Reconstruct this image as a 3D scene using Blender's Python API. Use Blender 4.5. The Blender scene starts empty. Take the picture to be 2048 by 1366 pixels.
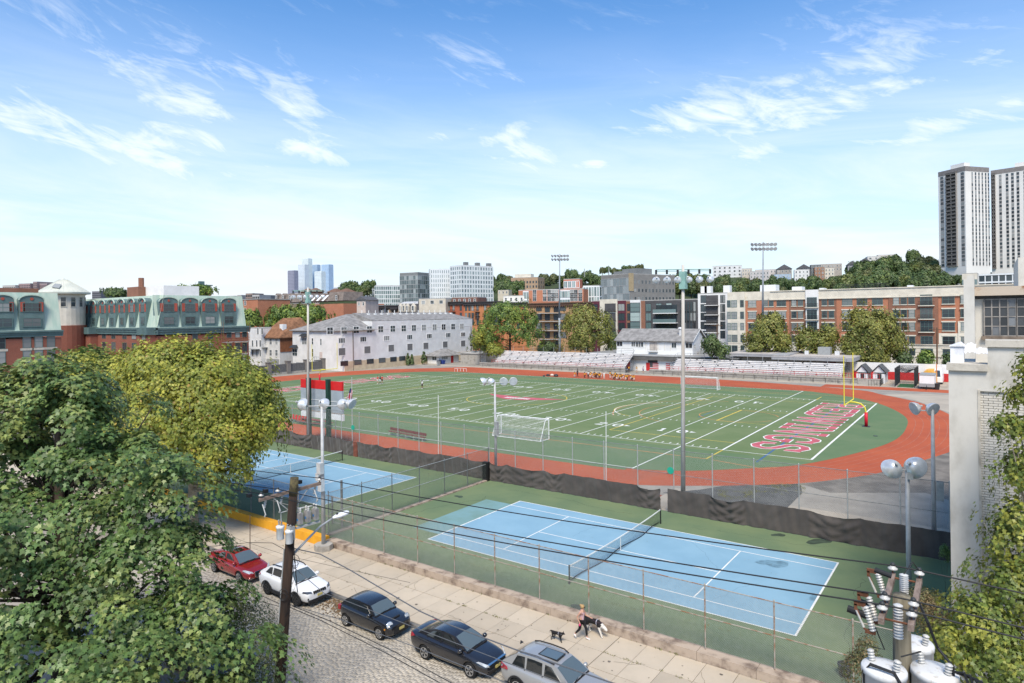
import bpy,bmesh,math,random
import numpy as np
from mathutils import Vector,Matrix
random.seed(7);rng=np.random.default_rng(7)
R=math.radians
S=bpy.context.scene
COL=S.collection
# ------------------------------------------------------------------ camera
TH,ROLL=0.63007,0.01321
CAM=(31.2063,-32.5977,15.3603)
cd=bpy.data.cameras.new('camera');cam=bpy.data.objects.new('camera',cd);COL.objects.link(cam)
cd.sensor_width=36;cd.lens=1303.28/2048*36
cd.shift_y=-54.58/2048;cd.clip_start=.5;cd.clip_end=12000
cam.matrix_world=Matrix.Translation(CAM)@Matrix.Rotation(TH,4,'Z')@Matrix.Rotation(math.pi/2,4,'X')@Matrix.Rotation(-ROLL,4,'Z')
S.camera=cam
# ------------------------------------------------------------------ sky and sun
SUN_AZ,SUN_EL=R(152),R(54)
W=bpy.data.worlds.new('World');S.world=W;W.use_nodes=True
nt=W.node_tree;nt.nodes.clear()
def nd(t,typ,**k):
 n=t.nodes.new(typ)
 for a,b in k.items():
  if a.startswith('i_'):
   key=a[2:];n.inputs[int(key)if key.isdigit()else key].default_value=b
  else:setattr(n,a,b)
 return n
def mth(t,op,a,b=None,c=None,clamp=False):
 n=t.nodes.new('ShaderNodeMath');n.operation=op;n.use_clamp=clamp
 for i,v in enumerate((a,b,c)):
  if v is None:continue
  if isinstance(v,(int,float)):n.inputs[i].default_value=v
  else:t.links.new(v,n.inputs[i])
 return n.outputs[0]
def mixc(t,f,a,b):
 n=t.nodes.new('ShaderNodeMix');n.data_type='RGBA'
 for i,v in((0,f),(6,a),(7,b)):
  if isinstance(v,(int,float)):n.inputs[i].default_value=v
  elif isinstance(v,tuple):n.inputs[i].default_value=v if len(v)==4 else(*v,1)
  else:t.links.new(v,n.inputs[i])
 return n.outputs[2]
def ramp(t,f,lo,hi):
 n=t.nodes.new('ShaderNodeMapRange');n.interpolation_type='SMOOTHSTEP'
 t.links.new(f,n.inputs[0]);n.inputs[1].default_value=lo;n.inputs[2].default_value=hi
 return n.outputs[0]
sky=nd(nt,'ShaderNodeTexSky',sky_type='NISHITA',sun_disc=False,sun_elevation=SUN_EL,sun_rotation=SUN_AZ,altitude=20,air_density=1.0,dust_density=.6,ozone_density=2.2)
tc=nd(nt,'ShaderNodeTexCoord');sp=nd(nt,'ShaderNodeSeparateXYZ');nt.links.new(tc.outputs['Generated'],sp.inputs[0])
dz=mth(nt,'MAXIMUM',sp.outputs[2],0.0)
rgt=mth(nt,'ADD',mth(nt,'MULTIPLY',sp.outputs[0],math.cos(TH)),mth(nt,'MULTIPLY',sp.outputs[1],math.sin(TH)))
fwd=mth(nt,'ADD',mth(nt,'MULTIPLY',sp.outputs[0],-math.sin(TH)),mth(nt,'MULTIPLY',sp.outputs[1],math.cos(TH)))
az=mth(nt,'ARCTAN2',rgt,fwd);el=mth(nt,'ARCSINE',dz)
def sky_noise(rot,sx,sy,scale,det,dist,loc,rough=.6):
 cb=nd(nt,'ShaderNodeCombineXYZ');nt.links.new(az,cb.inputs[0]);nt.links.new(el,cb.inputs[1])
 m1=nd(nt,'ShaderNodeMapping');m1.inputs['Rotation'].default_value=(0,0,rot);nt.links.new(cb.outputs[0],m1.inputs[0])
 m2=nd(nt,'ShaderNodeMapping');m2.inputs['Scale'].default_value=(sx,sy,1);m2.inputs['Location'].default_value=loc;nt.links.new(m1.outputs[0],m2.inputs[0])
 n=nd(nt,'ShaderNodeTexNoise',i_Scale=scale,i_Detail=det,i_Roughness=rough,i_Distortion=dist);nt.links.new(m2.outputs[0],n.inputs[0]);return n.outputs[0]
def puff(u,v,lu,lv,rot):
 """a cirrus bank centred on a bearing and height, lu by lv across, tilted by rot degrees"""
 a0=math.atan((u-1024)/1303.);e0=math.atan((628-v)/1303.*math.cos(a0));c,s=math.cos(math.radians(rot)),math.sin(math.radians(rot))
 da,de=mth(nt,'SUBTRACT',az,a0),mth(nt,'SUBTRACT',el,e0)
 p=mth(nt,'MULTIPLY',mth(nt,'ADD',mth(nt,'MULTIPLY',da,c),mth(nt,'MULTIPLY',de,s)),1303./lu)
 q=mth(nt,'MULTIPLY',mth(nt,'SUBTRACT',mth(nt,'MULTIPLY',de,c),mth(nt,'MULTIPLY',da,s)),1303./lv)
 return mth(nt,'POWER',2.71828,mth(nt,'MULTIPLY',mth(nt,'ADD',mth(nt,'MULTIPLY',p,p),mth(nt,'MULTIPLY',q,q)),-1.0))
bank=None
for a in((250,285,276,46,-9),(110,262,108,18,-12),(370,190,132,39,-22),(600,210,72,46,-40),(640,300,144,33,-16),(390,265,96,26,-18),(1480,235,252,59,4),(1430,240,72,91,-50),(1500,300,72,52,-30),(1640,225,180,31,8),(1960,245,204,28,8),(1050,310,108,44,-24),(1010,275,72,26,10),(960,120,108,39,-16),(500,140,43,18,-44),(80,225,156,28,-4),(1190,330,60,13,4),(880,272,31,13,-10),(250,40,264,52,-15),(1800,130,144,78,-20)):
 g=puff(*a);g=mth(nt,'MULTIPLY',g,1.0 if a[1]>150 else .55);bank=g if bank is None else mth(nt,'MAXIMUM',bank,g)
wsp=sky_noise(R(14),5.0,17.0,1.5,10,1.4,(2.1,.7,0),.66);fine=sky_noise(R(24),10.0,42.0,1.6,8,.8,(.3,4.1,0),.6);vague=sky_noise(R(4),2.0,13.0,1.2,6,.6,(7.7,1.2,0))
dens=mth(nt,'ADD',mth(nt,'MULTIPLY',wsp,.85),mth(nt,'MULTIPLY',fine,.42))
wisp=ramp(nt,mth(nt,'ADD',dens,mth(nt,'MULTIPLY',bank,.32)),.60,1.12)
wisp=mth(nt,'MULTIPLY',wisp,mth(nt,'MULTIPLY_ADD',ramp(nt,el,.46,.27),.75,.25))
veil=mth(nt,'MULTIPLY',ramp(nt,el,.46,.03),mth(nt,'MULTIPLY_ADD',ramp(nt,vague,.3,.72),.42,.64))
cov=mth(nt,'MAXIMUM',mth(nt,'MULTIPLY',wisp,.88),veil,clamp=True)
skyc=nd(nt,'ShaderNodeVectorMath',operation='MULTIPLY');nt.links.new(sky.outputs[0],skyc.inputs[0]);skyc.inputs[1].default_value=(.72,1.13,1.42)
cl=mixc(nt,ramp(nt,el,.30,.04),(6.9,7.4,8.0),(6.2,6.5,6.8))
colr=mixc(nt,cov,skyc.outputs[0],cl)
bg=nd(nt,'ShaderNodeBackground',i_Strength=.064);nt.links.new(colr,bg.inputs[0])
wo=nd(nt,'ShaderNodeOutputWorld');nt.links.new(bg.outputs[0],wo.inputs[0])
sd=bpy.data.lights.new('sun','SUN');sun=bpy.data.objects.new('sun',sd);COL.objects.link(sun)
sd.energy=2.15;sd.angle=R(22);sd.color=(1,.90,.76)
svec=Vector((math.sin(SUN_AZ)*math.cos(SUN_EL),math.cos(SUN_AZ)*math.cos(SUN_EL),math.sin(SUN_EL)))
sun.rotation_euler=svec.to_track_quat('Z','Y').to_euler();sun.location=svec*200
S.view_settings.view_transform='Standard';S.view_settings.look='None'
S.view_settings.exposure=1.3;S.view_settings.gamma=1;S.view_settings.use_curve_mapping=False
S.cycles.max_bounces=6;S.cycles.diffuse_bounces=3;S.cycles.transparent_max_bounces=12
# ------------------------------------------------------------------ survey: the photograph's points on ground and wall planes
_c,_s,_cr,_sr=math.cos(TH),math.sin(TH),math.cos(ROLL),math.sin(ROLL)
FPX,V0=1303.28,628.42
def ray(u,v):
 x=(u-1024)/FPX;z=-(v-V0)/FPX
 x,z=x*_cr+z*_sr,-x*_sr+z*_cr
 return Vector((x*_c-_s,x*_s+_c,z))
OC=Vector(CAM)
def gp(u,v,z=0):d=ray(u,v);return OC+d*((z-CAM[2])/d.z)
def atY(u,v,Y):d=ray(u,v);return OC+d*((Y-CAM[1])/d.y)
def atX(u,v,X):d=ray(u,v);return OC+d*((X-CAM[0])/d.x)
def atD(u,v,D):return OC+ray(u,v)*D
# ------------------------------------------------------------------ mesh building
class MB:
 def __init__(s):s.v=[];s.f=[];s.m=[];s.isl=[]
 def add(s,vs,fs,mi=0):
  o=len(s.v);s.isl.append((o,len(s.f)));s.v+=[tuple(p)for p in vs];s.f+=[tuple(i+o for i in f)for f in fs];s.m+=[mi]*len(fs);return s
 def box(s,x0,x1,y0,y1,z0,z1,mi=0):
  return s.add([(x0,y0,z0),(x1,y0,z0),(x1,y1,z0),(x0,y1,z0),(x0,y0,z1),(x1,y0,z1),(x1,y1,z1),(x0,y1,z1)],[(3,2,1,0),(4,5,6,7),(0,1,5,4),(1,2,6,5),(2,3,7,6),(3,0,4,7)],mi)
 def cbox(s,c,d,mi=0):
  return s.box(c[0]-d[0]/2,c[0]+d[0]/2,c[1]-d[1]/2,c[1]+d[1]/2,c[2]-d[2]/2,c[2]+d[2]/2,mi)
 def cyl(s,p0,p1,r0,r1=None,n=8,caps=True,mi=0):
  r1=r0 if r1 is None else r1
  p0=Vector(p0);p1=Vector(p1);d=(p1-p0).normalized()
  a=d.orthogonal().normalized()if abs(d.z)<.999 else Vector((1,0,0));b=d.cross(a)
  vs=[]
  for p,r in((p0,r0),(p1,r1)):
   for i in range(n):
    t=2*math.pi*i/n;vs.append(p+a*(r*math.cos(t))+b*(r*math.sin(t)))
  fs=[(i,(i+1)%n,n+(i+1)%n,n+i)for i in range(n)]
  if caps:fs+=[tuple(range(n))[::-1],tuple(range(n,2*n))]
  return s.add(vs,fs,mi)
 def tube(s,pts,r,n=6,mi=0):
  pts=[Vector(p)for p in pts];vs=[];k=len(pts)
  for i,p in enumerate(pts):
   d=(pts[min(i+1,k-1)]-pts[max(i-1,0)]).normalized()
   up=Vector((0,0,1))if abs(d.z)<.95 else Vector((1,0,0))
   a=d.cross(up).normalized();b=a.cross(d)
   rr=r[i]if isinstance(r,(list,tuple))else r
   for j in range(n):
    t=2*math.pi*j/n;vs.append(p+a*(rr*math.cos(t))+b*(rr*math.sin(t)))
  fs=[(i*n+j,i*n+(j+1)%n,(i+1)*n+(j+1)%n,(i+1)*n+j)for i in range(k-1)for j in range(n)]
  fs+=[tuple(range(n))[::-1],tuple(range((k-1)*n,k*n))]
  return s.add(vs,fs,mi)
 def lathe(s,prof,c=(0,0,0),n=16,axis=None,mi=0,caps=True):
  M=Matrix.Identity(3)if axis is None else Vector(axis).to_track_quat('Z','Y').to_matrix()
  c=Vector(c);vs=[]
  for r,z in prof:
   for i in range(n):
    t=2*math.pi*i/n;vs.append(c+M@Vector((r*math.cos(t),r*math.sin(t),z)))
  k=len(prof)
  fs=[(i*n+j,i*n+(j+1)%n,(i+1)*n+(j+1)%n,(i+1)*n+j)for i in range(k-1)for j in range(n)]
  if caps:fs+=[tuple(range(n))[::-1],tuple(range((k-1)*n,k*n))]
  return s.add(vs,fs,mi)
 def poly(s,pts,z0,z1,mi=0):
  n=len(pts);vs=[(x,y,z0)for x,y in pts]+[(x,y,z1)for x,y in pts]
  return s.add(vs,[tuple(range(n))[::-1],tuple(range(n,2*n))]+[(i,(i+1)%n,n+(i+1)%n,n+i)for i in range(n)],mi)
 def quad(s,a,b,c,d,mi=0):return s.add([a,b,c,d],[(0,1,2,3)],mi)
 def slab(s,a,b,c,d,t,mi=0):
  a,b,c,d=map(Vector,(a,b,c,d));n=(b-a).cross(d-a).normalized()*t
  return s.add([a,b,c,d,a+n,b+n,c+n,d+n],[(3,2,1,0),(4,5,6,7),(0,1,5,4),(1,2,6,5),(2,3,7,6),(3,0,4,7)],mi)
 def mesh(s,name,off=(0,0,0),smooth=False):
  me=bpy.data.meshes.new(name)
  v=np.array(s.v,dtype=np.float64)-np.array(off)if s.v else np.zeros((0,3))
  me.from_pydata(v.tolist(),[],s.f)
  if any(s.m):me.polygons.foreach_set('material_index',s.m)
  if smooth:me.polygons.foreach_set('use_smooth',[True]*len(me.polygons))
  me.update();return me
ORG={}
SPLIT={'lintel','brick_panel','roof_plant','surround','window','spandrel','stilt','roof_vent','wall_batten','condenser','warning_light','striped_panel','numeral','electrical_box','emblem_lettering'}
def tag(o,label=None,cat=None,group=None,kind=None):
 for k,v in(('label',label),('category',cat),('group',group),('kind',kind)):
  if v:o[k]=v
 return o
def thing(name,label,cat,loc=(0,0,0),rz=0,group=None):
 o=bpy.data.objects.new(name,None);COL.objects.link(o);o.empty_display_size=.2
 o.location=loc;o.rotation_euler=(0,0,rz);ORG[o.name]=Vector(loc)
 return tag(o,label,cat,group)
def setmats(me,m):
 for x in(m if isinstance(m,(list,tuple))else[m]):me.materials.append(x)
def obj(name,mb,m,parent=None,smooth=False,off=None,label=None,cat=None,group=None,kind=None):
 """one mesh object; with a parent its vertices are world coordinates taken relative to that thing's base"""
 if name in SPLIT and isinstance(mb,MB)and 1<len(mb.isl)<=320 and kind is None:
  ends=mb.isl[1:]+[(len(mb.v),len(mb.f))]
  for(v0,f0),(v1,f1)in zip(mb.isl,ends):
   q=MB();q.add(mb.v[v0:v1],[tuple(i-v0 for i in f)for f in mb.f[f0:f1]]);r=obj(name,q,m,parent,smooth,off,label,cat,group)
  return r
 if off is None:off=ORG.get(parent.name,(0,0,0))if parent is not None else(0,0,0)
 me=mb if isinstance(mb,bpy.types.Mesh)else mb.mesh(name,off,smooth)
 if not me.materials:setmats(me,m)
 o=bpy.data.objects.new(name,me);COL.objects.link(o)
 if parent is not None:o.parent=parent;ORG[o.name]=Vector(off)
 return tag(o,label,cat,group,kind)
def solo(name,mb,m,label,cat,group=None,loc=(0,0,0),smooth=False):
 """a thing that is one mesh; vertices are world coordinates, the origin is put at its base"""
 o=obj(name,mb,m,None,smooth,loc,label,cat,group);o.location=loc;return o
def struct(name,mb,m,parent=None,smooth=False):
 return obj(name,mb,m,parent,smooth,kind=None if parent else 'structure')
def copy_tree(o,parent=None):
 c=o.copy();COL.objects.link(c)
 if parent is not None:c.parent=parent
 for ch in list(o.children):copy_tree(ch,c)
 return c
 # ------------------------------------------------------------------ materials
MATS={}
def mat(name,col,rough=.8,var=.12,scale=2.0,metal=0.0,bump=0.0,bscale=None,spec=.3,col2=None,lo=.35,hi=.65,stretch=(1,1,1),island=0.0,coat=0.0,rand=0.0):
 if name in MATS:return MATS[name]
 m=bpy.data.materials.new(name);m.use_nodes=True;t=m.node_tree
 b=t.nodes['Principled BSDF'];b.inputs['Roughness'].default_value=rough;b.inputs['Metallic'].default_value=metal
 b.inputs['Specular IOR Level'].default_value=spec;b.inputs['Coat Weight'].default_value=coat
 tc=nd(t,'ShaderNodeTexCoord');mp=nd(t,'ShaderNodeMapping');mp.inputs['Scale'].default_value=stretch
 t.links.new(tc.outputs['Object'],mp.inputs[0])
 base=(*col,1)
 out=None
 if var or col2:
  n=nd(t,'ShaderNodeTexNoise',i_Scale=scale,i_Detail=6,i_Roughness=.6);t.links.new(mp.outputs[0],n.inputs[0])
  f=ramp(t,n.outputs[0],lo,hi)
  c2=col2 if col2 else tuple(max(0,x*(1-var*2))for x in col)
  out=mixc(t,f,base,(*c2,1))
 if island or rand:
  g=nd(t,'ShaderNodeNewGeometry')if island else nd(t,'ShaderNodeObjectInfo')
  k=mth(t,'MULTIPLY_ADD',g.outputs['Random Per Island' if island else 'Random'],2*(island or rand),1-(island or rand))
  vm=nd(t,'ShaderNodeVectorMath',operation='SCALE');t.links.new(k,vm.inputs[3])
  if out is not None:t.links.new(out,vm.inputs[0])
  else:vm.inputs[0].default_value=col
  out=vm.outputs[0]
 if out is not None:t.links.new(out,b.inputs['Base Color'])
 else:b.inputs['Base Color'].default_value=base
 if bump:
  n2=nd(t,'ShaderNodeTexNoise',i_Scale=bscale or scale*8,i_Detail=4);t.links.new(mp.outputs[0],n2.inputs[0])
  bp=nd(t,'ShaderNodeBump',i_Strength=bump,i_Distance=.02);t.links.new(n2.outputs[0],bp.inputs['Height']);t.links.new(bp.outputs[0],b.inputs['Normal'])
 MATS[name]=m;return m
def mat_brick(name,c1,c2,cm,scale=1.0,bw=.22,bh=.075,mort=.012):
 """brick courses for walls too far away for single bricks; x+y runs along either wall direction"""
 if name in MATS:return MATS[name]
 m=bpy.data.materials.new(name);m.use_nodes=True;t=m.node_tree;b=t.nodes['Principled BSDF']
 b.inputs['Roughness'].default_value=.9;b.inputs['Specular IOR Level'].default_value=.15
 tc=nd(t,'ShaderNodeTexCoord');s_=nd(t,'ShaderNodeSeparateXYZ');t.links.new(tc.outputs['Object'],s_.inputs[0])
 h=mth(t,'ADD',s_.outputs[0],s_.outputs[1]);c=nd(t,'ShaderNodeCombineXYZ');t.links.new(h,c.inputs[0]);t.links.new(s_.outputs[2],c.inputs[1])
 br=nd(t,'ShaderNodeTexBrick',i_Scale=scale);t.links.new(c.outputs[0],br.inputs[0])
 br.inputs['Color1'].default_value=(*c1,1);br.inputs['Color2'].default_value=(*c2,1);br.inputs['Mortar'].default_value=(*cm,1)
 br.inputs['Brick Width'].default_value=bw;br.inputs['Row Height'].default_value=bh;br.inputs['Mortar Size'].default_value=mort
 n=nd(t,'ShaderNodeTexNoise',i_Scale=.35,i_Detail=5);t.links.new(tc.outputs['Object'],n.inputs[0])
 k=mth(t,'MULTIPLY_ADD',n.outputs[0],.5,.75);vm=nd(t,'ShaderNodeVectorMath',operation='SCALE');t.links.new(br.outputs[0],vm.inputs[0]);t.links.new(k,vm.inputs[3])
 t.links.new(vm.outputs[0],b.inputs['Base Color']);MATS[name]=m;return m
def mat_glass(name,dark=(.025,.03,.035),light=(.30,.31,.30),frac=.35,rough=.06,tint=(.05,.07,.08)):
 """window glass over a dark room; some panes have a pale blind or curtain behind them"""
 if name in MATS:return MATS[name]
 m=bpy.data.materials.new(name);m.use_nodes=True;t=m.node_tree;b=t.nodes['Principled BSDF']
 oi=nd(t,'ShaderNodeObjectInfo');gi=nd(t,'ShaderNodeNewGeometry')
 r=mth(t,'FRACT',mth(t,'ADD',oi.outputs['Random'],mth(t,'MULTIPLY',gi.outputs['Random Per Island'],7.31)))
 f=ramp(t,r,1-frac,1.0);g=mth(t,'FRACT',mth(t,'MULTIPLY',r,13.7))
 t.links.new(mixc(t,f,mixc(t,g,dark,tint),light),b.inputs['Base Color'])
 b.inputs['Roughness'].default_value=rough;b.inputs['Specular IOR Level'].default_value=.7
 MATS[name]=m;return m
 # ------------------------------------------------------------------ GROUND, FIELD, COURTS, STREET
def sheet(name,pts,z,m,parent=None):
 mb=MB();mb.add([(x,y,z)for x,y in pts],[tuple(range(len(pts)))]);return struct(name,mb,m,parent)
def rect(name,x0,x1,y0,y1,z,m,parent=None):return sheet(name,[(x0,y0),(x1,y0),(x1,y1),(x0,y1)],z,m,parent)
m_ground=mat('earth',(.16,.15,.13),.95,.2,.01)
m_asph=mat('asphalt',(.235,.215,.185),.95,.15,.35,bump=.2,bscale=12,col2=(.30,.275,.235))
m_asph2=mat('dark_asphalt',(.105,.105,.10),.95,.18,.6,bump=.2,bscale=12)
m_conc=mat('pale_concrete',(.40,.35,.28),.95,.12,.3,bump=.15,bscale=9,col2=(.33,.29,.235))
m_wallc=mat('weathered_concrete',(.36,.335,.295),.95,.2,1.2,bump=.3,bscale=10,col2=(.20,.185,.165),lo=.45,hi=.75)
m_track=mat('track_rubber',(.405,.098,.044),.9,.0,.12,col2=(.34,.08,.04),bump=.2,bscale=40,spec=.15)
m_grass=mat('turf',(.122,.170,.076),.95,.0,.16,col2=(.150,.192,.092),bump=.5,bscale=6,spec=.1)
m_grass2=mat('turf_edge',(.105,.165,.084),.95,.0,.2,col2=(.128,.18,.095),bump=.5,bscale=6,spec=.1)
m_white=mat('line_white',(.74,.74,.70),.9,.08,1.5)
m_yel=mat('line_yellow',(.62,.46,.08),.9,.1,1.5)
m_ora=mat('line_orange',(.58,.23,.08),.9,.1,1.5)
m_blu=mat('line_blue',(.045,.12,.27),.9,.1,1.5)
m_tred=mat('turf_red',(.50,.115,.14),.95,.12,.7,bump=.3,bscale=6)
m_tpink=mat('worn_red',(.52,.22,.20),.95,.15,.7)
gmb=MB();gmb.quad((-6000,-6000,-.55),(6000,-6000,-.55),(6000,6000,-.55),(-6000,6000,-.55));struct('ground',gmb,m_ground)
yard=rect('yard',-135,60,15.0,158,-.022,m_asph)
def gpts(l,z=0):return[tuple(gp(u,v,z)[:2])for u,v in l]
def smooth_closed(pts,k=6):
 n=len(pts);out=[]
 for i in range(n):
  p0,p1,p2,p3=[Vector(pts[(i+j-1)%n])for j in range(4)]
  for s in range(k):
   t=s/k;out.append(tuple(.5*(2*p1+(p2-p0)*t+(2*p0-5*p1+4*p2-p3)*t*t+(3*p1-p0-3*p2+p3)*t**3)))
 return out
CXF=-41.5
right_g=[(-6,24.9),(2.7,26.1),(7.7,28.3),(12.8,33),(16.2,37),(19.9,46),(22.2,55),(22.6,65),(21.6,75.5),(17.6,86.9),(12.5,94.4),(6,99.3),(-6,100.9)]
right_o=[(-8,19.6),(4,20.3),(12.3,24.8),(17.4,29),(22.5,36.4),(26,44.5),(28.4,55),(28.9,66),(27.2,79),(22.3,92.5),(15.9,101.3),(9,108)]
grass=smooth_closed(right_g+[(2*CXF-x,y)for x,y in right_g[::-1]])
outer=smooth_closed(right_o+[(-20,114.2),(-63,116.5),(-88,118)]+[(2*CXF-x-6,y)for x,y in right_o[::-1]])
track=sheet('running_track',outer,-.017,m_track)
rect('sprint_lane',4,36,109.6,114.8,-.0135,m_track,track)
field=sheet('football_field',grass,-.010,m_grass2)
rect('mown_turf',-97,7.3+9.3,38.3,89.6,-.0075,m_grass,field)
lanes=MB()
for k in range(1,7):
 f=k/7;n=len(grass)
 def ringp(i):
  p=Vector(grass[i%n]);c=Vector((CXF,63));d=(p-Vector(grass[(i-1)%n])).normalized();nrm=Vector((d.y,-d.x))
  return p+nrm*(f*6.2)
 for i in range(n):
  a,b=ringp(i),ringp(i+1);d=(b-a);
  if d.length<.05:continue
  nn=Vector((d.y,-d.x)).normalized()*.03
  lanes.quad((a.x-nn.x,a.y-nn.y,-.0125),(b.x-nn.x,b.y-nn.y,-.0125),(b.x+nn.x,b.y+nn.y,-.0125),(a.x+nn.x,a.y+nn.y,-.0125))
tag(struct('lane_line',lanes,mat('lane_paint',(.42,.17,.11),.9,.2,1),track),kind='stuff')
# ---- painted lines: U metres from the right end line, V metres from the near side line
X0F,Y0F,YD=16.4415,39.57,.9144
FX=lambda U:X0F-U
class Lines:
 def __init__(s,z):s.mb=MB();s.z=z;s.k=0
 def seg(s,a,b,w=.12):
  a,b=Vector(a[:2]),Vector(b[:2]);d=(b-a)
  if d.length<1e-4:return
  n=Vector((-d.y,d.x)).normalized()*(w/2);s.k+=1;z=s.z+(s.k%40)*4e-5
  s.mb.quad((a.x-n.x,a.y-n.y,z),(b.x-n.x,b.y-n.y,z),(b.x+n.x,b.y+n.y,z),(a.x+n.x,a.y+n.y,z))
 def path(s,pts,w=.12):
  for a,b in zip(pts,pts[1:]):s.seg(a,b,w)
 def dot(s,p,r,n=10):
  s.k+=1;z=s.z+(s.k%40)*4e-5
  s.mb.add([(p[0]+r*math.cos(2*math.pi*i/n),p[1]+r*math.sin(2*math.pi*i/n),z)for i in range(n)],[tuple(range(n))])
 def arc(s,c,r,a0,a1,w=.12,n=36):
  s.path([(c[0]+r*math.cos(R(a0+(a1-a0)*i/n)),c[1]+r*math.sin(R(a0+(a1-a0)*i/n)))for i in range(n+1)],w)
wl=Lines(-.002)
for V in(0,48.77):wl.seg((FX(0),Y0F+V),(FX(109.73),Y0F+V),.12)
for U in(0,109.73):wl.seg((FX(U),Y0F),(FX(U),Y0F+48.77),.22)
for i in range(2,23):
 U=i*5*YD
 if i in(3,21):wl.seg((FX(U),26.2),(FX(U),100.3),.14)
 else:wl.seg((FX(U),Y0F),(FX(U),Y0F+48.77),.2 if i in(2,22)else .13)
wl.arc((FX(13.7+11),64),9.15,127,233,.12)
wl.seg((FX(13.716),26.4),(FX(96),26.4),.1);wl.seg((FX(13.716),100.2),(FX(96),100.2),.1)
struct('yard_line',wl.mb,m_white,field)
hl=Lines(-.0035)
for i in range(11,110):
 U=i*YD
 if i%5==0:continue
 for V in(.35,16.0,32.2,47.8):hl.seg((FX(U),Y0F+V),(FX(U),Y0F+V+.62),.13)
tag(struct('hash_mark',hl.mb,m_white,field),kind='stuff')
yl=Lines(-.0045)
yl.arc((-38.4,64),9.15,0,360,.14);yl.path([(-9.1,84),(-9.1,44.1),(7.3,44.1)],.13);yl.path([(-9.1,84),(7.3,84)],.1)
yl.seg((7.33,34.2),(7.33,39.5),.16);yl.seg((7.33,88.4),(7.33,93),.16);yl.seg((.2,58.5),(.2,70.3),.22);yl.seg((.2,58.5),(7,58.5),.1);yl.seg((.2,70.3),(7,70.3),.1)
yl.arc((-9.1,64),8.5,120,250,.12);yl.path([(-67.7,44.1),(-67.7,84)],.13);yl.path([(-84,44.1),(-67.7,44.1)],.1)
yl.seg((FX(13.7),93.6),(FX(96),93.6),.12)
struct('soccer_line',yl.mb,m_yel,field)
ol=Lines(-.006)
ol.path([(-84,34.3),(7.33,34.2)],.15);ol.arc((-2,64),15,100,215,.11);ol.arc((1.5,64.2),5.5,20,340,.11);ol.path([(-66,46),(-66,82)],.1)
ol.path([(8,34.1),(13.4,32.9),(14.4,34.2)],.14);ol.seg((-84,95.6),(12,95.6),.13);ol.arc((-2,64),11,110,250,.1)
struct('lacrosse_line',ol.mb,m_ora,field)
bl=Lines(-.007);bl.path([tuple(gp(*q)[:2])for q in((1513,924),(1577,879),(1640,838),(1690,803))],.2);bl.seg((-3,60),(-3,68),.12)
struct('hockey_line',bl.mb,m_blu,field)
# ---- lettering: strokes on a unit-high letter, drawn wide in white and narrower in red
GL={'R':(.82,[[(.14,0),(.14,1),(.48,1),(.64,.9),(.66,.76),(.60,.6),(.46,.52),(.14,.52)],[(.42,.52),(.70,0)],[(-.02,0),(.30,0)],[(-.02,1),(.14,1)],[(.58,0),(.84,0)]]),'E':(.74,[[(.14,0),(.14,1)],[(-.02,1),(.66,1),(.66,.78)],[(-.02,0),(.68,0),(.68,.24)],[(.14,.52),(.48,.52)],[(.48,.40),(.48,.64)]]),'D':(.82,[[(.14,0),(.14,1)],[(-.02,1),(.44,1),(.64,.86),(.70,.6),(.70,.4),(.64,.14),(.44,0),(-.02,0)]]),'W':(1.06,[[(.06,1),(.26,0),(.50,.92),(.74,0),(.94,1)],[(-.06,1),(.2,1)],[(.40,1),(.60,1)],[(.80,1),(1.06,1)]]),'I':(.42,[[(.16,0),(.16,1)],[(-.02,0),(.34,0)],[(-.02,1),(.34,1)]]),'N':(.92,[[(.12,0),(.12,1),(.72,0),(.72,1)],[(-.04,0),(.28,0)],[(-.04,1),(.12,1)],[(.56,1),(.88,1)]]),'G':(.84,[[(.68,.74),(.62,.92),(.44,1),(.28,.98),(.12,.82),(.08,.5),(.12,.2),(.28,.02),(.46,0),(.62,.08),(.68,.22),(.68,.44)],[(.46,.46),(.84,.46)],[(.68,.66),(.68,1)]]),'S':(.74,[[(.60,.74),(.56,.9),(.36,1),(.18,.94),(.08,.78),(.14,.62),(.34,.53),(.56,.42),(.64,.26),(.56,.08),(.36,0),(.16,.06),(.08,.26)],[(.62,.66),(.62,.98)],[(.07,.02),(.07,.34)]]),'0':(.72,[[(.30,0),(.10,.16),(.06,.5),(.10,.84),(.30,1),(.42,1),(.56,.84),(.60,.5),(.56,.16),(.42,0),(.30,0)]]),'1':(.50,[[(.06,.8),(.24,1),(.24,0)],[(.04,0),(.44,0)]]),'2':(.72,[[(.08,.76),(.14,.94),(.32,1),(.50,.95),(.58,.76),(.50,.56),(.08,0),(.62,0)]]),'3':(.72,[[(.08,.86),(.28,1),(.48,.96),(.56,.78),(.48,.6),(.28,.54),(.50,.46),(.60,.26),(.50,.06),(.28,0),(.08,.12)]]),'4':(.74,[[(.46,0),(.46,1),(.06,.3),(.66,.3)]]),'5':(.72,[[(.56,1),(.14,1),(.10,.56),(.34,.62),(.54,.5),(.58,.28),(.48,.06),(.26,0),(.08,.12)]]),'7':(.7,[[(.06,1),(.58,1),(.26,0)]]),'-':(.3,[[(.05,.5),(.28,.5)]]),' ':(.4,[])}
def lettering(L,text,org,du,dv,w,track=1.0,nar=1.0):
 """org = lower left corner; du, dv = vectors of one letter height along and up the text; w = stroke width in letter heights"""
 x=0;org,du,dv=Vector(org),Vector(du),Vector(dv)
 for ch in text:
  adv,st=GL[ch]
  for s in st:
   P=[org+du*(x+p[0]*track*nar)+dv*p[1]for p in s]
   L.path(P,w*dv.length)
   for p in P[1:-1]:L.dot(p,w*dv.length/2)
  x+=adv*track
 return x
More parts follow.
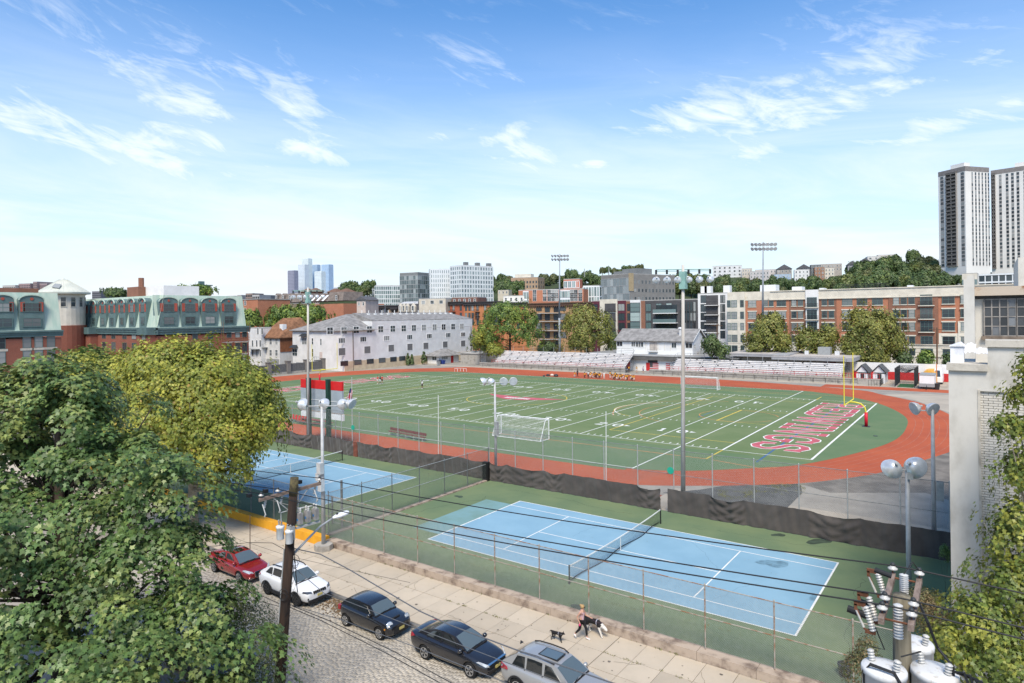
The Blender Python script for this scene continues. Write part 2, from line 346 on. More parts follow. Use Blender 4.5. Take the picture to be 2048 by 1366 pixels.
def textlen(t,track=1.0):return sum(GL[c][0]for c in t)*track
tw,tr_=Lines(-.0035),Lines(.0015)
sx=43.3/(5.35*textlen('REDWINGS'))
for L,w in((tw,.215),(tr_,.162)):lettering(L,'REDWINGS',(9.45,85.0),(0,-5.35*sx),(5.35,0),w,1,.86)
struct('end_zone_outline',tw.mb,m_white,field);struct('end_zone_lettering',tr_.mb,m_tred,field)
tw2,tr2=Lines(-.0035),Lines(.0015)
for L,w in((tw2,.215),(tr2,.162)):lettering(L,'REDWINGS',(FX(109.73)+6.9,43),(0,5.35*sx),(-5.35,0),w,1,.86)
struct('end_zone_outline',tw2.mb,m_white,field);struct('end_zone_lettering',tr2.mb,m_tred,field)
nl=Lines(.003)
for k,t in((4,'10'),(6,'20'),(8,'30'),(10,'40'),(12,'50'),(14,'40'),(16,'30'),(18,'20'),(20,'10')):
 x=FX(k*5*YD);h=1.75
 for y,s in((47.0,1),(80.5,-1)):
  for j,ch in enumerate(t):
   lettering(nl,ch,(x+s*(-1.95 if j==0 else .55),y),(s*h*1.15,0),(0,s*h),.165)
  if k!=12:
   sg=-1 if k>12 else 1
   nl.mb.add([(x+sg*2.2,y+s*1.45,.0035),(x+sg*2.2,y+s*.65,.0035),(x+sg*3.0,y+s*1.05,.0035)],[(0,1,2)if sg<0 else(0,1,2)])
struct('yard_number',nl.mb,m_white,field)
em=MB();em2=MB()
cx,cy=-38.4,64
for sg in(-1,1):
 for k in range(5):
  y0=1.5-k*.75;L_=8.6-k*1.25
  em.quad((cx+sg*.4,cy+y0-.45,.004+k*1e-4),(cx+sg*.4,cy+y0+.45,.004+k*1e-4),(cx+sg*L_,cy+y0+1.3-k*.25,.004+k*1e-4),(cx+sg*(L_-1.8),cy+y0-.15,.004+k*1e-4))
for i in range(9):em2.cbox((cx-2.4+i*.6,cy+.1,.008),(.38,1.15,.002))
struct('centre_emblem',em,m_tred,field);struct('emblem_lettering',em2,m_white,field)
# ---- apron beside the track
sheet('asphalt_patch',gpts([(1325,985),(1400,979),(1448,971),(1540,969),(1600,967),(1605,985),(1575,1015),(1540,1020),(1400,1000)]),-.013,m_asph2,yard)
sheet('asphalt_patch',gpts([(1600,967),(1682,958),(1747,948),(1800,935),(1899,904),(1899,1000),(1850,985),(1760,985),(1660,985)]),-.0165,mat('grey_asphalt',(.195,.175,.15),.95,.2,.5),yard)
rect('concrete_apron',9,31,15.1,21.8,-.0185,m_conc,yard)
sheet('concrete_apron',gpts([(1764,789),(1829,800),(1920,833),(1930,792),(1850,787)]),-.010,m_conc,yard)
rect('concrete_walk',-118,40,114.6,117.6,-.0145,m_conc,yard)
rect('concrete_walk',5,45,117,150,-.0175,mat('pale_yard',(.40,.34,.27),.95,.15,.4),yard)
wd=MB()
def tuft(mb,x,y,z,h=.12,n=6,sp=.08):
 for _ in range(n):
  a=random.uniform(0,6.28);r=random.uniform(0,sp);hx,hy=math.cos(a)*h*.5,math.sin(a)*h*.5
  bx,by=x+r*math.cos(a*3),y+r*math.sin(a*3);w=h*.16
  mb.add([(bx-w*math.sin(a),by+w*math.cos(a),z),(bx+w*math.sin(a),by-w*math.cos(a),z),(bx+hx,by+hy,z+h*random.uniform(.5,1))],[(0,1,2)])
for _ in range(520):
 t=random.random();u=1435+175*t;v=986+10*math.sin(t*7)*(1-t)-12*t+random.gauss(0,6);p=gp(u,v)
 if p.y>15.3 and math.sin(u*.11)+math.sin(v*.5)>-.4:tuft(wd,p.x,p.y,-.01,.10,5,.2)
m_weed=mat('weed',(.20,.20,.06),.9,.2,3,island=.3)
tag(obj('weeds',wd,m_weed,None),'dry yellowish weeds growing in cracks between asphalt and concrete','weeds',kind='stuff')
# ---- tennis courts
m_cg=mat('court_green',(.115,.165,.090),.9,.0,.22,col2=(.15,.195,.10),bump=.12,bscale=30,spec=.2)
m_cb=mat('court_blue',(.215,.36,.455),.9,.0,.35,col2=(.19,.33,.425),bump=.12,bscale=30,spec=.2)
m_cb2=mat('faded_blue',(.17,.30,.32),.9,.0,.3,col2=(.13,.22,.18),lo=.3,hi=.75)
pad=MB();pad.box(-46,29.9,-3.55,15.02,-.6,0);pad=struct('tennis_court',pad,m_cg)
m_stain=mat('dark_stain',(.055,.08,.055),.8,.2,2)
m_stain2=mat('blue_stain',(.17,.30,.38),.5,.2,2)
def blob(name,u,v,du,dv,m,z,seed=0,s=1.0):
 c=gp(u,v);rr=random.Random(seed);n=22;pts=[]
 for i in range(n):
  a=2*math.pi*i/n;k=1+.25*math.sin(2*a+seed)+.15*math.sin(3*a+2*seed)+rr.uniform(-.06,.06)
  p=gp(u+du*k*math.cos(a),v-dv*k*math.sin(a));pts.append((p.x,p.y))
 sheet(name,pts,z,m,pad)
def court(x0,x1,y0,y1,nx):
 rect('court_surface',x0,x1,y0,y1,.004,m_cb,pad)
 L=Lines(.0085);w=.075
 for y in(y0+.03,y0+1.37,y1-1.37,y1-.03):L.seg((x0,y),(x1,y),w)
 for x in(x0+.04,x1-.04):L.seg((x,y0),(x,y1),w*1.35)
 xm,ym=(x0+x1)/2,(y0+y1)/2
 for x in(xm-6.4,xm+6.4):L.seg((x,y0+1.37),(x,y1-1.37),w)
 L.seg((xm-6.4,ym),(xm+6.4,ym),w);L.seg((x0,ym),(x0+.25,ym),w);L.seg((x1-.25,ym),(x1,ym),w)
 struct('court_line',L.mb,m_white,pad)
rect('faded_paint',-2.6,0,1.2,9.8,.0035,m_cb2,pad)
court(0,23.77,0,10.97,0);court(-36.42,-12.65,.9,11.87,0)
for i,a in enumerate([(1637,1083,21,6,m_stain),(1557,1070,12,3.5,m_stain),(918,993,8,2.2,m_stain),(1155,1215,16,5,m_stain)]):blob('damp_stain',*a,.0045,i+1)
blob('damp_stain',1548,1127,30,7,m_stain2,.0075,3);blob('damp_stain',1627,1196,11,5,m_stain2,.0075,5)
def crack(mb,x,y,dx,dy,n,w,z):
 for _ in range(n):
  a=math.atan2(dy,dx)+random.gauss(0,.35);l=random.uniform(.15,.5);x2,y2=x+l*math.cos(a),y+l*math.sin(a);nx,ny=-math.sin(a)*w/2,math.cos(a)*w/2
  mb.quad((x-nx,y-ny,z),(x2-nx,y2-ny,z),(x2+nx,y2+ny,z),(x+nx,y+ny,z));x,y=x2,y2;z+=2e-5
ck=MB()
for a in((2,-1.6,1,0,70),(-20,-1.4,1,.02,40),(-3,13.0,1,.03,40),(26,0,-.1,1,34),(-5,3,.3,1,26),(14,12.2,1,.1,30),(-22,13.1,1,0,24)):crack(ck,*a,random.uniform(.012,.03),.0015)
tag(struct('surface_crack',ck,mat('crack_dark',(.045,.055,.04),.95),pad),kind='stuff')
ck=MB()
for a in((3,2,1,.25,18),(15,9.5,.6,-.8,16),(8,6,.2,1,12),(19,1,.4,1,14),(-30,4,1,.4,16)):crack(ck,*a,.012,.0062)
tag(struct('surface_crack',ck,mat('crack_blue',(.10,.19,.25),.95),pad),kind='stuff')
lt=MB()
for _ in range(420):
 x,y=random.uniform(-34,29),random.uniform(-3.4,14.8);s_=random.uniform(.012,.04);a=random.uniform(0,6)
 lt.add([(x+s_*math.cos(a+q),y+s_*.6*math.sin(a+q),.012+.004*random.random())for q in(0,1.6,3.1,4.7)],[(0,1,2,3)])
tag(obj('court_litter',lt,mat('litter_tan',(.28,.22,.12),.9,.2,3,island=.6),None),'dry leaf bits scattered over the tennis courts','litter',kind='stuff')
cs=MB()
for _ in range(150):
 x=random.uniform(3,28);y=-1.55+.25*math.sin(x*.7)+random.gauss(0,.05)
 if random.random()<.5+.5*math.sin(x*1.3):tuft(cs,x,y,.001,.07,4,.1)
tag(obj('crack_weeds',cs,m_weed,None),'thin weeds in the long crack of the green court surface','weeds',kind='stuff')
# ---- street, kerb, pavements
m_cob=mat('cobble',(.415,.37,.30),.85,.0,.16,col2=(.285,.26,.225),lo=.38,hi=.72,island=.15,bump=.2,bscale=20)
m_cobbed=mat('cobble_joint',(.37,.325,.26),.95,.25,.35,col2=(.17,.15,.125),lo=.46,hi=.66)
road=rect('road',-220,120,-18.2,-8.9,-.462,m_cobbed)
cb_=[]
vs=[];
x=-13.0
row=0
while x<21.5:
 w=random.uniform(.115,.145);y=-18.1+random.uniform(0,.28)
 while y<-9.08:
  l=random.uniform(.2,.34);
  y1=min(y+l,-9.07)
  h=-.45+random.gauss(0,.0035);tlt=random.gauss(0,.002);g=.007
  cb_.append((x+g,x+w-g,y+g,y1-g,h,tlt));y=y1
 x+=w;row+=1
A=np.array(cb_);n=len(A)
V=np.zeros((n,8,3));cg=.009
for i,(a,b)in enumerate(((0,2),(1,2),(1,3),(0,3))):
 V[:,i,0]=A[:,a];V[:,i,1]=A[:,b];V[:,i,2]=-.478
 V[:,i+4,0]=A[:,a]+(cg if a==0 else-cg);V[:,i+4,1]=A[:,b]+(cg if b==2 else-cg);V[:,i+4,2]=A[:,4]+(A[:,5]if a==0 else-A[:,5])
Fq=np.array([(4,5,6,7),(0,1,5,4),(1,2,6,5),(2,3,7,6),(3,0,4,7)])
F=(Fq[None]+8*np.arange(n)[:,None,None]).reshape(-1,4)
def np_mesh(name,verts,faces_flat,per):
 me=bpy.data.meshes.new(name);verts=np.ascontiguousarray(verts.reshape(-1,3),dtype=np.float32);ff=np.ascontiguousarray(faces_flat.reshape(-1),dtype=np.int32)
 k=len(ff)//per
 me.vertices.add(len(verts));me.vertices.foreach_set('co',verts.ravel());me.loops.add(len(ff));me.loops.foreach_set('vertex_index',ff)
 me.polygons.add(k);me.polygons.foreach_set('loop_start',np.arange(k,dtype=np.int32)*per);me.polygons.foreach_set('loop_total',np.full(k,per,dtype=np.int32))
 me.update(calc_edges=True);return me
tag(obj('cobble',np_mesh('cobble',V,F,4),m_cob,road),kind='stuff')
m_slab=mat('paving_slab',(.455,.385,.295),.95,.0,.5,col2=(.41,.35,.27),bump=.15,bscale=25,rand=.10)
m_joint=mat('slab_joint',(.17,.14,.10),.95,.2,2)
walk=rect('sidewalk',-220,120,-8.9,-4.1,-.335,m_joint)
sl={}
yy=(-8.78,-7.35,-5.92,-4.2)
for i in range(48):
 for j in range(3):
  y0,y1=yy[j],yy[j+1]
  x0=-33+i*1.42;g=.028 if i%5==0 else .012
  key=(j,i%5==0)
  if key not in sl:
   mb=MB();mb.box(g,1.42-.012,y0+.014,y1-.014,-.36,-.30);sl[key]=mb.mesh('slab');sl[key].materials.append(m_slab)
  o=bpy.data.objects.new('slab',sl[key]);COL.objects.link(o);o.parent=walk;o.location=(x0,0,random.gauss(0,.003))
mb=MB();mb.box(-220,-33.02,-8.78,-4.2,-.36,-.30);mb.box(35.2,120,-8.78,-4.2,-.36,-.30);struct('slab_run',mb,m_slab,walk)
m_kerb=mat('kerb_granite',(.17,.16,.145),.85,.2,1.5,rand=.15)
kb=MB();kb.box(.01,1.79,-9.02,-8.79,-.5,-.302);kme=kb.mesh('kerb_stone');kme.materials.append(m_kerb)
for i in range(38):
 o=bpy.data.objects.new('kerb_stone',kme);COL.objects.link(o);o.parent=walk;o.location=(-33+1.8*i,random.gauss(0,.006),random.gauss(0,.006))
nearw=MB();nearw.box(-220,120,-23.5,-18.2,-.6,-.30);struct('near_sidewalk',nearw,mat('near_slab',(.33,.29,.24),.95,.15,.6))
wd=MB()
for _ in range(520):
 x=random.uniform(-8,30);k=random.random()
 if k<.55:
  if math.sin(x*1.9)+math.sin(x*.7+1)<.3:continue
  tuft(wd,x,-5.92+random.gauss(0,.03),-.30,.085,5,.10)
 elif k<.8:tuft(wd,x,-4.2+random.gauss(0,.03),-.30,.12 if math.sin(x*1.1)>.3 else .05,6,.12)
 else:
  if-2<x<6:tuft(wd,x,-9.2-abs(random.gauss(0,.3)),-.45,.1,7,.15)
tag(obj('pavement_weeds',wd,mat('pavement_weed',(.16,.165,.05),.9,.2,3,island=.4),None),'small weeds in the pavement joints and along the kerb','weeds',kind='stuff')
gm_=MB()
for _ in range(200):
 x,y=random.uniform(-20,32),random.uniform(-8.7,-4.3);s_=random.uniform(.015,.05)*(1.8 if random.random()<.08 else 1);n=7;gm_.add([(x+s_*math.cos(6.283*i/n)*random.uniform(.7,1.2),y+s_*math.sin(6.283*i/n)*random.uniform(.7,1.2),-.2875+.0005*random.random())for i in range(n)],[tuple(range(n))])
tag(struct('gum_spot',gm_,mat('gum_dark',(.15,.13,.11),.8,.2,3,island=.4),walk),kind='stuff')
ck=MB()
for a in((4,-5,.4,-1,6),(11,-8.4,.3,1,7),(17.5,-6.4,1,.6,5),(-2,-7,.2,1,6),(21,-5,.5,-1,8),(8.3,-7.2,1,-.3,5)):crack(ck,*a,.014,-.288)
tag(struct('slab_crack',ck,m_joint,walk),kind='stuff')
dl=MB()
for _ in range(900):
 x=random.gauss(3.0,1.1);y=-9.12-abs(random.gauss(0,.55));a=random.uniform(0,6.28);s_=random.uniform(.03,.07)
 dl.add([(x+s_*math.cos(a+q),y+s_*math.sin(a+q),-.44+random.uniform(0,.03))for q in(0,1.6,3.1,4.7)],[(0,1,2,3)])
tag(obj('dry_leaves',dl,mat('dry_leaf',(.19,.12,.06),.9,.2,3,island=.45),None),'dry brown leaves in the gutter between white and black cars','leaves',kind='stuff')
wb=MB()
for i in range(14):wb.box(-5.5+i*2.6+.008,-5.5+(i+1)*2.6-.008,-4.19,-3.56,-.5,.10+random.uniform(-.012,.012))
m_lw=mat('court_wall',(.40,.32,.25),.95,.0,1.6,bump=.4,bscale=10,col2=(.15,.11,.085),lo=.42,hi=.72)
w1=solo('low_wall',wb,m_lw,'low weathered concrete wall under the rusty court fence','wall',loc=(-5.5,-4.1,-.3))
wy=MB();wy.box(-46,-5.52,-4.45,-3.9,-.5,.30)
solo('low_wall',wy,mat('yellow_paint',(.70,.34,.02),.7,.0,1.2,col2=(.62,.28,.02),bump=.15),'low wall painted bright yellow beside the pavement','wall',loc=(-30,-4.4,-.3))
mb=MB();mb.box(-46,9,15.06,19,-.10,-.011);struct('track_edge_strip',mb,mat('track_strip',(.30,.075,.045),.95,.15,.4),yard)
# ------------------------------------------------------------------ BUILDINGS
g_dark=mat_glass('window_glass');g_mid=mat_glass('window_glass_blinds',frac=.6);g_far=mat_glass('far_glass',(.13,.17,.19),(.40,.46,.46),.45,.2,(.24,.30,.31))
g_green=mat_glass('green_glass',(.10,.15,.15),(.36,.44,.42),.45,.1,(.18,.25,.25))
g_louver=mat('louver_grey',(.16,.16,.16),.8,.1,3)
f_white=mat('frame_white',(.75,.75,.73),.6,.03,2);f_dark=mat('frame_dark',(.035,.038,.04),.5,.05,2);f_green=mat('frame_green',(.10,.17,.16),.6,.05,2)
f_grey=mat('frame_grey',(.30,.31,.31),.6,.05,2);m_cream=mat('cream_trim',(.66,.61,.51),.85,.08,.5);m_roofg=mat('flat_roof',(.42,.41,.39),.9,.15,.2)
m_lint=mat('lintel',(.50,.46,.39),.85,.1,1)
WC={}
def win_mesh(w,h,nx,ny,fw,fm,gm,dep):
 key=(round(w,2),round(h,2),nx,ny,fw,fm.name,gm.name,dep)
 if key not in WC:
  a=MB();y0,y1=-dep,.03
  a.box(-w/2,-w/2+fw,y0,y1,-h/2,h/2);a.box(w/2-fw,w/2,y0,y1,-h/2,h/2)
  a.box(-w/2+fw,w/2-fw,y0,y1,-h/2,-h/2+fw);a.box(-w/2+fw,w/2-fw,y0,y1,h/2-fw,h/2)
  b=fw*.55
  for i in range(1,nx):x=-w/2+w*i/nx;a.box(x-b/2,x+b/2,y0+.02,y1-.002,-h/2+fw,h/2-fw)
  for j in range(1,ny):
   z=-h/2+h*j/ny
   for i in range(nx):a.box(-w/2+fw if i==0 else-w/2+w*i/nx+b/2,w/2-fw if i==nx-1 else-w/2+w*(i+1)/nx-b/2,y0+.022,y1-.004,z-b/2,z+b/2)
  p=MB();p.box(-w/2+fw*.8,w/2-fw*.8,-.015,.02,-h/2+fw*.8,h/2-fw*.8)
  m1,m2=a.mesh('window'),p.mesh('pane');m1.materials.append(fm);m2.materials.append(gm);WC[key]=(m1,m2)
 return WC[key]
class Bld:
 """nearest vertical edge at pixel column uc and depth D; left face runs along -x to column uL, right face along +y to column uR (or w1, w2 metres)"""
 def __init__(s,name,label,cat,m,uc,D,vt,z0=-.5,uL=None,uR=None,w1=None,w2=None,th=0.0,roof=m_roofg,par=.0,group=None,z1=None,P=None,slabroof=True,wname='wall'):
  s.P=Vector(P)if P else atD(uc,vt,D);s.th=th;s.z0=z0;s.z1=s.P.z if z1 is None else z1;s.P=Vector((s.P.x,s.P.y,0))
  s.ex=Vector((math.cos(th),math.sin(th),0));s.ey=Vector((-math.sin(th),math.cos(th),0))
  s.w1=w1 if w1 is not None else-s.loc('L',uL,vt)[0]
  s.w2=w2 if w2 is not None else s.loc('R',uR,vt)[0]
  if not 3<s.w2<60:s.w2=24
  s.root=thing(name,label,cat,(s.P.x,s.P.y,z0),th,group);s.m=m
  if wname:
   b=MB();b.box(-s.w1,0,0,s.w2,0,s.z1-z0-.3);s.wall=s.part(wname,b,m)
  if slabroof:
   b=MB();b.box(-s.w1-par,par,-par,s.w2+par,s.z1-z0-.3,s.z1-z0);s.roof=s.part('roof',b,roof)
 def part(s,name,mb,m,parent=None,smooth=False,kind=None):
  return obj(name,mb,m,parent or s.root,smooth,(0,0,0),kind=kind)
 def loc(s,face,u,v):
  d=ray(u,v);n=-s.ey if face=='L' else s.ex
  t=(s.P-OC).dot(n)/d.dot(n);q=OC+d*t-s.P
  return(q.dot(s.ex)if face=='L' else q.dot(s.ey)),q.z-s.z0
 def fx(s,face,a,z,out=0):
  return(a,-out,z)if face=='L' else(out,a,z)
 def win(s,face,a,z,w,h,nx=2,ny=2,fw=.07,fm=f_dark,gm=g_dark,dep=.06,parent=None,name='window'):
  m1,m2=win_mesh(w,h,nx,ny,fw,fm,gm,dep)
  o=bpy.data.objects.new(name,m1);COL.objects.link(o);o.parent=parent or s.root;o.location=s.fx(face,a,z);o.rotation_euler=(0,0,0 if face=='L' else math.pi/2)
  p=bpy.data.objects.new('pane',m2);COL.objects.link(p);p.parent=o
  return o
 def wins(s,face,us,vs,uref,w,h,**k):
  """windows centred on pixel columns us and rows vs (rows read at column uref)"""
  vm=sum(vs)/len(vs);zs=[s.loc(face,uref,v)[1]for v in vs]
  for u in us:
   a=s.loc(face,u,vm)[0]
   for z in zs:s.win(face,a,z,w,h,**k)
  return zs
 def trim(s,name,face,a0,a1,z0,z1,out,m,mb=None):
  b=mb or MB()
  if face=='L':b.box(a0,a1,-out,.02,z0,z1)
  else:b.box(-.02,out,a0,a1,z0,z1)
  return b if mb is not None else s.part(name,b,m)
 def grid(s,face,na,nz,a0,a1,z0,z1,w,h,m=g_dark,out=.04,name='window',fm=None,fw=.0):
  """many far-off panes as one part, each a shallow box of its own; frames proud of them"""
  b=MB();f=MB()
  for i in range(na):
   a=a0+(a1-a0)*(i+.5)/na
   for j in range(nz):
    z=z0+(z1-z0)*(j+.5)/nz;s.trim('',face,a-w/2,a+w/2,z-h/2,z+h/2,out,None,b)
    if fm:s.trim('',face,a-w/2-fw,a+w/2+fw,z-h/2-fw,z-h/2,out+.05,None,f)
  o=s.part(name,b,m,kind='stuff' if na*nz>300 else None)
  if fm:s.part('sill',f,fm)
  return o
 def each(s,face,na,nz,a0,a1,z0,z1,w,h,**k):
  for i in range(na):
   for j in range(nz):s.win(face,a0+(a1-a0)*(i+.5)/na,z0+(z1-z0)*(j+.5)/nz,w,h,**k)
def lint(b,face,wl,m,w,hz,h,out=.05,name='lintel'):
 mb=MB()
 for a,z in wl:b.trim('',face,a-w/2,a+w/2,z+hz,z+hz+h,out,None,mb)
 b.part(name,mb,m)
bk_red=mat_brick('brick_red',(.27,.070,.042),(.22,.06,.04),(.26,.15,.11));bk_ora=mat_brick('brick_orange',(.44,.165,.085),(.38,.13,.07),(.40,.22,.15))
bk_brn=mat_brick('brick_brown',(.27,.115,.07),(.20,.085,.055),(.24,.15,.11));bk_tan=mat_brick('brick_tan',(.40,.27,.17),(.36,.24,.15),(.40,.30,.22))
m_verd=mat('verdigris_metal',(.46,.53,.44),.7,.0,.5,col2=(.36,.47,.39),stretch=(3,3,.3));m_teal=mat('teal_panel',(.125,.19,.185),.7,.1,.8);m_teald=mat('teal_cornice',(.10,.165,.165),.7,.1,.8)
# ---- mansard blocks at left
def dormer_face(b,face,dl,zc,ztop,batter,winw):
 """verdigris mansard with arched teal dormers; dl = list of (a0, a1) along the face"""
 h=ztop-zc
 for a0,a1 in dl:
  am,w=(a0+a1)/2,a1-a0;mb=MB();zt=zc+h*.80;n=10
  pts=[(a0,zc),(a1,zc),(a1,zt)]+[(am+w/2*math.cos(math.pi*i/n),zt+h*.13*math.sin(math.pi*i/n))for i in range(1,n)]+[(a0,zt)]
  def P(a,z,o):return b.fx(face,a,z,o)
  k=len(pts);vs=[P(a,z,-.05)for a,z in pts]+[P(a,z,-batter-1.2)for a,z in pts]
  mb.add(vs,[tuple(range(k))if face=='R' else tuple(range(k))]+[(i,(i+1)%k,k+(i+1)%k,k+i)for i in range(k)])
  d=b.part('dormer',mb,m_teal)
  mb=MB();arch=[(am+(w/2+.12)*math.cos(math.pi*i/n),zt+(h*.13+.12)*math.sin(math.pi*i/n))for i in range(n+1)]
  inn=[(am+(w/2-.05)*math.cos(math.pi*i/n),zt+(h*.13-.05)*math.sin(math.pi*i/n))for i in range(n+1)]
  for i in range(n):
   mb.slab(P(*arch[i],.1),P(*arch[i+1],.1),P(*inn[i+1],.1),P(*inn[i],.1),.25 if face=='L' else-.25)
  b.part('dormer_hood',mb,m_verd,d)
  mb=MB()
  for q in(-1,1):b.trim('',face,am+q*w*.37-w*.09,am+q*w*.37+w*.09,zc+h*.50,zc+h*.75,.015,None,mb)
  b.part('brick_panel',mb,mat('red_panel',(.40,.09,.06),.8,.1,1),d)
  mb=MB();mb.cyl(P(am,zt+h*.03,-.1),P(am,zt+h*.03,.03),.28,n=10);b.part('rosette',mb,mat('red_panel',(.40,.09,.06)),d)
  for zz in(.22,.61):b.win(face,am,zc+h*zz,winw,h*.24,nx=2,ny=2,fw=.1,fm=f_green,parent=d if False else None)
def mansard(b,face,a0,a1,zc,ztop,batter):
 mb=MB()
 def P(a,z,o):return b.fx(face,a,z,o)
 n=max(2,int((a1-a0)/.6))
 mb.slab(P(a0,zc,-.15),P(a1,zc,-.15),P(a1,ztop,-batter),P(a0,ztop,-batter),.12 if face=='R' else .12)
 for i in range(n+1):
  a=a0+(a1-a0)*i/n;mb.slab(P(a-.03,zc,-.1),P(a+.03,zc,-.1),P(a+.03,ztop,-batter+.05),P(a-.03,ztop,-batter+.05),.05)
 b.part('mansard_roof',mb,m_verd)
def cornice(b,face,a0,a1,z0,z1,out,m=m_teald,name='cornice'):
 mb=MB();h=z1-z0
 for q,o in((0,.45),(.4,.7),(.75,1.0)):b.trim('',face,a0,a1,z0+h*q,z0+h*min(1,q+.4 if q<.7 else 1)-.004,out*o,None,mb)
 return b.part(name,mb,m)
b1=Bld('brick_building','red brick building with green mansard and two wide arched dormers, cut by the photo edge','building',bk_red,0,0,0,P=(-110.2,-25,12.4),w1=30,w2=41.7,slabroof=False)
ZB=12.9
cornice(b1,'R',-.3,41.9,12.9,14.0,.6);mansard(b1,'R',0,41.7,14.0,21.0,1.8)
mb=MB();mb.box(-30,-1.8,0,41.3,14,20.9);mb.box(-28,-1.9,3,38,20.9,21.05);b1.part('roof',mb,m_roofg)
dl=[]
for u0,u1 in((-18,29),(39,89)):dl.append((b1.loc('R',u0,640)[0],b1.loc('R',u1,640)[0]))
dl.insert(0,(dl[0][0]-6.5,dl[0][0]-.8));dormer_face(b1,'R',dl,14.0,21.0,1.8,2.9)
zs=b1.wins('R',[2,53.8,77.4,102],[683,712],77,1.3,2.2,nx=1,ny=2,fm=f_green,gm=g_mid)
lint(b1,'R',[(b1.loc('R',u,690)[0],z)for u in(2,53.8,77.4,102)for z in zs],m_lint,2.0,1.12,.42)
mb=MB();p=atD(20,576,135);mb.box(p.x-4,p.x,p.y-3,p.y+5,20.4,p.z);obj('roof_penthouse',mb,bk_brn,b1.root)
c=atD(127,586,168);rt=thing('round_tower','round tower with pale conical roof between green mansard blocks','tower',(c.x,c.y,-.5));z=c.z
mb=MB();mb.lathe([(5.0,-.5),(5.0,14.0)],(c.x,c.y,0),28);obj('wall',mb,bk_red,rt)
mb=MB();mb.lathe([(4.7,14.0),(4.7,z-.6),(5.3,z-.3)],(c.x,c.y,0),28);obj('upper_wall',mb,m_cream,rt)
mb=MB();mb.lathe([(5.9,z-.3),(5.95,z+.1),(1.0,z+3.4),(.5,z+3.5),(.02,z+3.9)],(c.x,c.y,0),36)
for i in range(36):
 a=2*math.pi*i/36;q=Vector((math.cos(a),math.sin(a),0));mb.cyl(Vector((c.x,c.y,z+.12))+q*5.9,Vector((c.x,c.y,z+3.42))+q*1.0,.05,n=4)
obj('cone_roof',mb,mat('pale_metal_roof',(.56,.56,.48),.6,.0,.4,col2=(.46,.48,.42)),rt)
for i in range(14):
 a=2*math.pi*i/14+.1;m1,m2=win_mesh(1.3,2.6,1,2,.12,m_cream,g_mid,.06);o=bpy.data.objects.new('window',m1);COL.objects.link(o);o.parent=rt
 o.location=(4.72*math.cos(a),4.72*math.sin(a),z-2.4+.5);o.rotation_euler=(0,0,a+math.pi/2);p=bpy.data.objects.new('pane',m2);COL.objects.link(p);p.parent=o
mb=MB();q=Vector((c.x,c.y,0));e=Vector((.6,-.8,0)).normalized();s_=Vector((.8,.6,0))
mb.slab(q+e*4.6+s_*.2+Vector((0,0,z+1.25)),q+e*4.6+s_*2.0+Vector((0,0,z+.95)),q+e*3.2+s_*1.7+Vector((0,0,z+2.0)),q+e*3.2+s_*.1+Vector((0,0,z+2.2)),.15);obj('skylight',mb,g_dark,rt)
b2=Bld('brick_building','long red brick building with green mansard and a row of nine narrow arched dormers','building',bk_red,0,0,0,P=(-123.3,40.4,11.7),w1=53,w2=23.1,slabroof=False)
cornice(b2,'R',-.5,23.4,12.2,13.75,.6);cornice(b2,'L',-53,.6,12.2,13.75,.6);mansard(b2,'R',0,22.4,13.75,21.4,1.8);mansard(b2,'L',-53,0,13.75,21.4,1.8)
mb=MB();mb.box(-53,-1.8,1.8,22.3,13.75,21.3);b2.part('roof',mb,m_roofg)
dl=[(b2.loc('R',u0,640)[0],b2.loc('R',u1,640)[0])for u0,u1 in((319,356.5),(363,397.5),(404,436),(443,473))];dormer_face(b2,'R',dl,13.75,21.4,1.8,2.5)
dl=[(b2.loc('L',u0,640)[0],b2.loc('L',u1,640)[0])for u0,u1 in((130,143),(145.5,160),(163,178.5),(180,196),(198,215),(216,234),(236,254),(256,274),(277,296))]
dormer_face(b2,'L',[(a+.25,c_-.9)for a,c_ in dl],13.75,21.4,1.8,1.6)
ws=[(b2.loc('R',u,669)[0])for u in(390,421,458,475,489)];zr=[b2.loc('R',470,v)[1]for v in(669,695,719)]
for a in ws:
 for z in zr:b2.win('R',a,z,1.25,1.7 if z==zr[0]else 2.3,nx=1,ny=2,fm=f_green)
lint(b2,'R',[(a,z)for a in ws for z in zr],m_lint,1.7,1.0+.15,.4)
ws=[b2.loc('L',u,668)[0]for u in(136,154,176,208,227,249,268,290)];zr=[b2.loc('L',200,v)[1]for v in(668,692)]
for a in ws:
 for z in zr:b2.win('L',a,z,2.2,2.2,nx=2,ny=2,fm=f_green)
for u0,u1 in((156,196),(295,312)):
 a0,a1=b2.loc('L',u0,660)[0],b2.loc('L',u1,660)[0];mb=MB();mb.box(a0,a1,-1.8,.02,0,12.2);o=b2.part('projecting_bay',mb,bk_red)
 mb=MB();mb.box(a0-.3,a1+.3,-2.3,.02,12.2,13.9);b2.part('cornice',mb,m_teald,o)
 b2.win('L',0,0,1.8,2.2,nx=2,ny=2,fm=f_green,parent=o).location=((a0+a1)/2,-1.8,zr[0])
mb=MB();c=b2.P;p=atD(265,588,168);mb.box(p.x-3,p.x+3.2,p.y,p.y+6,20.5,p.z+1.8);mb.cyl((p.x+.4,p.y+2,p.z+1.8),(p.x+.4,p.y+2,p.z+4.2),.7,n=8);obj('brick_stair_tower',mb,bk_brn,b2.root)
p=atD(308,588,165);mb=MB();mb.box(p.x-6.5,p.x+5,p.y,p.y+9,20.5,p.z+2.0);obj('white_plant_room',mb,mat('white_render',(.72,.71,.68),.8,.05,.6),b2.root)
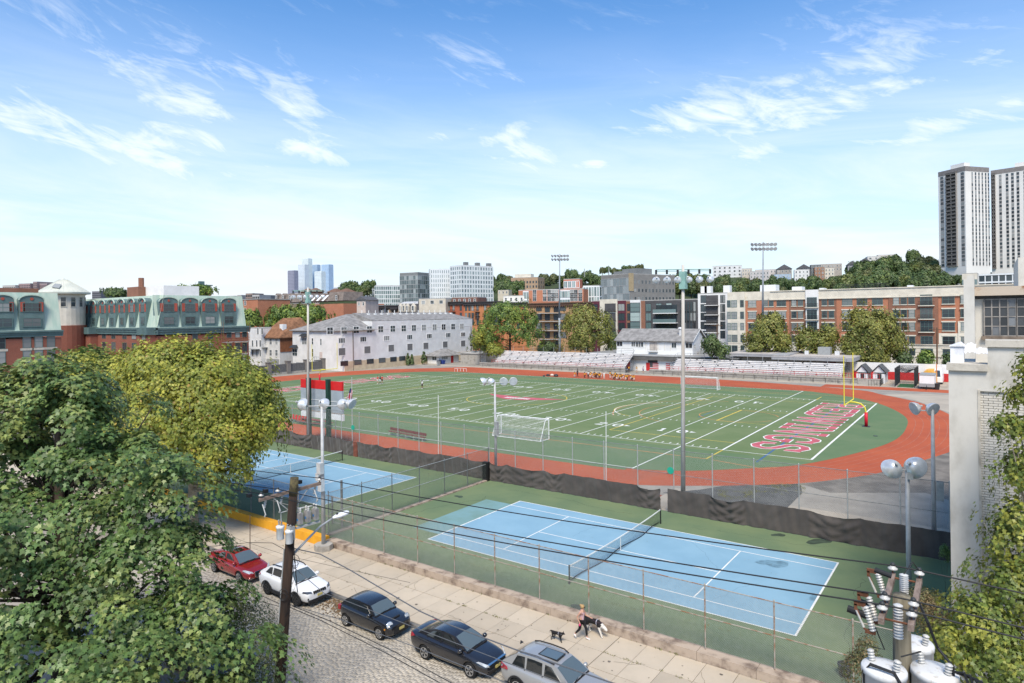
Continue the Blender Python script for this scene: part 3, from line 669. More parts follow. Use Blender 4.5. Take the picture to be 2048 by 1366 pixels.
st=thing('work_platform','painters work platform hanging on the red brick wall below green cornice','scaffold',tuple(b2.P+Vector((1.2,18.5,9.2))))
mb=MB();P=b2.P;mb.box(P.x+.4,P.x+1.2,P.y+15.5,P.y+22.6,9.25,9.37);obj('deck',mb,mat('alu',(.5,.5,.48),.5,.1,2,metal=.6),st)
mb=MB()
for z in(9.8,10.35):
 for x in(.4,1.2):mb.cyl((P.x+x,P.y+15.5,z),(P.x+x,P.y+22.6,z),.04,n=5)
for i in range(6):
 for x in(.4,1.2):mb.cyl((P.x+x,P.y+15.5+i*1.42,9.3),(P.x+x,P.y+15.5+i*1.42,10.35 if 0<i<5 else 14.5),.04,n=5)
obj('rail',mb,mat('rust_rail',(.25,.12,.07),.8),st)
# ---- white clapboard building behind the track's far-left corner
def mat_clap(name,col,pitch=.14):
 m=mat(name,col,.75,.06,.4);t=m.node_tree;b=t.nodes['Principled BSDF']
 tc=nd(t,'ShaderNodeTexCoord');s_=nd(t,'ShaderNodeSeparateXYZ');t.links.new(tc.outputs['Object'],s_.inputs[0])
 f=mth(t,'FRACT',mth(t,'DIVIDE',s_.outputs[2],pitch));bp=nd(t,'ShaderNodeBump',i_Strength=.8,i_Distance=.03);t.links.new(f,bp.inputs['Height']);t.links.new(bp.outputs[0],b.inputs['Normal']);return m
m_clapw=mat_clap('white_clapboard',(.78,.77,.75));m_clapv=mat('white_vertical_siding',(.66,.65,.62),.8,.08,.6)
m_shing=mat('grey_shingle',(.27,.26,.25),.95,.18,.8,bump=.4,bscale=9);m_brnroof=mat('brown_shingle',(.26,.13,.07),.95,.2,1.2,bump=.4,bscale=9)
b3=Bld('clapboard_building','long white clapboard building with grey hipped roof beyond the running track','building',m_clapw,0,0,0,P=(-114,86.7,11.6),w1=23.5,w2=56.2,z0=0,slabroof=False,wname='wall')
mb=MB();mb.box(-23.3,.12,.1,56.0,-.2,2.7);b3.part('foundation',mb,m_wallc if False else mat('cream_render',(.55,.45,.30),.9,.12,.6,col2=(.45,.36,.25)))
ZL=b3.loc('R',700,642)[1];mb=MB();e=.7;zt=ZL+2.0
mb.add([(-23.5-e,-e,11.4),(.0+e,-e,11.4),(e,11,11.4),(-23.5-e,13,11.4),(-9.5,9,zt),(-9.5,13,zt),(-23.5-e,-e,11.25),(e,-e,11.25),(e,11,11.25),(-23.5-e,13,11.25)],[(0,1,4),(1,2,5,4),(3,0,4,5),(2,3,5),(6,9,8,7),(0,6,7,1),(1,7,8,2),(3,9,6,0)])
mb.add([(-.2,11.0,ZL),(-.2,56.6,ZL),(-9,53,ZL+2.3),(-9,11.0,ZL+2.3),(-23,11.0,12.0),(-23,56.6,12.0),(-.2,11.0,ZL-.35),(-.2,56.6,ZL-.35)],[(0,1,2,3),(3,2,5,4),(0,3,4),(1,5,2),(0,6,7,1)])
b3.part('roof',mb,m_shing)
mb=MB();mb.box(-20,-.003,10.4,56.2,11.35,ZL-.2);b3.part('upper_wall',mb,m_clapw)
vt=MB()
for i in range(15):y=14+i*2.7;vt.cyl((-8.5,y,ZL+1.8),(-8.5,y,ZL+3.1),.11,n=6);vt.box(-7.2,-6.6,y+.8,y+1.5,ZL+1.3,ZL+2.1)
b3.part('roof_vent',vt,f_white)
Z3=lambda v,u:b3.loc('R',u,v)[1]
for k,us in((661,[660+0,688,712.5,738.5,761,785.5,807,827.7,848,869,890,906,924]),):pass
def c2(x):return 480+x/3.938
for x,y in((709,715),(819,713),(915,708),(1019,705),(1108,703),(1203,699),(1289,696),(1369,693),(1448,690),(1532,687),(1603,685),(1678,682),(1747,680)):
 a,z=b3.loc('R',c2(x),c2(y));b3.win('R',a,z,2.2,2.1,nx=2,ny=2,fw=.16,fm=f_white)
for x,y in((802,792),(970,782),(1155,774),(1336,765),(1491,757),(1640,749),(1757,744)):
 a,z=b3.loc('R',c2(x),c2(y));b3.win('R',a,z,2.5,1.7,nx=3,ny=1,fw=.2,fm=f_white)
for x,y in((803,880),(1003,865),(1191,852),(1338,843),(1464,834),(1616,823),(1757,815)):
 a,z=b3.loc('R',c2(x),c2(y));o=b3.win('R',a,z,2.5,2.2,nx=1,ny=1,fw=.1,fm=f_white,gm=g_louver,name='vent')
for x,y in((819,972),(926,963),(1023,955),(1117,947),(1206,939),(1276,932)):
 a,z=b3.loc('R',c2(x),c2(y));o=b3.win('R',a,z,2.6,1.35,nx=1,ny=1,fw=.08,fm=f_dark);o.location.x=.125
for x,y,w,h in((507,797,2.4,2.1),(572,798,.9,2.0),(638,803,.8,2.0),(432,886,2.6,2.2),(573,888,.8,2.5)):
 a,z=b3.loc('L',c2(x),c2(y));b3.win('L',a,z,w,h,nx=2 if w>1 else 1,ny=2,fw=.12,fm=f_white)
for x,y in((507,748),(432,836)):
 a,z=b3.loc('L',c2(x),c2(y));mb=MB();mb.add([(a-1.6,-1,z-.4),(a+1.6,-1,z-.4),(a+1.1,-.05,z+.4),(a-1.1,-.05,z+.4),(a-1.6,0,z-.4),(a+1.6,0,z-.4)],[(0,1,2,3),(0,3,4),(1,5,2),(0,4,5,1)]);b3.part('window_hood',mb,f_dark)
a,z=b3.loc('L',c2(638),c2(910));mb=MB();mb.box(a-.6,a+.6,-.06,.02,z-1.2,z+1.0);b3.part('door',mb,mat('pale_pink_door',(.6,.5,.45)))
mb=MB();mb.box(a-1.2,a+1.2,-1.6,0,z-1.5,z-1.3)
for i in range(8):mb.box(a-1.2-(i+1)*.38,a-1.2-i*.38,-1.6,-.4,z-1.5-(i+1)*.24,z-1.4-(i+1)*.24)
for i in range(6):mb.cyl((a+1.2-i*1.0,-1.6,z-1.4-max(0,i-2)*.6),(a+1.2-i*1.0,-1.6,z-.3-max(0,i-2)*.6),.04,n=4)
mb.cyl((a+1.2,-1.6,z-.3),(a-1.0,-1.6,z-.3),.04,n=4);mb.cyl((a-1.0,-1.6,z-.3),(a-3.8,-1.6,z-2.1),.04,n=4);b3.part('stair',mb,f_dark)
mb=MB()
for y in(3.2,55.4):mb.cyl((.08,y,0),(.08,y,11.2),.12,n=6)
b3.part('downpipe',mb,mat('brown_pipe',(.18,.14,.11)))
for x in(470,380):
 a,z=b3.loc('L',c2(x),c2(980));mb=MB();mb.box(a-1.6,a+1.6,-.05,.02,0,z+.6);b3.part('garage_door',mb,f_grey)
 # ---- the low white houses with the brown roof, left of it
b4=Bld('white_house','white house with steep brown hipped roof and bay windows','house',m_clapv,c2(312),203,c2(768),z0=0,uL=c2(163),w2=14,slabroof=False)
h=b4.z1;mb=MB();w=b4.w1
mb.add([(-w-.6,-.6,h),(.6,-.6,h),(.6,14,h),(-w-.6,14,h),(-w*.55,5,h+6),(-w*.3,10,h+6.2),(-w-.6,-.6,h-.25),(.6,-.6,h-.25),(.6,14,h-.25),(-w-.6,14,h-.25)],[(0,1,5,4),(1,2,5),(2,3,4,5),(3,0,4),(0,6,7,1),(1,7,8,2),(6,9,8,7)]);b4.part('roof',mb,m_brnroof)
mb=MB();mb.box(.02,.12,.1,13.9,4.5,h-.3);b4.part('side_wall',mb,mat('rust_siding',(.28,.11,.05),.85,.15,1))
for x,y in((242,800),(288,800),(242,888),(288,888),(198,800)):
 a,z=b4.loc('L',c2(x),c2(y));b4.win('L',a,z,1.3,2.0,nx=2,ny=2,fw=.1,fm=f_white,gm=g_mid)
mb=MB();a,z=b4.loc('L',c2(190),c2(845));mb.box(a-2.4,a+2,-1.5,0,z-.1,z+.1)
for i in range(10):mb.cyl((a-2.4+i*.48,-1.5,z),(a-2.4+i*.48,-1.5,z+1.1),.03,n=4)
mb.box(a-2.4,a+2,-1.54,-1.46,z+1.1,z+1.18);b4.part('balcony',mb,f_grey)
mb=MB();a,z=b4.loc('L',c2(280),c2(690));mb.box(a-.8,a+.8,2,3.4,h,z+1);b4.part('chimney',mb,f_white)
mb=MB();a,z=b4.loc('L',c2(270),c2(972));mb.box(-w*.7,-.4,-.04,.02,.2,z+1.4);b4.part('garage_door',mb,f_grey)
b5=Bld('white_house','flat roofed white house with balconies behind the yellow leaved trees','house',m_clapw,c2(165),206,c2(690),z0=0,uL=c2(60),w2=12)
for x,y in((100,815),(133,815),(160,815),(100,890),(133,890),(160,890),(142,718),(175,718)):
 a,z=b5.loc('L',c2(x),c2(y));b5.win('L',a,z,.9,2.2,nx=1,ny=1,fw=.1,fm=f_white)
mb=MB();a,z=b5.loc('L',c2(125),c2(858));mb.box(a-2.6,a+2.2,-1.4,0,z-.1,z+.1)
for i in range(11):mb.cyl((a-2.6+i*.48,-1.4,z),(a-2.6+i*.48,-1.4,z+1.1),.03,n=4)
b5.part('balcony',mb,f_grey)
# ---- far brick and tan blocks
b=Bld('brick_apartment_block','plain orange brick block with three small white windows in a column','building',bk_ora,c2(140),262,c2(462),uL=c2(-20),w2=15,par=.2)
b.wins('L',[c2(42),c2(-5)],[c2(497),c2(553),c2(608),c2(665)],c2(42),1.5,1.9,nx=1,ny=2,fw=.14,fm=f_white)
Bld('blank_tan_building','blank tan walled building beside the orange brick block','building',mat('tan_wall',(.40,.30,.20),.9,.1,.3),c2(268),275,c2(495),uL=c2(140),w2=20)
b=Bld('gabled_apartment_block','orange brick block with grey shingled mansard, dormers and brown roof turrets','building',bk_ora,c2(815),300,c2(495),uL=c2(268),w2=25,slabroof=False)
a0,zm=b.loc('L',c2(268),c2(495));z2=b.loc('L',c2(500),c2(420))[1]
m_mans=mat('taupe_shingle',(.23,.19,.165),.95,.15,.8)
mb=MB()
for x0,x1 in((268,535),(690,815)):
 A0,A1=b.loc('L',c2(x0),590)[0],b.loc('L',c2(x1),590)[0];mb.add([(A0,-.4,zm),(A1,-.4,zm),(A1-.6,.8,z2),(A0+.6,.8,z2),(A0,12,zm),(A1,12,zm),(A1-.6,12,z2),(A0+.6,12,z2)],[(0,1,2,3),(1,5,6,2),(4,0,3,7),(3,2,6,7),(0,4,5,1)])
b.part('mansard',mb,m_mans)
mb=MB();A0,A1=b.loc('L',c2(535),590)[0],b.loc('L',c2(705),590)[0];mb.add([(A0,.2,zm),(A1,.2,zm),(A1,6,z2-.4),(A0,6,z2-.4),(A1,12,zm),(A0,12,zm)],[(0,1,2,3),(3,2,4,5),(1,4,2),(0,3,5)]);b.part('roof',mb,mat('dark_brown_roof',(.12,.085,.07),.9,.1,1))
for x in(295,348,402,490,768):
 a,z=b.loc('L',c2(x),c2(455));mb=MB();mb.add([(a-.9,-.7,z-1.5),(a+.9,-.7,z-1.5),(a+.9,-.7,z+1.2),(a,-.7,z+2.2),(a-.9,-.7,z+1.2),(a-.9,2,z-1.5),(a+.9,2,z-1.5),(a+.9,2,z+1.2),(a,2,z+2.2),(a-.9,2,z+1.2)],[(0,1,2,3,4),(1,6,7,2),(2,7,8,3),(3,8,9,4),(0,4,9,5)]);d=b.part('dormer',mb,m_mans)
 o=b.win('L',a,z,1.3,2.3,nx=1,ny=2,fw=.16,fm=f_white,parent=d);o.location.y=-.72
for x in(290,312,350,405,490):b.wins('L',[c2(x)],[c2(516),c2(552)],c2(x),1.0,2.0,nx=1,ny=2,fw=.1)
for i in range(4):
 a,z=b.loc('L',c2(555+i*42),c2(462));mb=MB();mb.slab((a-.3,.4,z-1.2),(a+1.2,.4,z-1.2),(a+.2,4.5,z+1.6),(a-1.3,4.5,z+1.6),.2);b.part('skylight',mb,f_white)
for x0,x1,n in((378,500,2),(590,665,1),(670,755,1)):
 a0,a1=b.loc('L',c2(x0),585)[0],b.loc('L',c2(x1),585)[0];zz=b.loc('L',c2(x0),c2(380))[1];mb=MB();mm=MB()
 for k in range(n):
  p,q=a0+(a1-a0)*k/n,a0+(a1-a0)*(k+1)/n;mm.box(p+.8,q-.8,6.8,12,z2-1,zz-1.8)
  mb.add([(p,6,zz-1.9),(q,6,zz-1.9),(q,13,zz-1.9),(p,13,zz-1.9),((p+q)/2-1,9.5,zz),((p+q)/2+1,9.5,zz)],[(0,1,5,4),(1,2,5),(2,3,4,5),(3,0,4),(0,3,2,1)])
 t=b.part('turret_wall',mm,bk_brn);b.part('turret_roof',mb,mat('brown_turret_roof',(.17,.10,.07),.9,.1,1),t)
 # ---- terraced rows along the far street (their fronts share one building line)
YR=172
def row(name,label,m,u0,u1,v_top,us=None,vs=None,w=1.2,h=2.0,nx=1,ny=2,corn=None,fm=f_dark,gm=g_dark,uref=None,depth=16,cat='building',Y=YR,z0=-.5,cw=.5,ch=.9):
 p=atY(u1,v_top,Y);q=atY(u0,v_top,Y)
 b=Bld(name,label,cat,m,0,0,0,P=(p.x,p.y,p.z),w1=p.x-q.x,w2=depth,z0=z0)
 if corn:
  mb=MB();H=b.z1-z0;mb.box(-b.w1,0,-cw,0,H-ch,H+.15);mb.box(-b.w1,0,-cw-.25,0,H-.1,H+.3)
  for i in range(max(2,int(b.w1/.9))):x=-b.w1+.45+i*.9;mb.box(x-.14,x+.14,-cw+.001,0,H-ch-.5,H-ch-.003)if x<0 else None
  b.part('cornice',mb,corn)
 if us:b.zs=b.wins('L',us,vs,uref or(u0+u1)/2,w,h,nx=nx,ny=ny,fm=fm,gm=gm)
 return b
def c8(x):return 680+x/5.389
def v8(y):return 570+y/5.389
m_dkc=mat('dark_cornice',(.055,.05,.05),.7,.1,1);m_slate=mat('slate_mansard',(.115,.115,.125),.9,.12,1.2)
row('grey_row_house','narrow grey blue row house at the left of the terrace',mat('greyblue_wall',(.24,.27,.28),.85,.1,.6),c8(-10),c8(70),v8(232),[c8(30)],[v8(268),v8(330)],2.0,2.4,2,2,m_dkc,Y=178)
row('tan_row_house','tan row house with two slim windows between dark fronts',bk_tan,c8(70),c8(120),v8(225),[c8(85),c8(103)],[v8(265),v8(330)],.8,2.3,1,2,m_cream,Y=178)
row('victorian_row_house','brown victorian row house with long bracketed dark cornice',bk_tan,c8(120),c8(410),v8(215),[c8(x)for x in(137,168,200,240,275,310,345,380)],[v8(268),v8(330)],1.0,2.4,1,2,m_dkc,Y=178,cw=.9,ch=1.6)
row('bow_front_row_house','row house with blue grey bow window and tan front',mat('blue_front',(.17,.19,.23),.8,.1,.8),c8(410),c8(482),v8(228),[c8(428),c8(448),c8(466)],[v8(268),v8(330)],.8,2.6,1,2,m_dkc,Y=177)
row('tan_row_house','tan row house with one blue framed window beside the slate dormers',bk_tan,c8(482),c8(550),v8(225),[c8(512)],[v8(266),v8(330)],1.4,2.6,2,2,m_dkc,Y=178)
row('victorian_row_house','short brown row house with black bracketed cornice next to slate dormers',bk_tan,c8(550),c8(628),v8(225),[c8(x)for x in(570,592,615)],[v8(268),v8(330)],.9,2.2,1,2,m_dkc,Y=178,cw=.9,ch=1.6)
b=row('dormer_row_house','slate mansard row house with four white gabled dormers',m_slate,c8(628),c8(850),v8(195),Y=175)
for x in(662,700,738,800):
 a,z=b.loc('L',c8(x),v8(252));mb=MB();w=.85 if x<790 else 1.3;mb.add([(a-w,-.9,z-1.5),(a+w,-.9,z-1.5),(a+w,-.9,z+.9),(a,-.9,z+2.3),(a-w,-.9,z+.9),(a-w,.1,z-1.5),(a+w,.1,z-1.5),(a+w,.1,z+.9),(a,.1,z+2.3),(a-w,.1,z+.9)],[(0,1,2,3,4),(1,6,7,2),(2,7,8,3),(3,8,9,4),(0,4,9,5),(0,5,6,1)])
 d=b.part('dormer',mb,m_cream);b.win('L',a,z,w*1.1,2.4,1,2,.1,f_white,g_dark,parent=d).location.y=-.93
mb=MB();n=6
H=b.z1-b.z0
for x0,x1 in((632,790),(770,850)):
 A0,A1=b.loc('L',c8(x0),610)[0],b.loc('L',c8(x1),610)[0];mb.add([(A0,-.3,H-.4),(A1,-.3,H-.4),(A1-.5,3,H+.9),(A0+.5,3,H+.9),(A0,10,H-.4),(A1,10,H-.4)],[(0,1,2,3),(1,5,2),(4,0,3),(3,2,5,4)])
b.part('roof_crest',mb,mat('pale_roof_metal',(.5,.5,.5),.6))
m_o1=mat_brick('painted_orange',(.50,.20,.085),(.46,.18,.08),(.44,.19,.09));m_o2=mat_brick('painted_rust',(.40,.115,.06),(.36,.10,.055),(.35,.12,.07));m_dkfront=mat('dark_grey_front',(.085,.075,.07),.8,.1,1)
def fire(b,face,u,v,w=2.4):
 a,z=b.loc(face,u,v);mb=MB();mb.box(a-w/2,a+w/2,-1.0,0,z-.06,z+.06)
 for i in range(9):x=a-w/2+w*i/8;mb.box(x-.025,x+.025,-1.0,-.95,z,z+1.0)
 mb.box(a-w/2,a+w/2,-1.02,-.94,z+1.0,z+1.06);b.part('balcony',mb,f_dark)
b=row('orange_row_house','bright orange row house with three slim windows and a dark cornice',m_o1,c8(852),c8(942),v8(182),[c8(870),c8(902),c8(932)],[v8(250),v8(335)],.9,2.3,1,2,m_dkc)
b=row('dark_row_house','nearly black row house front between two orange houses',m_dkfront,c8(942),c8(1018),v8(182),[c8(960),c8(998)],[v8(250),v8(335)],1.2,2.3,1,2,m_dkc)
b=row('orange_row_house','narrow orange row house with a single square window, right of the dark front',m_o1,c8(1018),c8(1090),v8(182),[c8(1054)],[v8(247),v8(335)],1.7,2.2,2,2,m_dkc)
b=row('rust_row_house','rust red row house with fire balcony in its middle bay',m_o2,c8(1090),c8(1334),v8(184),[c8(x)for x in(1107,1140,1174,1225,1303)],[v8(247),v8(330)],1.2,2.4,1,2,m_dkc);fire(b,'L',c8(1225),v8(290));fire(b,'L',c8(1225),v8(330))
b=row('orange_row_house','orange row house with black fire balcony beside the rust red house',m_o1,c8(1334),c8(1608),v8(184),[c8(x)for x in(1360,1396,1430,1484,1565)],[v8(245),v8(330),v8(400)],1.2,2.4,1,2,m_dkc);fire(b,'L',c8(1484),v8(290));fire(b,'L',c8(1484),v8(335))
b=row('rust_row_house','rust red house at the right end of the orange terrace, half behind trees',m_o2,c8(1608),1006,v8(180),[c8(1655),996],[v8(240),v8(330),v8(400)],2.2,2.4,2,2,m_dkc)
b=row('orange_corner_house','orange corner house largely hidden behind the tall green tree',m_o1,1006,1056,606,[1016,1036,1050],[616,634,652],1.4,2.2,1,2,m_dkc)
def c3(x):return 960+x/3.938
def v3(y):return 480+y/3.938
m_ochre=mat_brick('ochre_brick',(.46,.27,.13),(.42,.24,.12),(.42,.27,.16))
b=row('ochre_balcony_block','ochre brick apartment block with stacked iron balconies between two trees',m_ochre,1056,c3(880),v3(492),[c3(x)for x in(465,655,800)],[v3(536),v3(606),v3(676),v3(746)],2.6,2.4,2,2,mat('brown_cornice',(.13,.075,.05),.8,.1,1),uref=c3(465))
for y in(575,640,712,780,850):
 a,z=b.loc('L',c3(560),v3(y));mb=MB();mb.box(a-4.6,a+4.6,-1.8,.0,z-.18,z+.06);o=b.part('balcony',mb,mat('balcony_slab',(.45,.42,.38)))
 mb=MB()
 for i in range(17):x=a-4.5+i*.5625;mb.box(x-.03,x+.03,-1.75,-1.7,z+.06,z+1.1)
 mb.box(a-4.6,a+4.6,-1.77,-1.69,z+1.1,z+1.17);b.part('railing',mb,f_dark,o);
 b.win('L',a-1.6,z+1.5,2.2,2.4,2,1,.08,f_dark,g_dark);b.win('L',a+2.2,z+1.5,2.2,2.4,2,1,.08,f_dark,g_dark)
m_purp=mat('maroon_panel',(.115,.03,.045),.7,.1,1);m_wht=mat('white_stucco',(.72,.71,.69),.85,.06,.5,col2=(.66,.65,.63));m_dkp=mat('charcoal_panel',(.085,.082,.085),.7,.1,.8)
vs4=[v3(530),v3(605),v3(680),v3(752)]
b=row('maroon_block','maroon panelled corner block with cream stair bay right of the olive tree',m_purp,c3(880),c3(1150),v3(470),[c3(905),c3(1115)],vs4,2.4,2.4,2,1,uref=c3(1115),Y=168)
o=MB();a0,a1=b.loc('L',c3(950),620)[0],b.loc('L',c3(1085),620)[0];H=b.z1-b.z0;o.box(a0,a1,-.6,.02,0,H+.3);o=b.part('cream_bay',o,m_cream)
for v in vs4:
 a,z=b.loc('L',c3(1030),v);mb=MB();mb.box(a-2.0,a+2.2,-.62,-.45,z-1.3,z+1.3);q=b.part('loggia',mb,m_dkp,o);mb=MB();mb.box(a-2.1,a+2.3,-1.1,-.6,z-1.45,z-1.3)
 for i in range(9):mb.box(a-2.0+i*.52,a-1.96+i*.52,-1.08,-1.04,z-1.3,z-.4)
 b.part('railing',mb,f_dark,q)
b=row('brick_white_block','narrow brick and white block with tall green glass bay',bk_brn,c3(1150),c3(1300),v3(472),[c3(1175)],vs4,1.4,2.4,1,2,uref=c3(1175),Y=168)
mb=MB();a0,a1=b.loc('L',c3(1190),620)[0],b.loc('L',c3(1268),620)[0];mb.box(a0,a1,-.7,.02,0,b.z1-b.z0+.1);o=b.part('white_frame',mb,m_wht)
for v in vs4:
 q=b.win('L',b.loc('L',c3(1229),v)[0],b.loc('L',c3(1229),v)[1],3.6,3.1,1,2,.1,f_dark,g_green,parent=o);q.location.y=-.72
b=row('charcoal_block','charcoal apartment block with long glass balconies behind the field house',m_dkp,c3(1300),c3(1715),v3(462),[c3(1328),c3(1410),c3(1490)],vs4,1.9,2.6,2,1,uref=c3(1410),Y=168,gm=g_green)
for y in(575,650,722):
 a0,z=b.loc('L',c3(1380),v3(y));a1=b.loc('L',c3(1560),v3(y))[0];mb=MB();mb.box(a0,a1,-1.9,0,z-.25,z);o=b.part('balcony',mb,m_wht);mb=MB();mb.box(a0,a1,-1.88,-1.84,z,z+1.15);b.part('glass_rail',mb,g_green,o)
 mb=MB();mb.box(a0+.4,a1-.3,-.06,.02,z+.2,z+2.6);b.part('glass_door',mb,g_dark)
for x in(1590,1615,1640,1665,1690):
 for v in vs4:b.win('L',b.loc('L',c3(x),v)[0],b.loc('L',c3(x),v)[1],.8,3.6,1,1,.06,f_dark,g_dark)
b=row('white_balcony_block','white block with black recessed balconies and narrow window pairs',m_wht,c3(1715),c3(1952),v3(412),Y=168)
for y in(473,548,620,688):
 a,z=b.loc('L',c3(1828),v3(y));mb=MB();mb.box(a-1.9,a+1.9,-.08,.02,z-1.6,z+1.5);o=b.part('recess',mb,m_dkp);mb=MB();mb.box(a-2.1,a+2.1,-1.2,0,z-1.75,z-1.55);b.part('balcony',mb,m_wht,o)
 mb=MB();mb.box(a-2.05,a+2.05,-1.18,-1.14,z-.55,z-.48)
 for i in range(9):mb.box(a-2.05+i*.51,a-2.01+i*.51,-1.18,-1.14,z-1.55,z-.55)
 b.part('railing',mb,f_dark,o)
for x in(1762,1902,1922):
 for y in(465,535,602,672,745):b.win('L',b.loc('L',c3(x),v3(y))[0],b.loc('L',c3(x),v3(y))[1],.75 if x>1800 else 2.0,2.4,1,1,.08,f_dark,g_dark)
mb=MB();H=b.z1-b.z0
for x in(1745,1775,1925):a=b.loc('L',c3(x),580)[0];mb.box(a-1,a+1,2,4,H,H+2.2)
b.part('roof_plant',mb,f_white)
# ---- long brick apartment building on the right
Y12=161
p,q=atY(1945,588,Y12),atY(1456,588,Y12);ztop=atY(1700,579.5,Y12).z
B=Bld('brick_apartment_building','long red brick and cream apartment building behind the bleachers','building',bk_ora,0,0,0,P=(p.x+14,Y12,ztop),w1=p.x+14-q.x,w2=20)
LA=lambda u:B.loc('L',u,630)[0]
def c4(x):return 1440+x/4.267
def v4(y):return 480+y/4.267
H=B.z1-B.z0;zl=lambda y,u=1895:B.loc('L',u,v4(y))[1]
rows=[zl(y)for y in(508,625,738,858,966)];zband=zl(890);zcap=zl(478)
def panel(name,x0,x1,z0,z1,out,m):return B.trim(name,'L',LA(c4(x0))if x0>-900 else-B.w1,LA(c4(x1))if x1<2500 else 0,z0,z1,out,m)
panel('cream_base',218,9999,0,zband,.08,m_cream);panel('parapet_band',218,9999,zcap,H+.25,.10,m_cream)
panel('cream_bay',-999,218,0,H+.3,.6,m_cream);panel('brick_pier',590,735,zband,zcap,.02,bk_brn);panel('cream_bay',735,845,zl(760),H+.3,.5,m_wht);panel('brick_pier',845,995,zband,zcap,.02,bk_brn)
panel('brown_bay',1440,1865,zband,zcap,.16,bk_brn);panel('cream_pier',2030,9999,0,rows[1]-2,.3,m_cream);panel('cream_base_tall',1865,2030,0,rows[3]+1.8,.12,m_cream)
mb=MB()
for z in(zcap-.05,H+.1,zband-.25,zband-3.2):B.trim('','L',-B.w1+12,0,z,z+.22,.32,None,mb)
B.part('string_course',mb,m_cream)
def bw(x,zs,w,h,nx,ny,out=.0,lintel=True,fm=f_green):
 for z in zs:
  o=B.win('L',LA(c4(x)),z,w,h,nx,ny,.1,fm,g_mid if x%3 else g_dark);o.location.y-=out
  if lintel:
   mb=MB();mb.box(-w/2-.2,w/2+.2,-.1,.01,h/2,h/2+.3);mb.box(-w/2-.12,w/2+.12,-.12,.01,-h/2-.18,-h/2);obj('surround',mb,m_cream,o,off=(0,0,0))
for x in(82,127,194):bw(x,rows,1.1 if x!=127 else 1.7,2.1,1 if x!=127 else 2,2,.6,False)
for x,w in((276,2.3),(390,1.3),(438,1.3),(525,2.5)):bw(x,rows,w,1.95,2 if w>2 else 1,2,.02)
for x in(632,688,892,952):bw(x,rows,1.3,1.95,1,2,.03)
for x in(1087,1214,1345):bw(x,rows,2.5,2.1,2,2,.02)
for x in(1505,1570,1637):bw(x,rows,1.35,2.05,1,2,.17)
for x in(1950,2110,2220):bw(x,rows,2.6,2.1,2,2,.12 if x<2000 else .3)
def jul(x,out):
 for i,z in enumerate(rows):
  o=B.win('L',LA(c4(x)),z,2.6,2.7 if i<3 else 2.1,3,2,.1,f_green,g_dark);o.location.y-=out
  if i<3 and not(x<1000 and i>1):
   mb=MB();mb.box(-1.75,1.75,-.55,0,-1.55,-1.35);obj('balcony_slab',mb,m_cream,o,off=(0,0,0));mb=MB()
   for k in range(14):mb.box(-1.7+k*.2615-.02,-1.7+k*.2615+.02,-.5,-.46,-1.35,-.35)
   mb.box(-1.72,1.72,-.52,-.44,-.35,-.29);obj('railing',mb,f_dark,o,off=(0,0,0))
jul(788,.5);jul(1762,.17)
mb=MB()
for x0,x1,hh in((320,455,2.2),(595,680,1.4),(830,870,.8),(1590,1640,.8)):mb.box(LA(c4(x0)),LA(c4(x1)),3,7,H,H+hh)
B.part('roof_plant',mb,f_white);mb=MB()
for x in range(1015,1440,9):a=LA(c4(x));mb.box(a-.03,a+.03,2,2.05,H+.2,H+1.5)
mb.box(LA(c4(1015)),LA(c4(1440)),2,2.06,H+1.45,H+1.55);mb.box(LA(c4(1015)),LA(c4(1440)),2,2.06,H+.85,H+.95);B.part('roof_railing',mb,f_dark)
# ---- glass and panel buildings in the middle distance, towers far off
def curtain(b,face,na,nz,mg,mf,zt=.5,zb=0,mull=.28,band=.5,out=.12,panes=True):
 """bays of glass, each pane a box, behind a raised grid of frame members"""
 L=b.w1 if face=='L' else b.w2;a0=-L if face=='L' else 0;H=b.z1-b.z0-zt
 g=MB();f=MB();dx=L/na;dz_=(H-zb)/nz
 for i in range(na):
  for j in range(nz):b.trim('',face,a0+dx*i+mull/2,a0+dx*(i+1)-mull/2,zb+dz_*j+band/2,zb+dz_*(j+1)-band/2,.03+.02*((i*7+j*3)%3),None,g)
 for i in range(na+1):b.trim('',face,a0+dx*i-mull/2,a0+dx*i+mull/2,zb,H,out,None,f)
 for j in range(nz+1):b.trim('',face,a0,a0+L,zb+dz_*j-band/2,zb+dz_*j+band/2,out-.015,None,f)
 b.part('window',g,mg,kind='stuff' if na*nz>100 else None);b.part('frame',f,mf)
m_pan=mat('white_panel',(.70,.72,.72),.6,.04,.3);m_gpan=mat('grey_panel',(.20,.21,.21),.6,.08,.3);m_haze=mat('hazy_glass',(.30,.38,.46),.4,.1,.02);
def far(name,label,m,uc,D,v,uL,uR,nL,nR,nz,mg,mf,vb=None,th=None,zb=0,zt=.6,mull=.3,band=.6,cat='building',z0=-.5,group=None):
 ta=TH if th is None else th
 b=Bld(name,label,cat,m,uc,D,v,uL=uL,uR=uR,th=ta,z0=z0,group=group)
 if nL:curtain(b,'L',nL,nz,mg,mf,zt,zb,mull,band)
 if nR:curtain(b,'R',nR,nz,mg,mf,zt,zb,mull,band)
 return b
A35=TH-R(35);A20=TH-R(20);A50=TH-R(50)
far('glass_midrise','low white framed glass midrise left of the dark glass block',m_pan,c2(1060),420,c2(355),c2(997),c2(1258),3,12,12,g_green,m_pan,th=TH-R(68),zb=2)
far('glass_block','dark grey glass office block between two white framed buildings',m_gpan,c2(1400),400,c2(252),c2(1258),c2(1487),8,6,14,mat_glass('slate_glass',(.05,.07,.075),(.30,.34,.34),.4,.12,(.12,.16,.165)),f_grey,th=TH-R(28),zb=2,zt=2,mull=.15,band=.35)
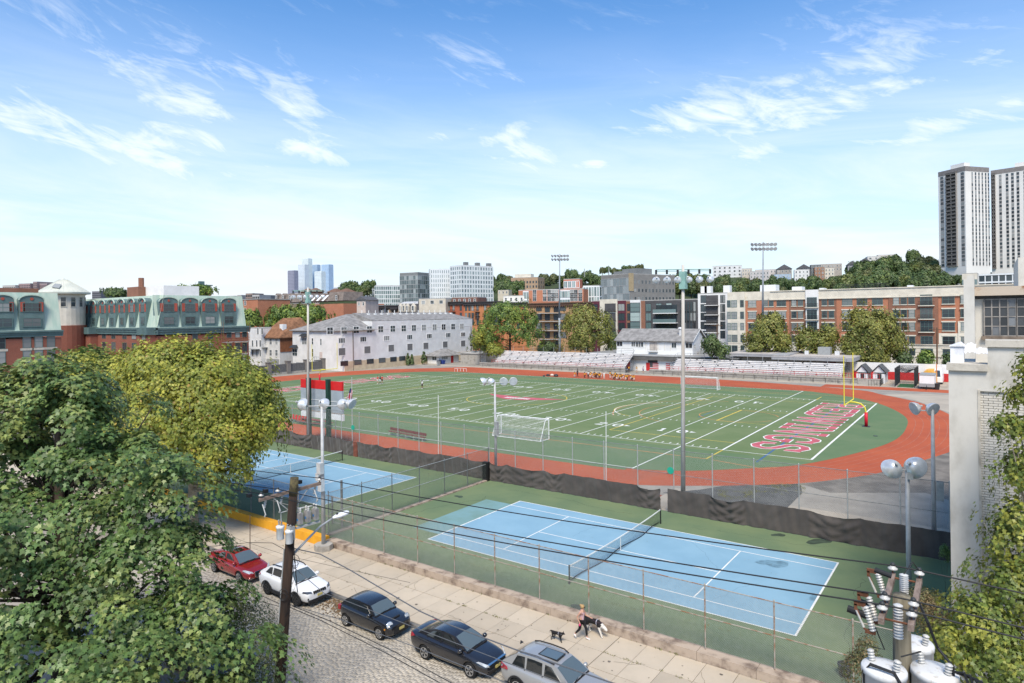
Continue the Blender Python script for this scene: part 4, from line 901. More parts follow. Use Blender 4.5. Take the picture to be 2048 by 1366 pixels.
far('white_glass_tower','lower wing of the white gridded apartment tower on the skyline',m_pan,c2(1500),455,c2(225),c2(1488),c2(1652),1,9,15,g_far,m_pan,th=TH-R(75),mull=1.0,band=1.1)
b=far('white_glass_tower','tall white gridded glass apartment tower on the skyline',m_pan,c2(1740),440,c2(196),c2(1655),c2(1990),5,12,16,g_far,m_pan,th=TH-R(50),mull=.9,band=1.0)
mb=MB();
for x in(4,14,24):mb.box(-3-x*.02,-1,x,x+3,b.z1-b.z0,b.z1-b.z0+2.2)
b.part('roof_plant',mb,m_gpan)
Z=-.5
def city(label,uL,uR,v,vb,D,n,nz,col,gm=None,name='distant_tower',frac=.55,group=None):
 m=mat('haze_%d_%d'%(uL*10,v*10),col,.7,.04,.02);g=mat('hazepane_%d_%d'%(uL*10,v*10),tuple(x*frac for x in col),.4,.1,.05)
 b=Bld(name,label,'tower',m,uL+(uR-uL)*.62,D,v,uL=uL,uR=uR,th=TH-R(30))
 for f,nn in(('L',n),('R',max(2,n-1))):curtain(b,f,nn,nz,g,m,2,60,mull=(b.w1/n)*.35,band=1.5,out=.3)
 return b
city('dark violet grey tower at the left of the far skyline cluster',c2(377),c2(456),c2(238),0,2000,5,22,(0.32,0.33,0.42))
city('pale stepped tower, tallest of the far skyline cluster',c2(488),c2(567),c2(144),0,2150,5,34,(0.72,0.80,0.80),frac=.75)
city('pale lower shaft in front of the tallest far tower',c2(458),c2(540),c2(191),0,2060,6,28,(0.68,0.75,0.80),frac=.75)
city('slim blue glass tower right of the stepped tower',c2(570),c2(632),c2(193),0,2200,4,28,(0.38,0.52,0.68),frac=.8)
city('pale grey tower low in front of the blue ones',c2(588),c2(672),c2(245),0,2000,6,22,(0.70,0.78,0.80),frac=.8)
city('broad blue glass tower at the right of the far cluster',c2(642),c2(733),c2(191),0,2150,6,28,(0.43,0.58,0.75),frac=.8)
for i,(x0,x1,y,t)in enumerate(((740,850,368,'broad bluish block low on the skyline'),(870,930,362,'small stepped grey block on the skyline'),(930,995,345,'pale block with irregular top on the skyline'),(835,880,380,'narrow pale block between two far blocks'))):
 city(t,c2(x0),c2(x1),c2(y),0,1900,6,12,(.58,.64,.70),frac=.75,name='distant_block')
for i,(u0,u1,v,col,t)in enumerate(((5,37,570,(.42,.40,.38),'pale stepped apartment block at the far left skyline'),(37,66,566.5,(.30,.22,.22),'reddish brown apartment slab at far left, left wing'),(66,76,563,(.30,.23,.23),'taller stair core of the far reddish slab'),(76,98.5,567,(.28,.21,.22),'reddish brown apartment slab at far left, right wing'),(184,206,582,(.17,.17,.19),'dark low block behind the green mansard'),(228,246,588,(.2,.19,.18),'small dark roof behind the green mansard'))):
 b=Bld('far_apartment_block',t,'building',mat('farwall%d'%i,col,.8,.06,.05),u0+(u1-u0)*.8,700,v,uL=u0,uR=u1,th=TH-R(15));b.grid('L',7 if u1-u0>15 else 3,12,-b.w1,0,b.z1-b.z0-26,b.z1-b.z0-1.5,1.4,1.0,f_dark if i<4 else f_dark)
for i in range(15):
 u=470+i*17+random.uniform(-5,5);v=random.uniform(585,594);D=random.uniform(420,800);w=random.uniform(8,16)
 cn=['reddish','pale grey','brown','light','dark slate'][i%5];b=Bld('far_house','small %s building in the distant rooftops below the skyline towers'%cn,'building',mat('farroof%d'%(i%5),[(.33,.27,.24),(.40,.38,.36),(.28,.21,.18),(.45,.44,.43),(.22,.22,.23)][i%5],.85,.1,.1),u,D,v,uL=u-w,w2=14,th=TH-R(15),group='low %s rooftops below the skyline towers'%cn)
 b.grid('L',4,3,-b.w1,0,b.z1-b.z0-9,b.z1-b.z0-.8,1.1,1.6,f_dark)
 # ---- hillside
HILL=[(640,596,430),(700,590,480),(800,600,520),(980,580,560),(1020,565,560),(1100,566,560),(1180,566,540),(1300,556,520),(1400,556,520),(1480,552,520),(1560,556,520),(1640,556,520),(1700,548,510),(1760,537,510),(1860,538,520),(1990,545,520),(2120,545,520),(2400,550,520)]
hb=MB();K=7
for i,(u,v,D)in enumerate(HILL):
 top=atD(u,v,D);ft=atD(u,628,330 if u>900 else 400)
 for k in range(K):
  t=k/(K-1);p=ft.lerp(top,t);hb.v.append((p.x,p.y,-.6+(top.z+.6)*(t*t*(3-2*t))))
 b_=top+(top-OC).normalized()*600;hb.v.append((b_.x,b_.y,top.z-5))
for i in range(len(HILL)-1):
 for k in range(K):a=i*(K+1)+k;hb.f.append((a,a+K+1,a+K+2,a+1));hb.m.append(0)
struct('hillside',hb,mat('hill_scrub',(.055,.075,.03),.95,.2,.05),smooth=True)
hz_pts=[(v_.x,v_.y,v_.z)for v_ in map(Vector,hb.v)]
b=Bld('tan_apartment_building','tan brick apartment building with flat roof up on the wooded hill','building',bk_tan,c3(455),470,c3(0)and v3(290),uL=c3(243),uR=c3(508),th=A20,z0=2)
b.each('L',9,4,-b.w1,0,b.z1-b.z0-15,b.z1-b.z0-2,1.2,1.7,nx=1,ny=2);mb=MB();mb.box(-b.w1*.9,-b.w1*.3,3,10,b.z1-b.z0,b.z1-b.z0+2.6);b.part('roof_pergola',mb,m_cream)
b.each('R',3,4,0,b.w2,b.z1-b.z0-15,b.z1-b.z0-2,1.2,1.7,nx=1,ny=2)
b=Bld('orange_apartment_building','wide orange brick apartment building with glassy corner bays below the hill','building',bk_ora,c3(815),262,v3(380),uL=c3(303),w2=16,th=A20)
for x in(430,510,545,575,603,725,755,790):b.wins('L',[c3(x)],[v3(410),v3(437),v3(463)],c3(x),1.6,2.0,nx=2,ny=1,fm=f_white,gm=g_mid)
for x0,x1,m_ in((340,385,g_green),(630,710,g_green)):
 a0,a1=b.loc('L',c3(x0),590)[0],b.loc('L',c3(x1),590)[0];mb=MB();mb.box(a0,a1,-.4,0,b.z1-b.z0-15,b.z1-b.z0-.6);q=b.part('corner_bay',mb,m_pan)
 for i in range(4):
  for j in range(4):b.win('L',0,0,(a1-a0)/4.4,2.6,1,1,.08,f_grey,m_,parent=q).location=(a0+(a1-a0)*(i+.5)/4,-.43,b.z1-b.z0-2.3-3.4*j)
b=Bld('orange_penthouse_block','orange panel tower top with large white framed glazing above brick building','building',mat('orange_panel',(.45,.15,.09),.7,.05,1),c3(785),275,v3(303),uL=c3(658),uR=c3(806),th=A20)
H=b.z1-b.z0
for i in range(4):
 for j in range(2):b.win('L',-b.w1+b.w1*(i+.5)/4,H-2.4-3.6*j,b.w1/4.3,3.0,2,1,.2,m_pan,g_green if i<3 or j==1 else mat('orange_panel',(.45,.15,.09)))
b=far('white_glass_midrise','white framed glass block beside the orange panel tower',m_pan,c3(940),268,v3(355),c3(812),c3(958),6,1,6,g_green,m_pan,th=A20,mull=.3,band=.4,zb=2)
b=Bld('grey_apartment_building','large grey panelled building with glazed corner and rows of small windows on the hill','building',mat('taupe_panel',(.235,.225,.21),.8,.06,.3),c3(1175),330,v3(262),uL=c3(952),uR=c3(1535),th=TH-R(52),z0=0)
H=b.z1-b.z0;curtain(b,'L',9,6,mat_glass('bluegrey_glass',(.14,.17,.18),(.34,.37,.37),.4,.1,(.2,.24,.25)),f_grey,2.2,H-26,.15,.35)
for j in range(5):
 for i in range(13):b.win('R',b.w2*(i+.6)/13.2,H-4.2-4.3*j,b.w2/13*.55,1.9,2,1,.1,f_grey,g_mid)
mb=MB();mb.box(-.2,.25,-.3,3,H-9,H+.1);b.part('tan_corner_panel',mb,mat('tan_panel',(.42,.33,.20)));mb=MB();mb.box(-12,-2,8,20,H,H+3);mb.box(-20,-14,10,24,H,H+2.2);b.part('roof_plant',mb,m_gpan)
for x,hgt in((822,225),(1015,215)):
 p=atD(c3(x),v3(290),345);mb=MB();q=atD(c3(x),v3(hgt),345);mb.cyl(p,q,.22,n=6);solo('antenna_mast',mb,f_grey,'thin bare antenna mast on a hilltop roof, %s'%('left one' if x<900 else 'right one above the grey building'),'mast',loc=tuple(p))
def hh(label,uL,uR,v,D,col,nx=4,nz=3,hip=0,z0=None,cat='house',win=f_dark,name='hill_house',th=A20,h=12):
 b=Bld(name,label,cat,mat('hh_%d'%(uL*3),col,.85,.08,.5),uR,D,v,uL=uL,w2=10,th=th,z0=atD(uR,v,D).z-h)
 H=b.z1-b.z0;b.each('L',nx,nz,-b.w1,0,H-2.8*nz,H-.4,b.w1/nx*.42,1.5,nx=1,ny=2,fw=.1,fm=f_white,gm=g_dark)
 if hip:
  mb=MB();w=b.w1;mb.add([(-w-.5,-.5,H),(.5,-.5,H),(.5,10,H),(-w-.5,10,H),(-w/2,-.5,H+hip),(-w/2,10,H+hip)],[(0,1,4),(1,2,5,4),(2,3,5),(3,0,4,5),(0,3,2,1)]);b.part('gable_roof',mb,m_slate)
 return b
def v4b(y):return 480+y/4.267
hh('white modern flats with dark balconies at the left of the hilltop',1425,1484,530,500,(.66,.66,.66),6,4,cat='building')
hh('small white block left of modern hilltop flats',1262,1300,538,500,(.6,.6,.6),4,2,cat='building')
hh('cream flat roofed hill house right of the white flats',c4(188),c4(275),v4b(240),490,(.55,.49,.42),4,2)
hh('long pale grey hill house with low roof',c4(255),c4(420),v4b(262),480,(.50,.47,.46),6,2)
hh('pink white row behind the thin light pole',c4(300),c4(480),v4b(248),500,(.58,.53,.50),7,2)
hh('light blue painted hill house with big windows',c4(455),c4(605),v4b(288),470,(.33,.43,.55),7,2)
hh('dark gabled hill house behind the light blue house',c4(485),c4(612),v4b(245),490,(.33,.30,.27),4,3,3.5)
hh('white stucco hill house with small windows',c4(635),c4(760),v4b(250),470,(.68,.67,.65),4,3)
hh('grey gabled hill house behind the white stucco house',c4(660),c4(770),v4b(238),490,(.3,.3,.3),3,2,3)
hh('dark slate coloured hill house beside the brick one',c4(775),c4(860),v4b(208),490,(.13,.15,.16),3,3)
hh('brick hill house with brown porches',c4(806),c4(890),v4b(228),470,(.30,.17,.11),3,3)
hh('cream hill house right of the brick house',c4(892),c4(975),v4b(235),470,(.62,.57,.48),3,3)
hh('long tan hilltop block behind brick and cream houses',c4(860),c4(1040),v4b(200),510,(.40,.36,.32),7,2)
hh('grey gabled house half hidden in trees',c4(1090),c4(1170),v4b(210),500,(.28,.28,.29),3,2,3)
hh('grey gabled house in the trees below the modern hilltop block',c4(1180),c4(1300),v4b(195),505,(.27,.27,.28),4,2,4)
hh('modern white hilltop block with dark strip windows above the trees',c4(1258),c4(1410),v4b(135),520,(.62,.60,.57),3,2,cat='building')
hh('pale hilltop penthouse block right of the modern white one',c4(1350),c4(1500),v4b(122),525,(.60,.56,.52),4,1,cat='building')
hh('white low building with wide windows in front of the hill trees',c3(185),c3(343),v3(435),300,(.66,.64,.58),4,1,cat='building',h=14)
hh('cream roof among trees left of the tan apartments',c3(140),c3(225),v3(392),420,(.55,.49,.38),3,1,h=8)
for k,(u0,u1,v,t)in enumerate(((c8(850),c8(1138),v8(140),'cream rooftop addition with small windows above the orange houses'),(c8(1205),c8(1480),v8(125),'brown rooftop addition with big windows above the rust house'),(c8(1760),c8(1985),v8(110),'white penthouse with four wide dark windows above the terrace'),(c8(180),c8(275),v8(160),'small white rooftop pavilion with pyramid roof'))):
 b=hh(t,u0,u1,v,270,[(.58,.52,.42),(.17,.085,.065),(.68,.66,.60),(.55,.46,.40)][k],[3,5,4,2][k],1,1.6 if k==3 else 0,cat='roof house',name='rooftop_house',h=10)
 # ---- the two-slab tower on the hill
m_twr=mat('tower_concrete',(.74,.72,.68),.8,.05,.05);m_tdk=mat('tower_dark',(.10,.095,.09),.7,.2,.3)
def tower(label,uc,D,v,uL,uR,th,zb,cols_L,cols_R,nf=25):
 b=Bld('apartment_tower',label,'tower',m_twr,uc,D,v,uL=uL,uR=uR,th=th,z0=zb);H=b.z1-b.z0;n=nf
 for face,cols in(('L',cols_L),('R',cols_R)):
  Lf=b.w1 if face=='L' else b.w2;a00=-b.w1 if face=='L' else 0
  for f0,f1,kind in cols:
   a0,a1=a00+Lf*f0,a00+Lf*f1;mb=MB();g=MB()
   if kind=='b':
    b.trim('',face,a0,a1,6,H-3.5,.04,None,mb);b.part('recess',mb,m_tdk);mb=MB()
    for j in range(n+1):z=6+(H-9.5)*j/n;b.trim('',face,a0-.1,a1+.1,z,z+.25,1.3,None,mb);b.trim('',face,a0-.1,a1+.1,z+.25,z+1.1,1.3,None,g)
    for q in(a0,(a0+a1)/2,a1):b.trim('',face,q-.12,q+.12,6,H-3.5,1.2,None,mb)
    b.part('balcony',mb,mat('balcony_grey',(.30,.28,.26)),kind='stuff');b.part('railing',g,mat('railing_brown',(.13,.12,.11),.6,.2,2),kind='stuff')
   else:
    for j in range(n):z=6+(H-9.5)*(j+.5)/n;b.trim('',face,a0,a1,z-.75,z+1.05,.06,None,g);b.trim('',face,a0,a1,z-1.45,z-.8,.05,None,mb)
    b.part('window',g,g_dark,kind='stuff' if kind=='w' else None);b.part('spandrel',mb,mat('spandrel',(.40,.37,.35)))
  mb=MB();b.trim('',face,a00,a00+Lf,H-3.2,H,.08,None,mb);b.part('top_band',mb,mat('band_grey',(.24,.22,.21),.8,.1,.5))
 mb=MB();
 for i in range(5):x=-b.w1*(i+.5)/5;mb.box(x-.9,x+.9,.3,2,-14,0);
 b.part('stilt',mb,m_twr);mb=MB();mb.box(-b.w1*.7,-b.w1*.2,4,9,H,H+3.5);b.part('roof_house',mb,m_twr)
 return b
D=430;zb=atD(1876,550,D).z
tower('white concrete tower slab with brown balcony stack, left of the pair',1930,D,332,1876,1978,TH-R(74),zb,[(.08,.20,'w'),(.33,.70,'b'),(.84,.96,'w')],[(.26,.32,'w'),(.40,.46,'w'),(.54,.60,'w'),(.68,.74,'w'),(.82,.88,'w'),(.94,.999,'w')])
tower('white concrete tower slab cut by the right photo edge',2140,D+6,318,1981,2200,TH-R(50),zb,[(.01,.06,'b'),(.11,.145,'w'),(.2,.235,'w'),(.27,.305,'w'),(.34,.375,'w'),(.43,.465,'w'),(.55,.585,'w')],[])
b=Bld('parking_deck','grey parking deck with dark open levels below the white towers','building',m_gpan,2090,330,543,uL=1924,w2=25,th=TH-R(40),z0=10)
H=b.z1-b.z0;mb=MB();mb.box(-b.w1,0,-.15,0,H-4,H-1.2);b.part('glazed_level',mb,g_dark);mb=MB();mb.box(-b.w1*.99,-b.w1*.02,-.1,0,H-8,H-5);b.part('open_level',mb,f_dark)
mb=MB()
for i in range(12):x=-b.w1*(i+.5)/12;mb.box(x-.25,x+.25,-.3,0,H-8,H-1)
mb.box(-b.w1,0,-.5,0,H-.9,H-.1);mb.box(-b.w1,0,-.5,0,H-4.9,H-4.1);b.part('column',mb,m_pan)
p=Bld('stair_tower','pale square stair tower at the left end of the parking deck','building',m_cream,1954,322,545.5,uL=1924,w2=8,th=TH-R(40),z0=10);mb=MB();mb.box(-p.w1,0,-.1,0,p.z1-p.z0-13,p.z1-p.z0-3.2);p.part('glazing',mb,g_green)
# ------------------------------------------------------------------ FENCES, NETS, LIGHT POLES
m_galv=mat('galvanised',(.42,.43,.42),.5,.12,3,metal=.3);m_galvd=mat('dull_galvanised',(.24,.245,.24),.6,.15,3,metal=.2);m_rust=mat('rusty_rail',(.33,.30,.26),.7,.0,2.2,col2=(.24,.12,.06),lo=.45,hi=.6,metal=.1)
m_wire=mat('fence_wire',(.36,.37,.35),.5,.1,4,metal=.3);m_wired=mat('dark_fence_wire',(.10,.11,.10),.6,.1,4);m_black=mat('black_paint',(.012,.012,.013),.5,.05,3)
def chain(x0,x1,z0,z1,y,axis,pitch=.07,w=.0035,pr=.004):
 """woven wire: two sets of diagonal wires, one just behind the other"""
 H=z1-z0;L=x1-x0;n=int((L+H)/pitch);T=np.arange(n)*pitch-H
 vs=[];
 for sgn,off in((1,-pr),(-1,pr)):
  s0=np.clip(T,0,None);e0=np.clip(T+H,None,L);zs0=s0-T;zs1=e0-T
  xs=np.stack([s0,e0],1);zz=np.stack([zs0,zs1],1)
  if sgn<0:zz=H-zz
  for k in range(2):
   pass
  d=w*.7071;nx,nz=(-1 if sgn>0 else 1)*d,d
  q=np.zeros((n,8,3));
  for i in range(2):
   for j,(a,b)in enumerate(((-1,0),(0,-1),(1,0),(0,1))):
    q[:,i*4+j,0]=xs[:,i]+a*nx;q[:,i*4+j,2]=zz[:,i]+a*nz;q[:,i*4+j,1]=off+b*w
  vs.append(q)
 q=np.concatenate(vs).reshape(-1,3);q[:,0]+=x0;q[:,2]+=z0;q[:,1]+=y
 if axis=='Y':q=q[:,[1,0,2]]
 m=len(q)//8;f=np.array([(j,(j+1)%4,4+(j+1)%4,4+j)for j in range(4)])
 return np_mesh('chain_link',q,f[None]+8*np.arange(m)[:,None,None],4)
def fence(name,label,axis,c,xs,z0,h,mp,mr,mw,rails,rp=.033,group=None,pitch=.07,w=.0035,wires=()):
 """posts at xs along the axis at the other coordinate c; rails = heights; chain link as one part"""
 xs=sorted(xs)
 P=(lambda a,z,o=0:(a,c+o,z))if axis=='X' else(lambda a,z,o=0:(c+o,a,z))
 t=thing(name,label,'fence',P(xs[0],z0),0,group)
 pm=MB();pm.cyl((0,0,0),(0,0,h),rp,n=8);pm.lathe([(rp*1.25,h),(rp*1.1,h+.05),(.005,h+.09)],(0,0,0),8);me=pm.mesh('post');me.materials.append(mp)
 for a in xs:o=bpy.data.objects.new('post',me);COL.objects.link(o);o.parent=t;o.location=Vector(P(a,z0))-ORG[t.name]
 for z in rails:mb=MB();mb.cyl(P(xs[0],z0+z,.05),P(xs[-1],z0+z,.05),.024,n=6);obj('top_rail' if z>h-.3 else 'rail',mb,mr,t)
 me=chain(xs[0],xs[-1],z0+.06,z0+h-.02,c+.055,axis,pitch,w);
 v=np.empty(len(me.vertices)*3,dtype=np.float32);me.vertices.foreach_get('co',v);v=v.reshape(-1,3)-np.array(ORG[t.name],dtype=np.float32);me.vertices.foreach_set('co',v.ravel());me.update()
 tag(obj('chain_link',me,mw,t),kind='stuff');return t
fence('court_fence','long rusty topped chain link fence along the near tennis court','X',-3.75,[-6.2+3.0*i-.05 for i in range(12)]+[29.6],.1,2.9,m_rust,m_rust,m_wire,(1.42,2.86),pitch=.075,w=.004)
fence('court_fence','dark chain link fence above the yellow wall by the far court','X',-3.72,[-45.2+3.0*i for i in range(14)]+[-6.25],.05,3.1,m_galvd,m_galvd,m_wired,(1.5,3.06),pitch=.075,w=.003)
fence('court_fence','tall chain link fence with green wires between courts and running track','X',15.0,[26.65+2.6]+[26.65-3.0*i for i in range(25)],0,4.8,m_galv,m_galvd,m_wire,(2.9,4.76),rp=.04,pitch=.12,w=.0035)
mb=MB();mb.box(-6.55,-6.15,-3.5,14.9,-.02,.10);dv=solo('divider_kerb',mb,m_lw,'low concrete kerb between the two tennis courts','kerb',loc=(-6.35,5,0))
fence('divider_fence','chain link fence running between the two blue tennis courts','Y',-6.35,[-3.3+3.03*i for i in range(7)],.1,2.95,m_galvd,m_galv,m_wired,(1.45,2.9),pitch=.075,w=.003)
t=thing('gate','narrow chain link gate by the light pole at the court corner','gate',(-7.6,-1.2,0));mb=MB()
for x in(-8.1,-7.0):mb.cyl((x,-1.6,0),(x,-1.6,2.1 if x<-8 else 3.4),.05 if x<-8 else .085,n=8)
obj('post',mb,m_galvd,t);mb=MB();mb.tube([(-8.0,-1.6,.2),(-8.0,-1.6,2.0),(-7.1,-1.6,2.0),(-7.1,-1.6,.2),(-8.0,-1.6,.2)],.025);obj('frame',mb,m_galvd,t)
m_scr=mat('windscreen_cloth',(.080,.070,.064),.8,.0,.5,col2=(.055,.048,.045),spec=.3);m_scr.node_tree.nodes['Principled BSDF'].inputs['Sheen Weight'].default_value=.25
def screen(x0,x1,label,seed,top=1.72):
 rr=random.Random(seed);nx,nz=max(24,int((x1-x0)/.11)),14;mb=MB();ph=[rr.uniform(0,6)for _ in range(6)]
 ties=[x0+(x1-x0)*(i+(rr.uniform(-.3,.3)if 0<i<int((x1-x0)/2.6)else 0))/max(1,int((x1-x0)/2.6))for i in range(int((x1-x0)/2.6)+1)]
 sag=[rr.uniform(.02,.30)if rr.random()<.55 else rr.uniform(.01,.07)for _ in ties]
 for i in range(nx+1):
  x=x0+(x1-x0)*i/nx
  k=max(j for j in range(len(ties))if ties[j]<=x+1e-6)if x>ties[0]else 0;k=min(k,len(ties)-2);s=(x-ties[k])/(ties[k+1]-ties[k]);dp=4*s*(1-s)*sag[k]
  for j in range(nz+1):
   q=j/nz;z=.03+(top-dp-.03)*q
   fan=math.sin((s-.5)*11*(1.3-q*.7)+ph[0]+k*1.7)*.075*(.25+sag[k]*5)*(.35+q*.65)+math.sin(9*q*(1+sag[k]*2.5)-7*abs(s-.5)+ph[1]+k)*.36*sag[k]
   fine=.016*math.sin(x*5.1+2.2*q+ph[2])+.010*math.sin(x*11+ph[3]+3*q)
   mb.v.append((x,14.90-abs(fan)-0.03+fine*2-.05*(1-q)*math.sin(x*2+ph[4])**2,z))
 for i in range(nx):
  for j in range(nz):a=i*(nz+1)+j;mb.f.append((a,a+nz+1,a+nz+2,a+1));mb.m.append(0)
 return solo('windscreen',mb,m_scr,label,'windscreen','black windscreens on the court fence',((x0+x1)/2,14.9,0),True)
screen(-46,-25.2,'black windscreen panel behind the far tennis court, left of the rusty gap',1);screen(-24.5,-6.6,'black windscreen panel between the rusty gap and the divider fence',2)
screen(-6.2,10.6,'deeply swagged black windscreen panel behind the near tennis court',3);screen(11.2,29.6,'black windscreen panel on the right, running up to the warehouse',4,1.8)
mb=MB();mb.box(-6.7,-6.1,14.4,14.75,0,1.75);solo('rolled_windscreen',mb,m_black,'black rolled up cloth tied at the corner of the courts','cloth',loc=(-6.4,14.6,0))
mb=MB();mb.box(-25.15,-24.55,14.8,14.9,0,1.6);solo('gate_board',mb,mat('rust_board',(.22,.075,.05),.9,.2,2),'rusty red gate board between two black windscreens','board',loc=(-24.8,14.85,0))
def disc_sign(x,z,label):
 mb=MB();mb.cyl((x,14.86,z),(x,14.9,z),.27,n=18);solo('round_sign',mb,mat('sign_green',(.02,.33,.22),.5,.05,1),label,'sign','green discs on the tall fence',(x,14.9,z))
disc_sign(atY(1341,941,14.9).x,atY(1341,941,14.9).z,'green round disc on the tall fence near the tall light pole');disc_sign(atY(706,855,14.9).x,atY(706,855,14.9).z,'green round disc on the tall fence below the flag')
# ---- tennis nets
def net(xm,y0,y1,label):
 t=thing('tennis_net',label,'net',(xm,(y0+y1)/2,0));a,b=y0-.914,y1+.914
 for y in(a,b):mb=MB();mb.cyl((xm,y,0),(xm,y,1.08),.045,n=8);obj('post',mb,m_black,t)
 def top(y):s=(y-a)/(b-a);return 1.06-.15*(1-(2*s-1)**2)
 def bot(y):s=(y-a)/(b-a);return .07+.05*math.sin(s*9)
 N=40;mb=MB()
 for i in range(N):
  p,q=a+(b-a)*i/N,a+(b-a)*(i+1)/N;mb.box(xm-.02,xm+.02,p,q,0,0);k=len(mb.v)-8
  for d in range(8):v_=list(mb.v[k+d]);yy=v_[1];v_[2]=top(yy)-(.065 if d<4 else 0);mb.v[k+d]=tuple(v_)
 obj('top_band',mb,m_white,t);mb=MB();mb.box(xm-.015,xm+.015,(a+b)/2-.03,(a+b)/2+.03,0,top((a+b)/2));obj('centre_strap',mb,m_white,t)
 mb=MB();mb.tube([(xm-.1-.12*math.sin(i*.5),a+(b-a)*i/30,.035+bot(a+(b-a)*i/30)*.2)for i in range(31)],.022,5);obj('bottom_cord',mb,m_black,t)
 mb=MB();n=int((b-a)/.055)
 for i in range(n):y=a+(b-a)*i/n;mb.quad((xm,y-.0035,bot(y)),(xm,y+.0035,bot(y)),(xm,y+.0035,top(y)-.06),(xm,y-.0035,top(y)-.06))
 for j in range(18):
  for i in range(24):
   p,q=a+(b-a)*i/24,a+(b-a)*(i+1)/24;z0=bot(p)+(top(p)-.06-bot(p))*j/18;z1=bot(q)+(top(q)-.06-bot(q))*j/18;mb.quad((xm+.002,p,z0-.0035),(xm+.002,q,z1-.0035),(xm+.002,q,z1+.0035),(xm+.002,p,z0+.0035))
 tag(obj('netting',mb,m_black,t),kind='stuff')
net(11.885,0,10.97,'tennis net across the near blue court');net(-24.53,.9,11.87,'tennis net across the far blue court, partly behind yellow leaves')
# ---- floodlight poles
m_pole=mat('pole_steel',(.46,.465,.46),.55,.1,2,metal=.12);m_lampw=mat('lamp_shell',(.74,.74,.73),.28,.10,3,metal=.4,spec=.6);m_lens=mat('lamp_lens',(.50,.52,.52),.12,.1,3,spec=.9);m_pwood=mat('weathered_pole',(.50,.48,.44),.8,.0,.9,col2=(.36,.31,.26),stretch=(2,2,.25));m_agreen=mat('aqua_box',(.25,.42,.37),.6,.1,2)
def lamp(parent,pos,aim,r=.42):
 """spun reflector bowl with a glass front and a ballast neck"""
 d=Vector(aim).normalized();p=Vector(pos)
 mb=MB();mb.lathe([(.07,-r*1.0),(r*.36,-r*.92),(r*.62,-r*.72),(r*.84,-r*.4),(r*.97,-r*.12),(r,0),(r*1.03,.02),(r*1.0,.03)],p,20,d);o=obj('lamp_bowl',mb,m_lampw,parent,True)
 mb=MB();mb.lathe([(r*.94,.031),(r*.93,.04)],p,20,d);obj('lens',mb,m_lens,o,off=ORG[parent.name])
 mb=MB();mb.cyl(p-d*r*.95,p-d*r*1.35,.075,n=8);mb.tube([p-d*r*1.2,p-d*r*.9-Vector((0,0,.3)),p-d*r*.3-Vector((0,0,r*.55))],.025,5);obj('bracket',mb,m_pole,o,off=ORG[parent.name])
def floodpole(label,x,y,h,lamps,m=None,z0=0,r0=.17,r1=.09,box=None,group=None,base=None):
 t=thing('light_pole',label,'light pole',(x,y,z0),0,group)
 mb=MB();mb.cyl((x,y,z0),(x,y,h),r0,r1,12);obj('pole',mb,m or m_pole,t,True)
 xs=[l[0]for l in lamps];
 arm=MB();
 for a,b in((min(lamps,key=lambda l:l[0]),max(lamps,key=lambda l:l[0])),):arm.cyl((x+a[0],y+a[1],h-.1),(x+b[0],y+b[1],h-.1),.04,n=6)
 obj('crossarm',arm,m or m_pole,t)
 for dx,dy,dz_,aim,r in lamps:lamp(t,(x+dx,y+dy,h+dz_),aim,r)
 if box:mb=MB();mb.cbox((x+box[0],y+box[1],box[2]),box[3:6]);obj('control_box',mb,m_galv if len(box)<7 else box[6],t)
 if base:mb=MB();mb.cyl((x,y,z0-.05),(x,y,z0+.38),base,n=8);obj('footing',mb,m_wallc,t)
 return t
rx=Vector((_c,_s,0));fw=Vector((-_s,_c,0))
def off(a,b=0):v=rx*a+fw*b;return v.x,v.y
def L(a,aim,r=.42,b=0,dz_=0):return(*off(a,b),dz_,aim,r)
ch=MB();
p=gp(632,1092,-.3)
lp1=floodpole('floodlight pole with four silver bowl lamps and electrical boxes at the court corner',-5.05,-4.75,9.45,[L(-1.25,(.2,1,-.55),.42),L(.08,(-.3,1,-.6),.40,.25),L(1.45,(-1,.5,-.5),.38),L(2.05,(1,.15,-.5),.37)],z0=-.3,r0=.14,base=.62)
mb=MB();mb.cbox((-5.05,-4.95,5.2),(.4,.3,.75));mb.cbox((-5.25,-4.95,4.6),(.3,.25,.5));mb.cbox((-4.9,-5.0,4.1),(.35,.3,.8));obj('electrical_box',mb,m_lampw,lp1)
floodpole('floodlight pole with two pairs of bowl lamps standing behind the tall fence',-6.5,16.2,9.0,[L(-1.15,(-.8,-.6,-.55),.42),L(-.35,(.1,.6,-.9),.36),L(.85,(.6,-1,-.25),.40),L(1.75,(1,-.9,-.25),.40)],box=(.25,-.15,4.6,.35,.25,1.3),r0=.14)
floodpole('floodlight pole with two green glass bowl lamps next to the warehouse corner',28.35,16.2,9.0,[L(-.85,(-1,-.9,-.4),.42,.5),L(.05,(.9,-.8,-.5),.44)],box=(.35,.0,3.9,.4,.3,1.2),r0=.15)
p=gp(1820,1215)
floodpole('floodlight pole with two large silver bowl lamps beside the near court',27.7,7.6,6.95,[L(-.95,(-.5,.8,-.7),.52,-.2),L(.42,(.4,1,-.55),.58)],box=(.16,-.1,6.55,.25,.2,.35),r0=.13,r1=.1)
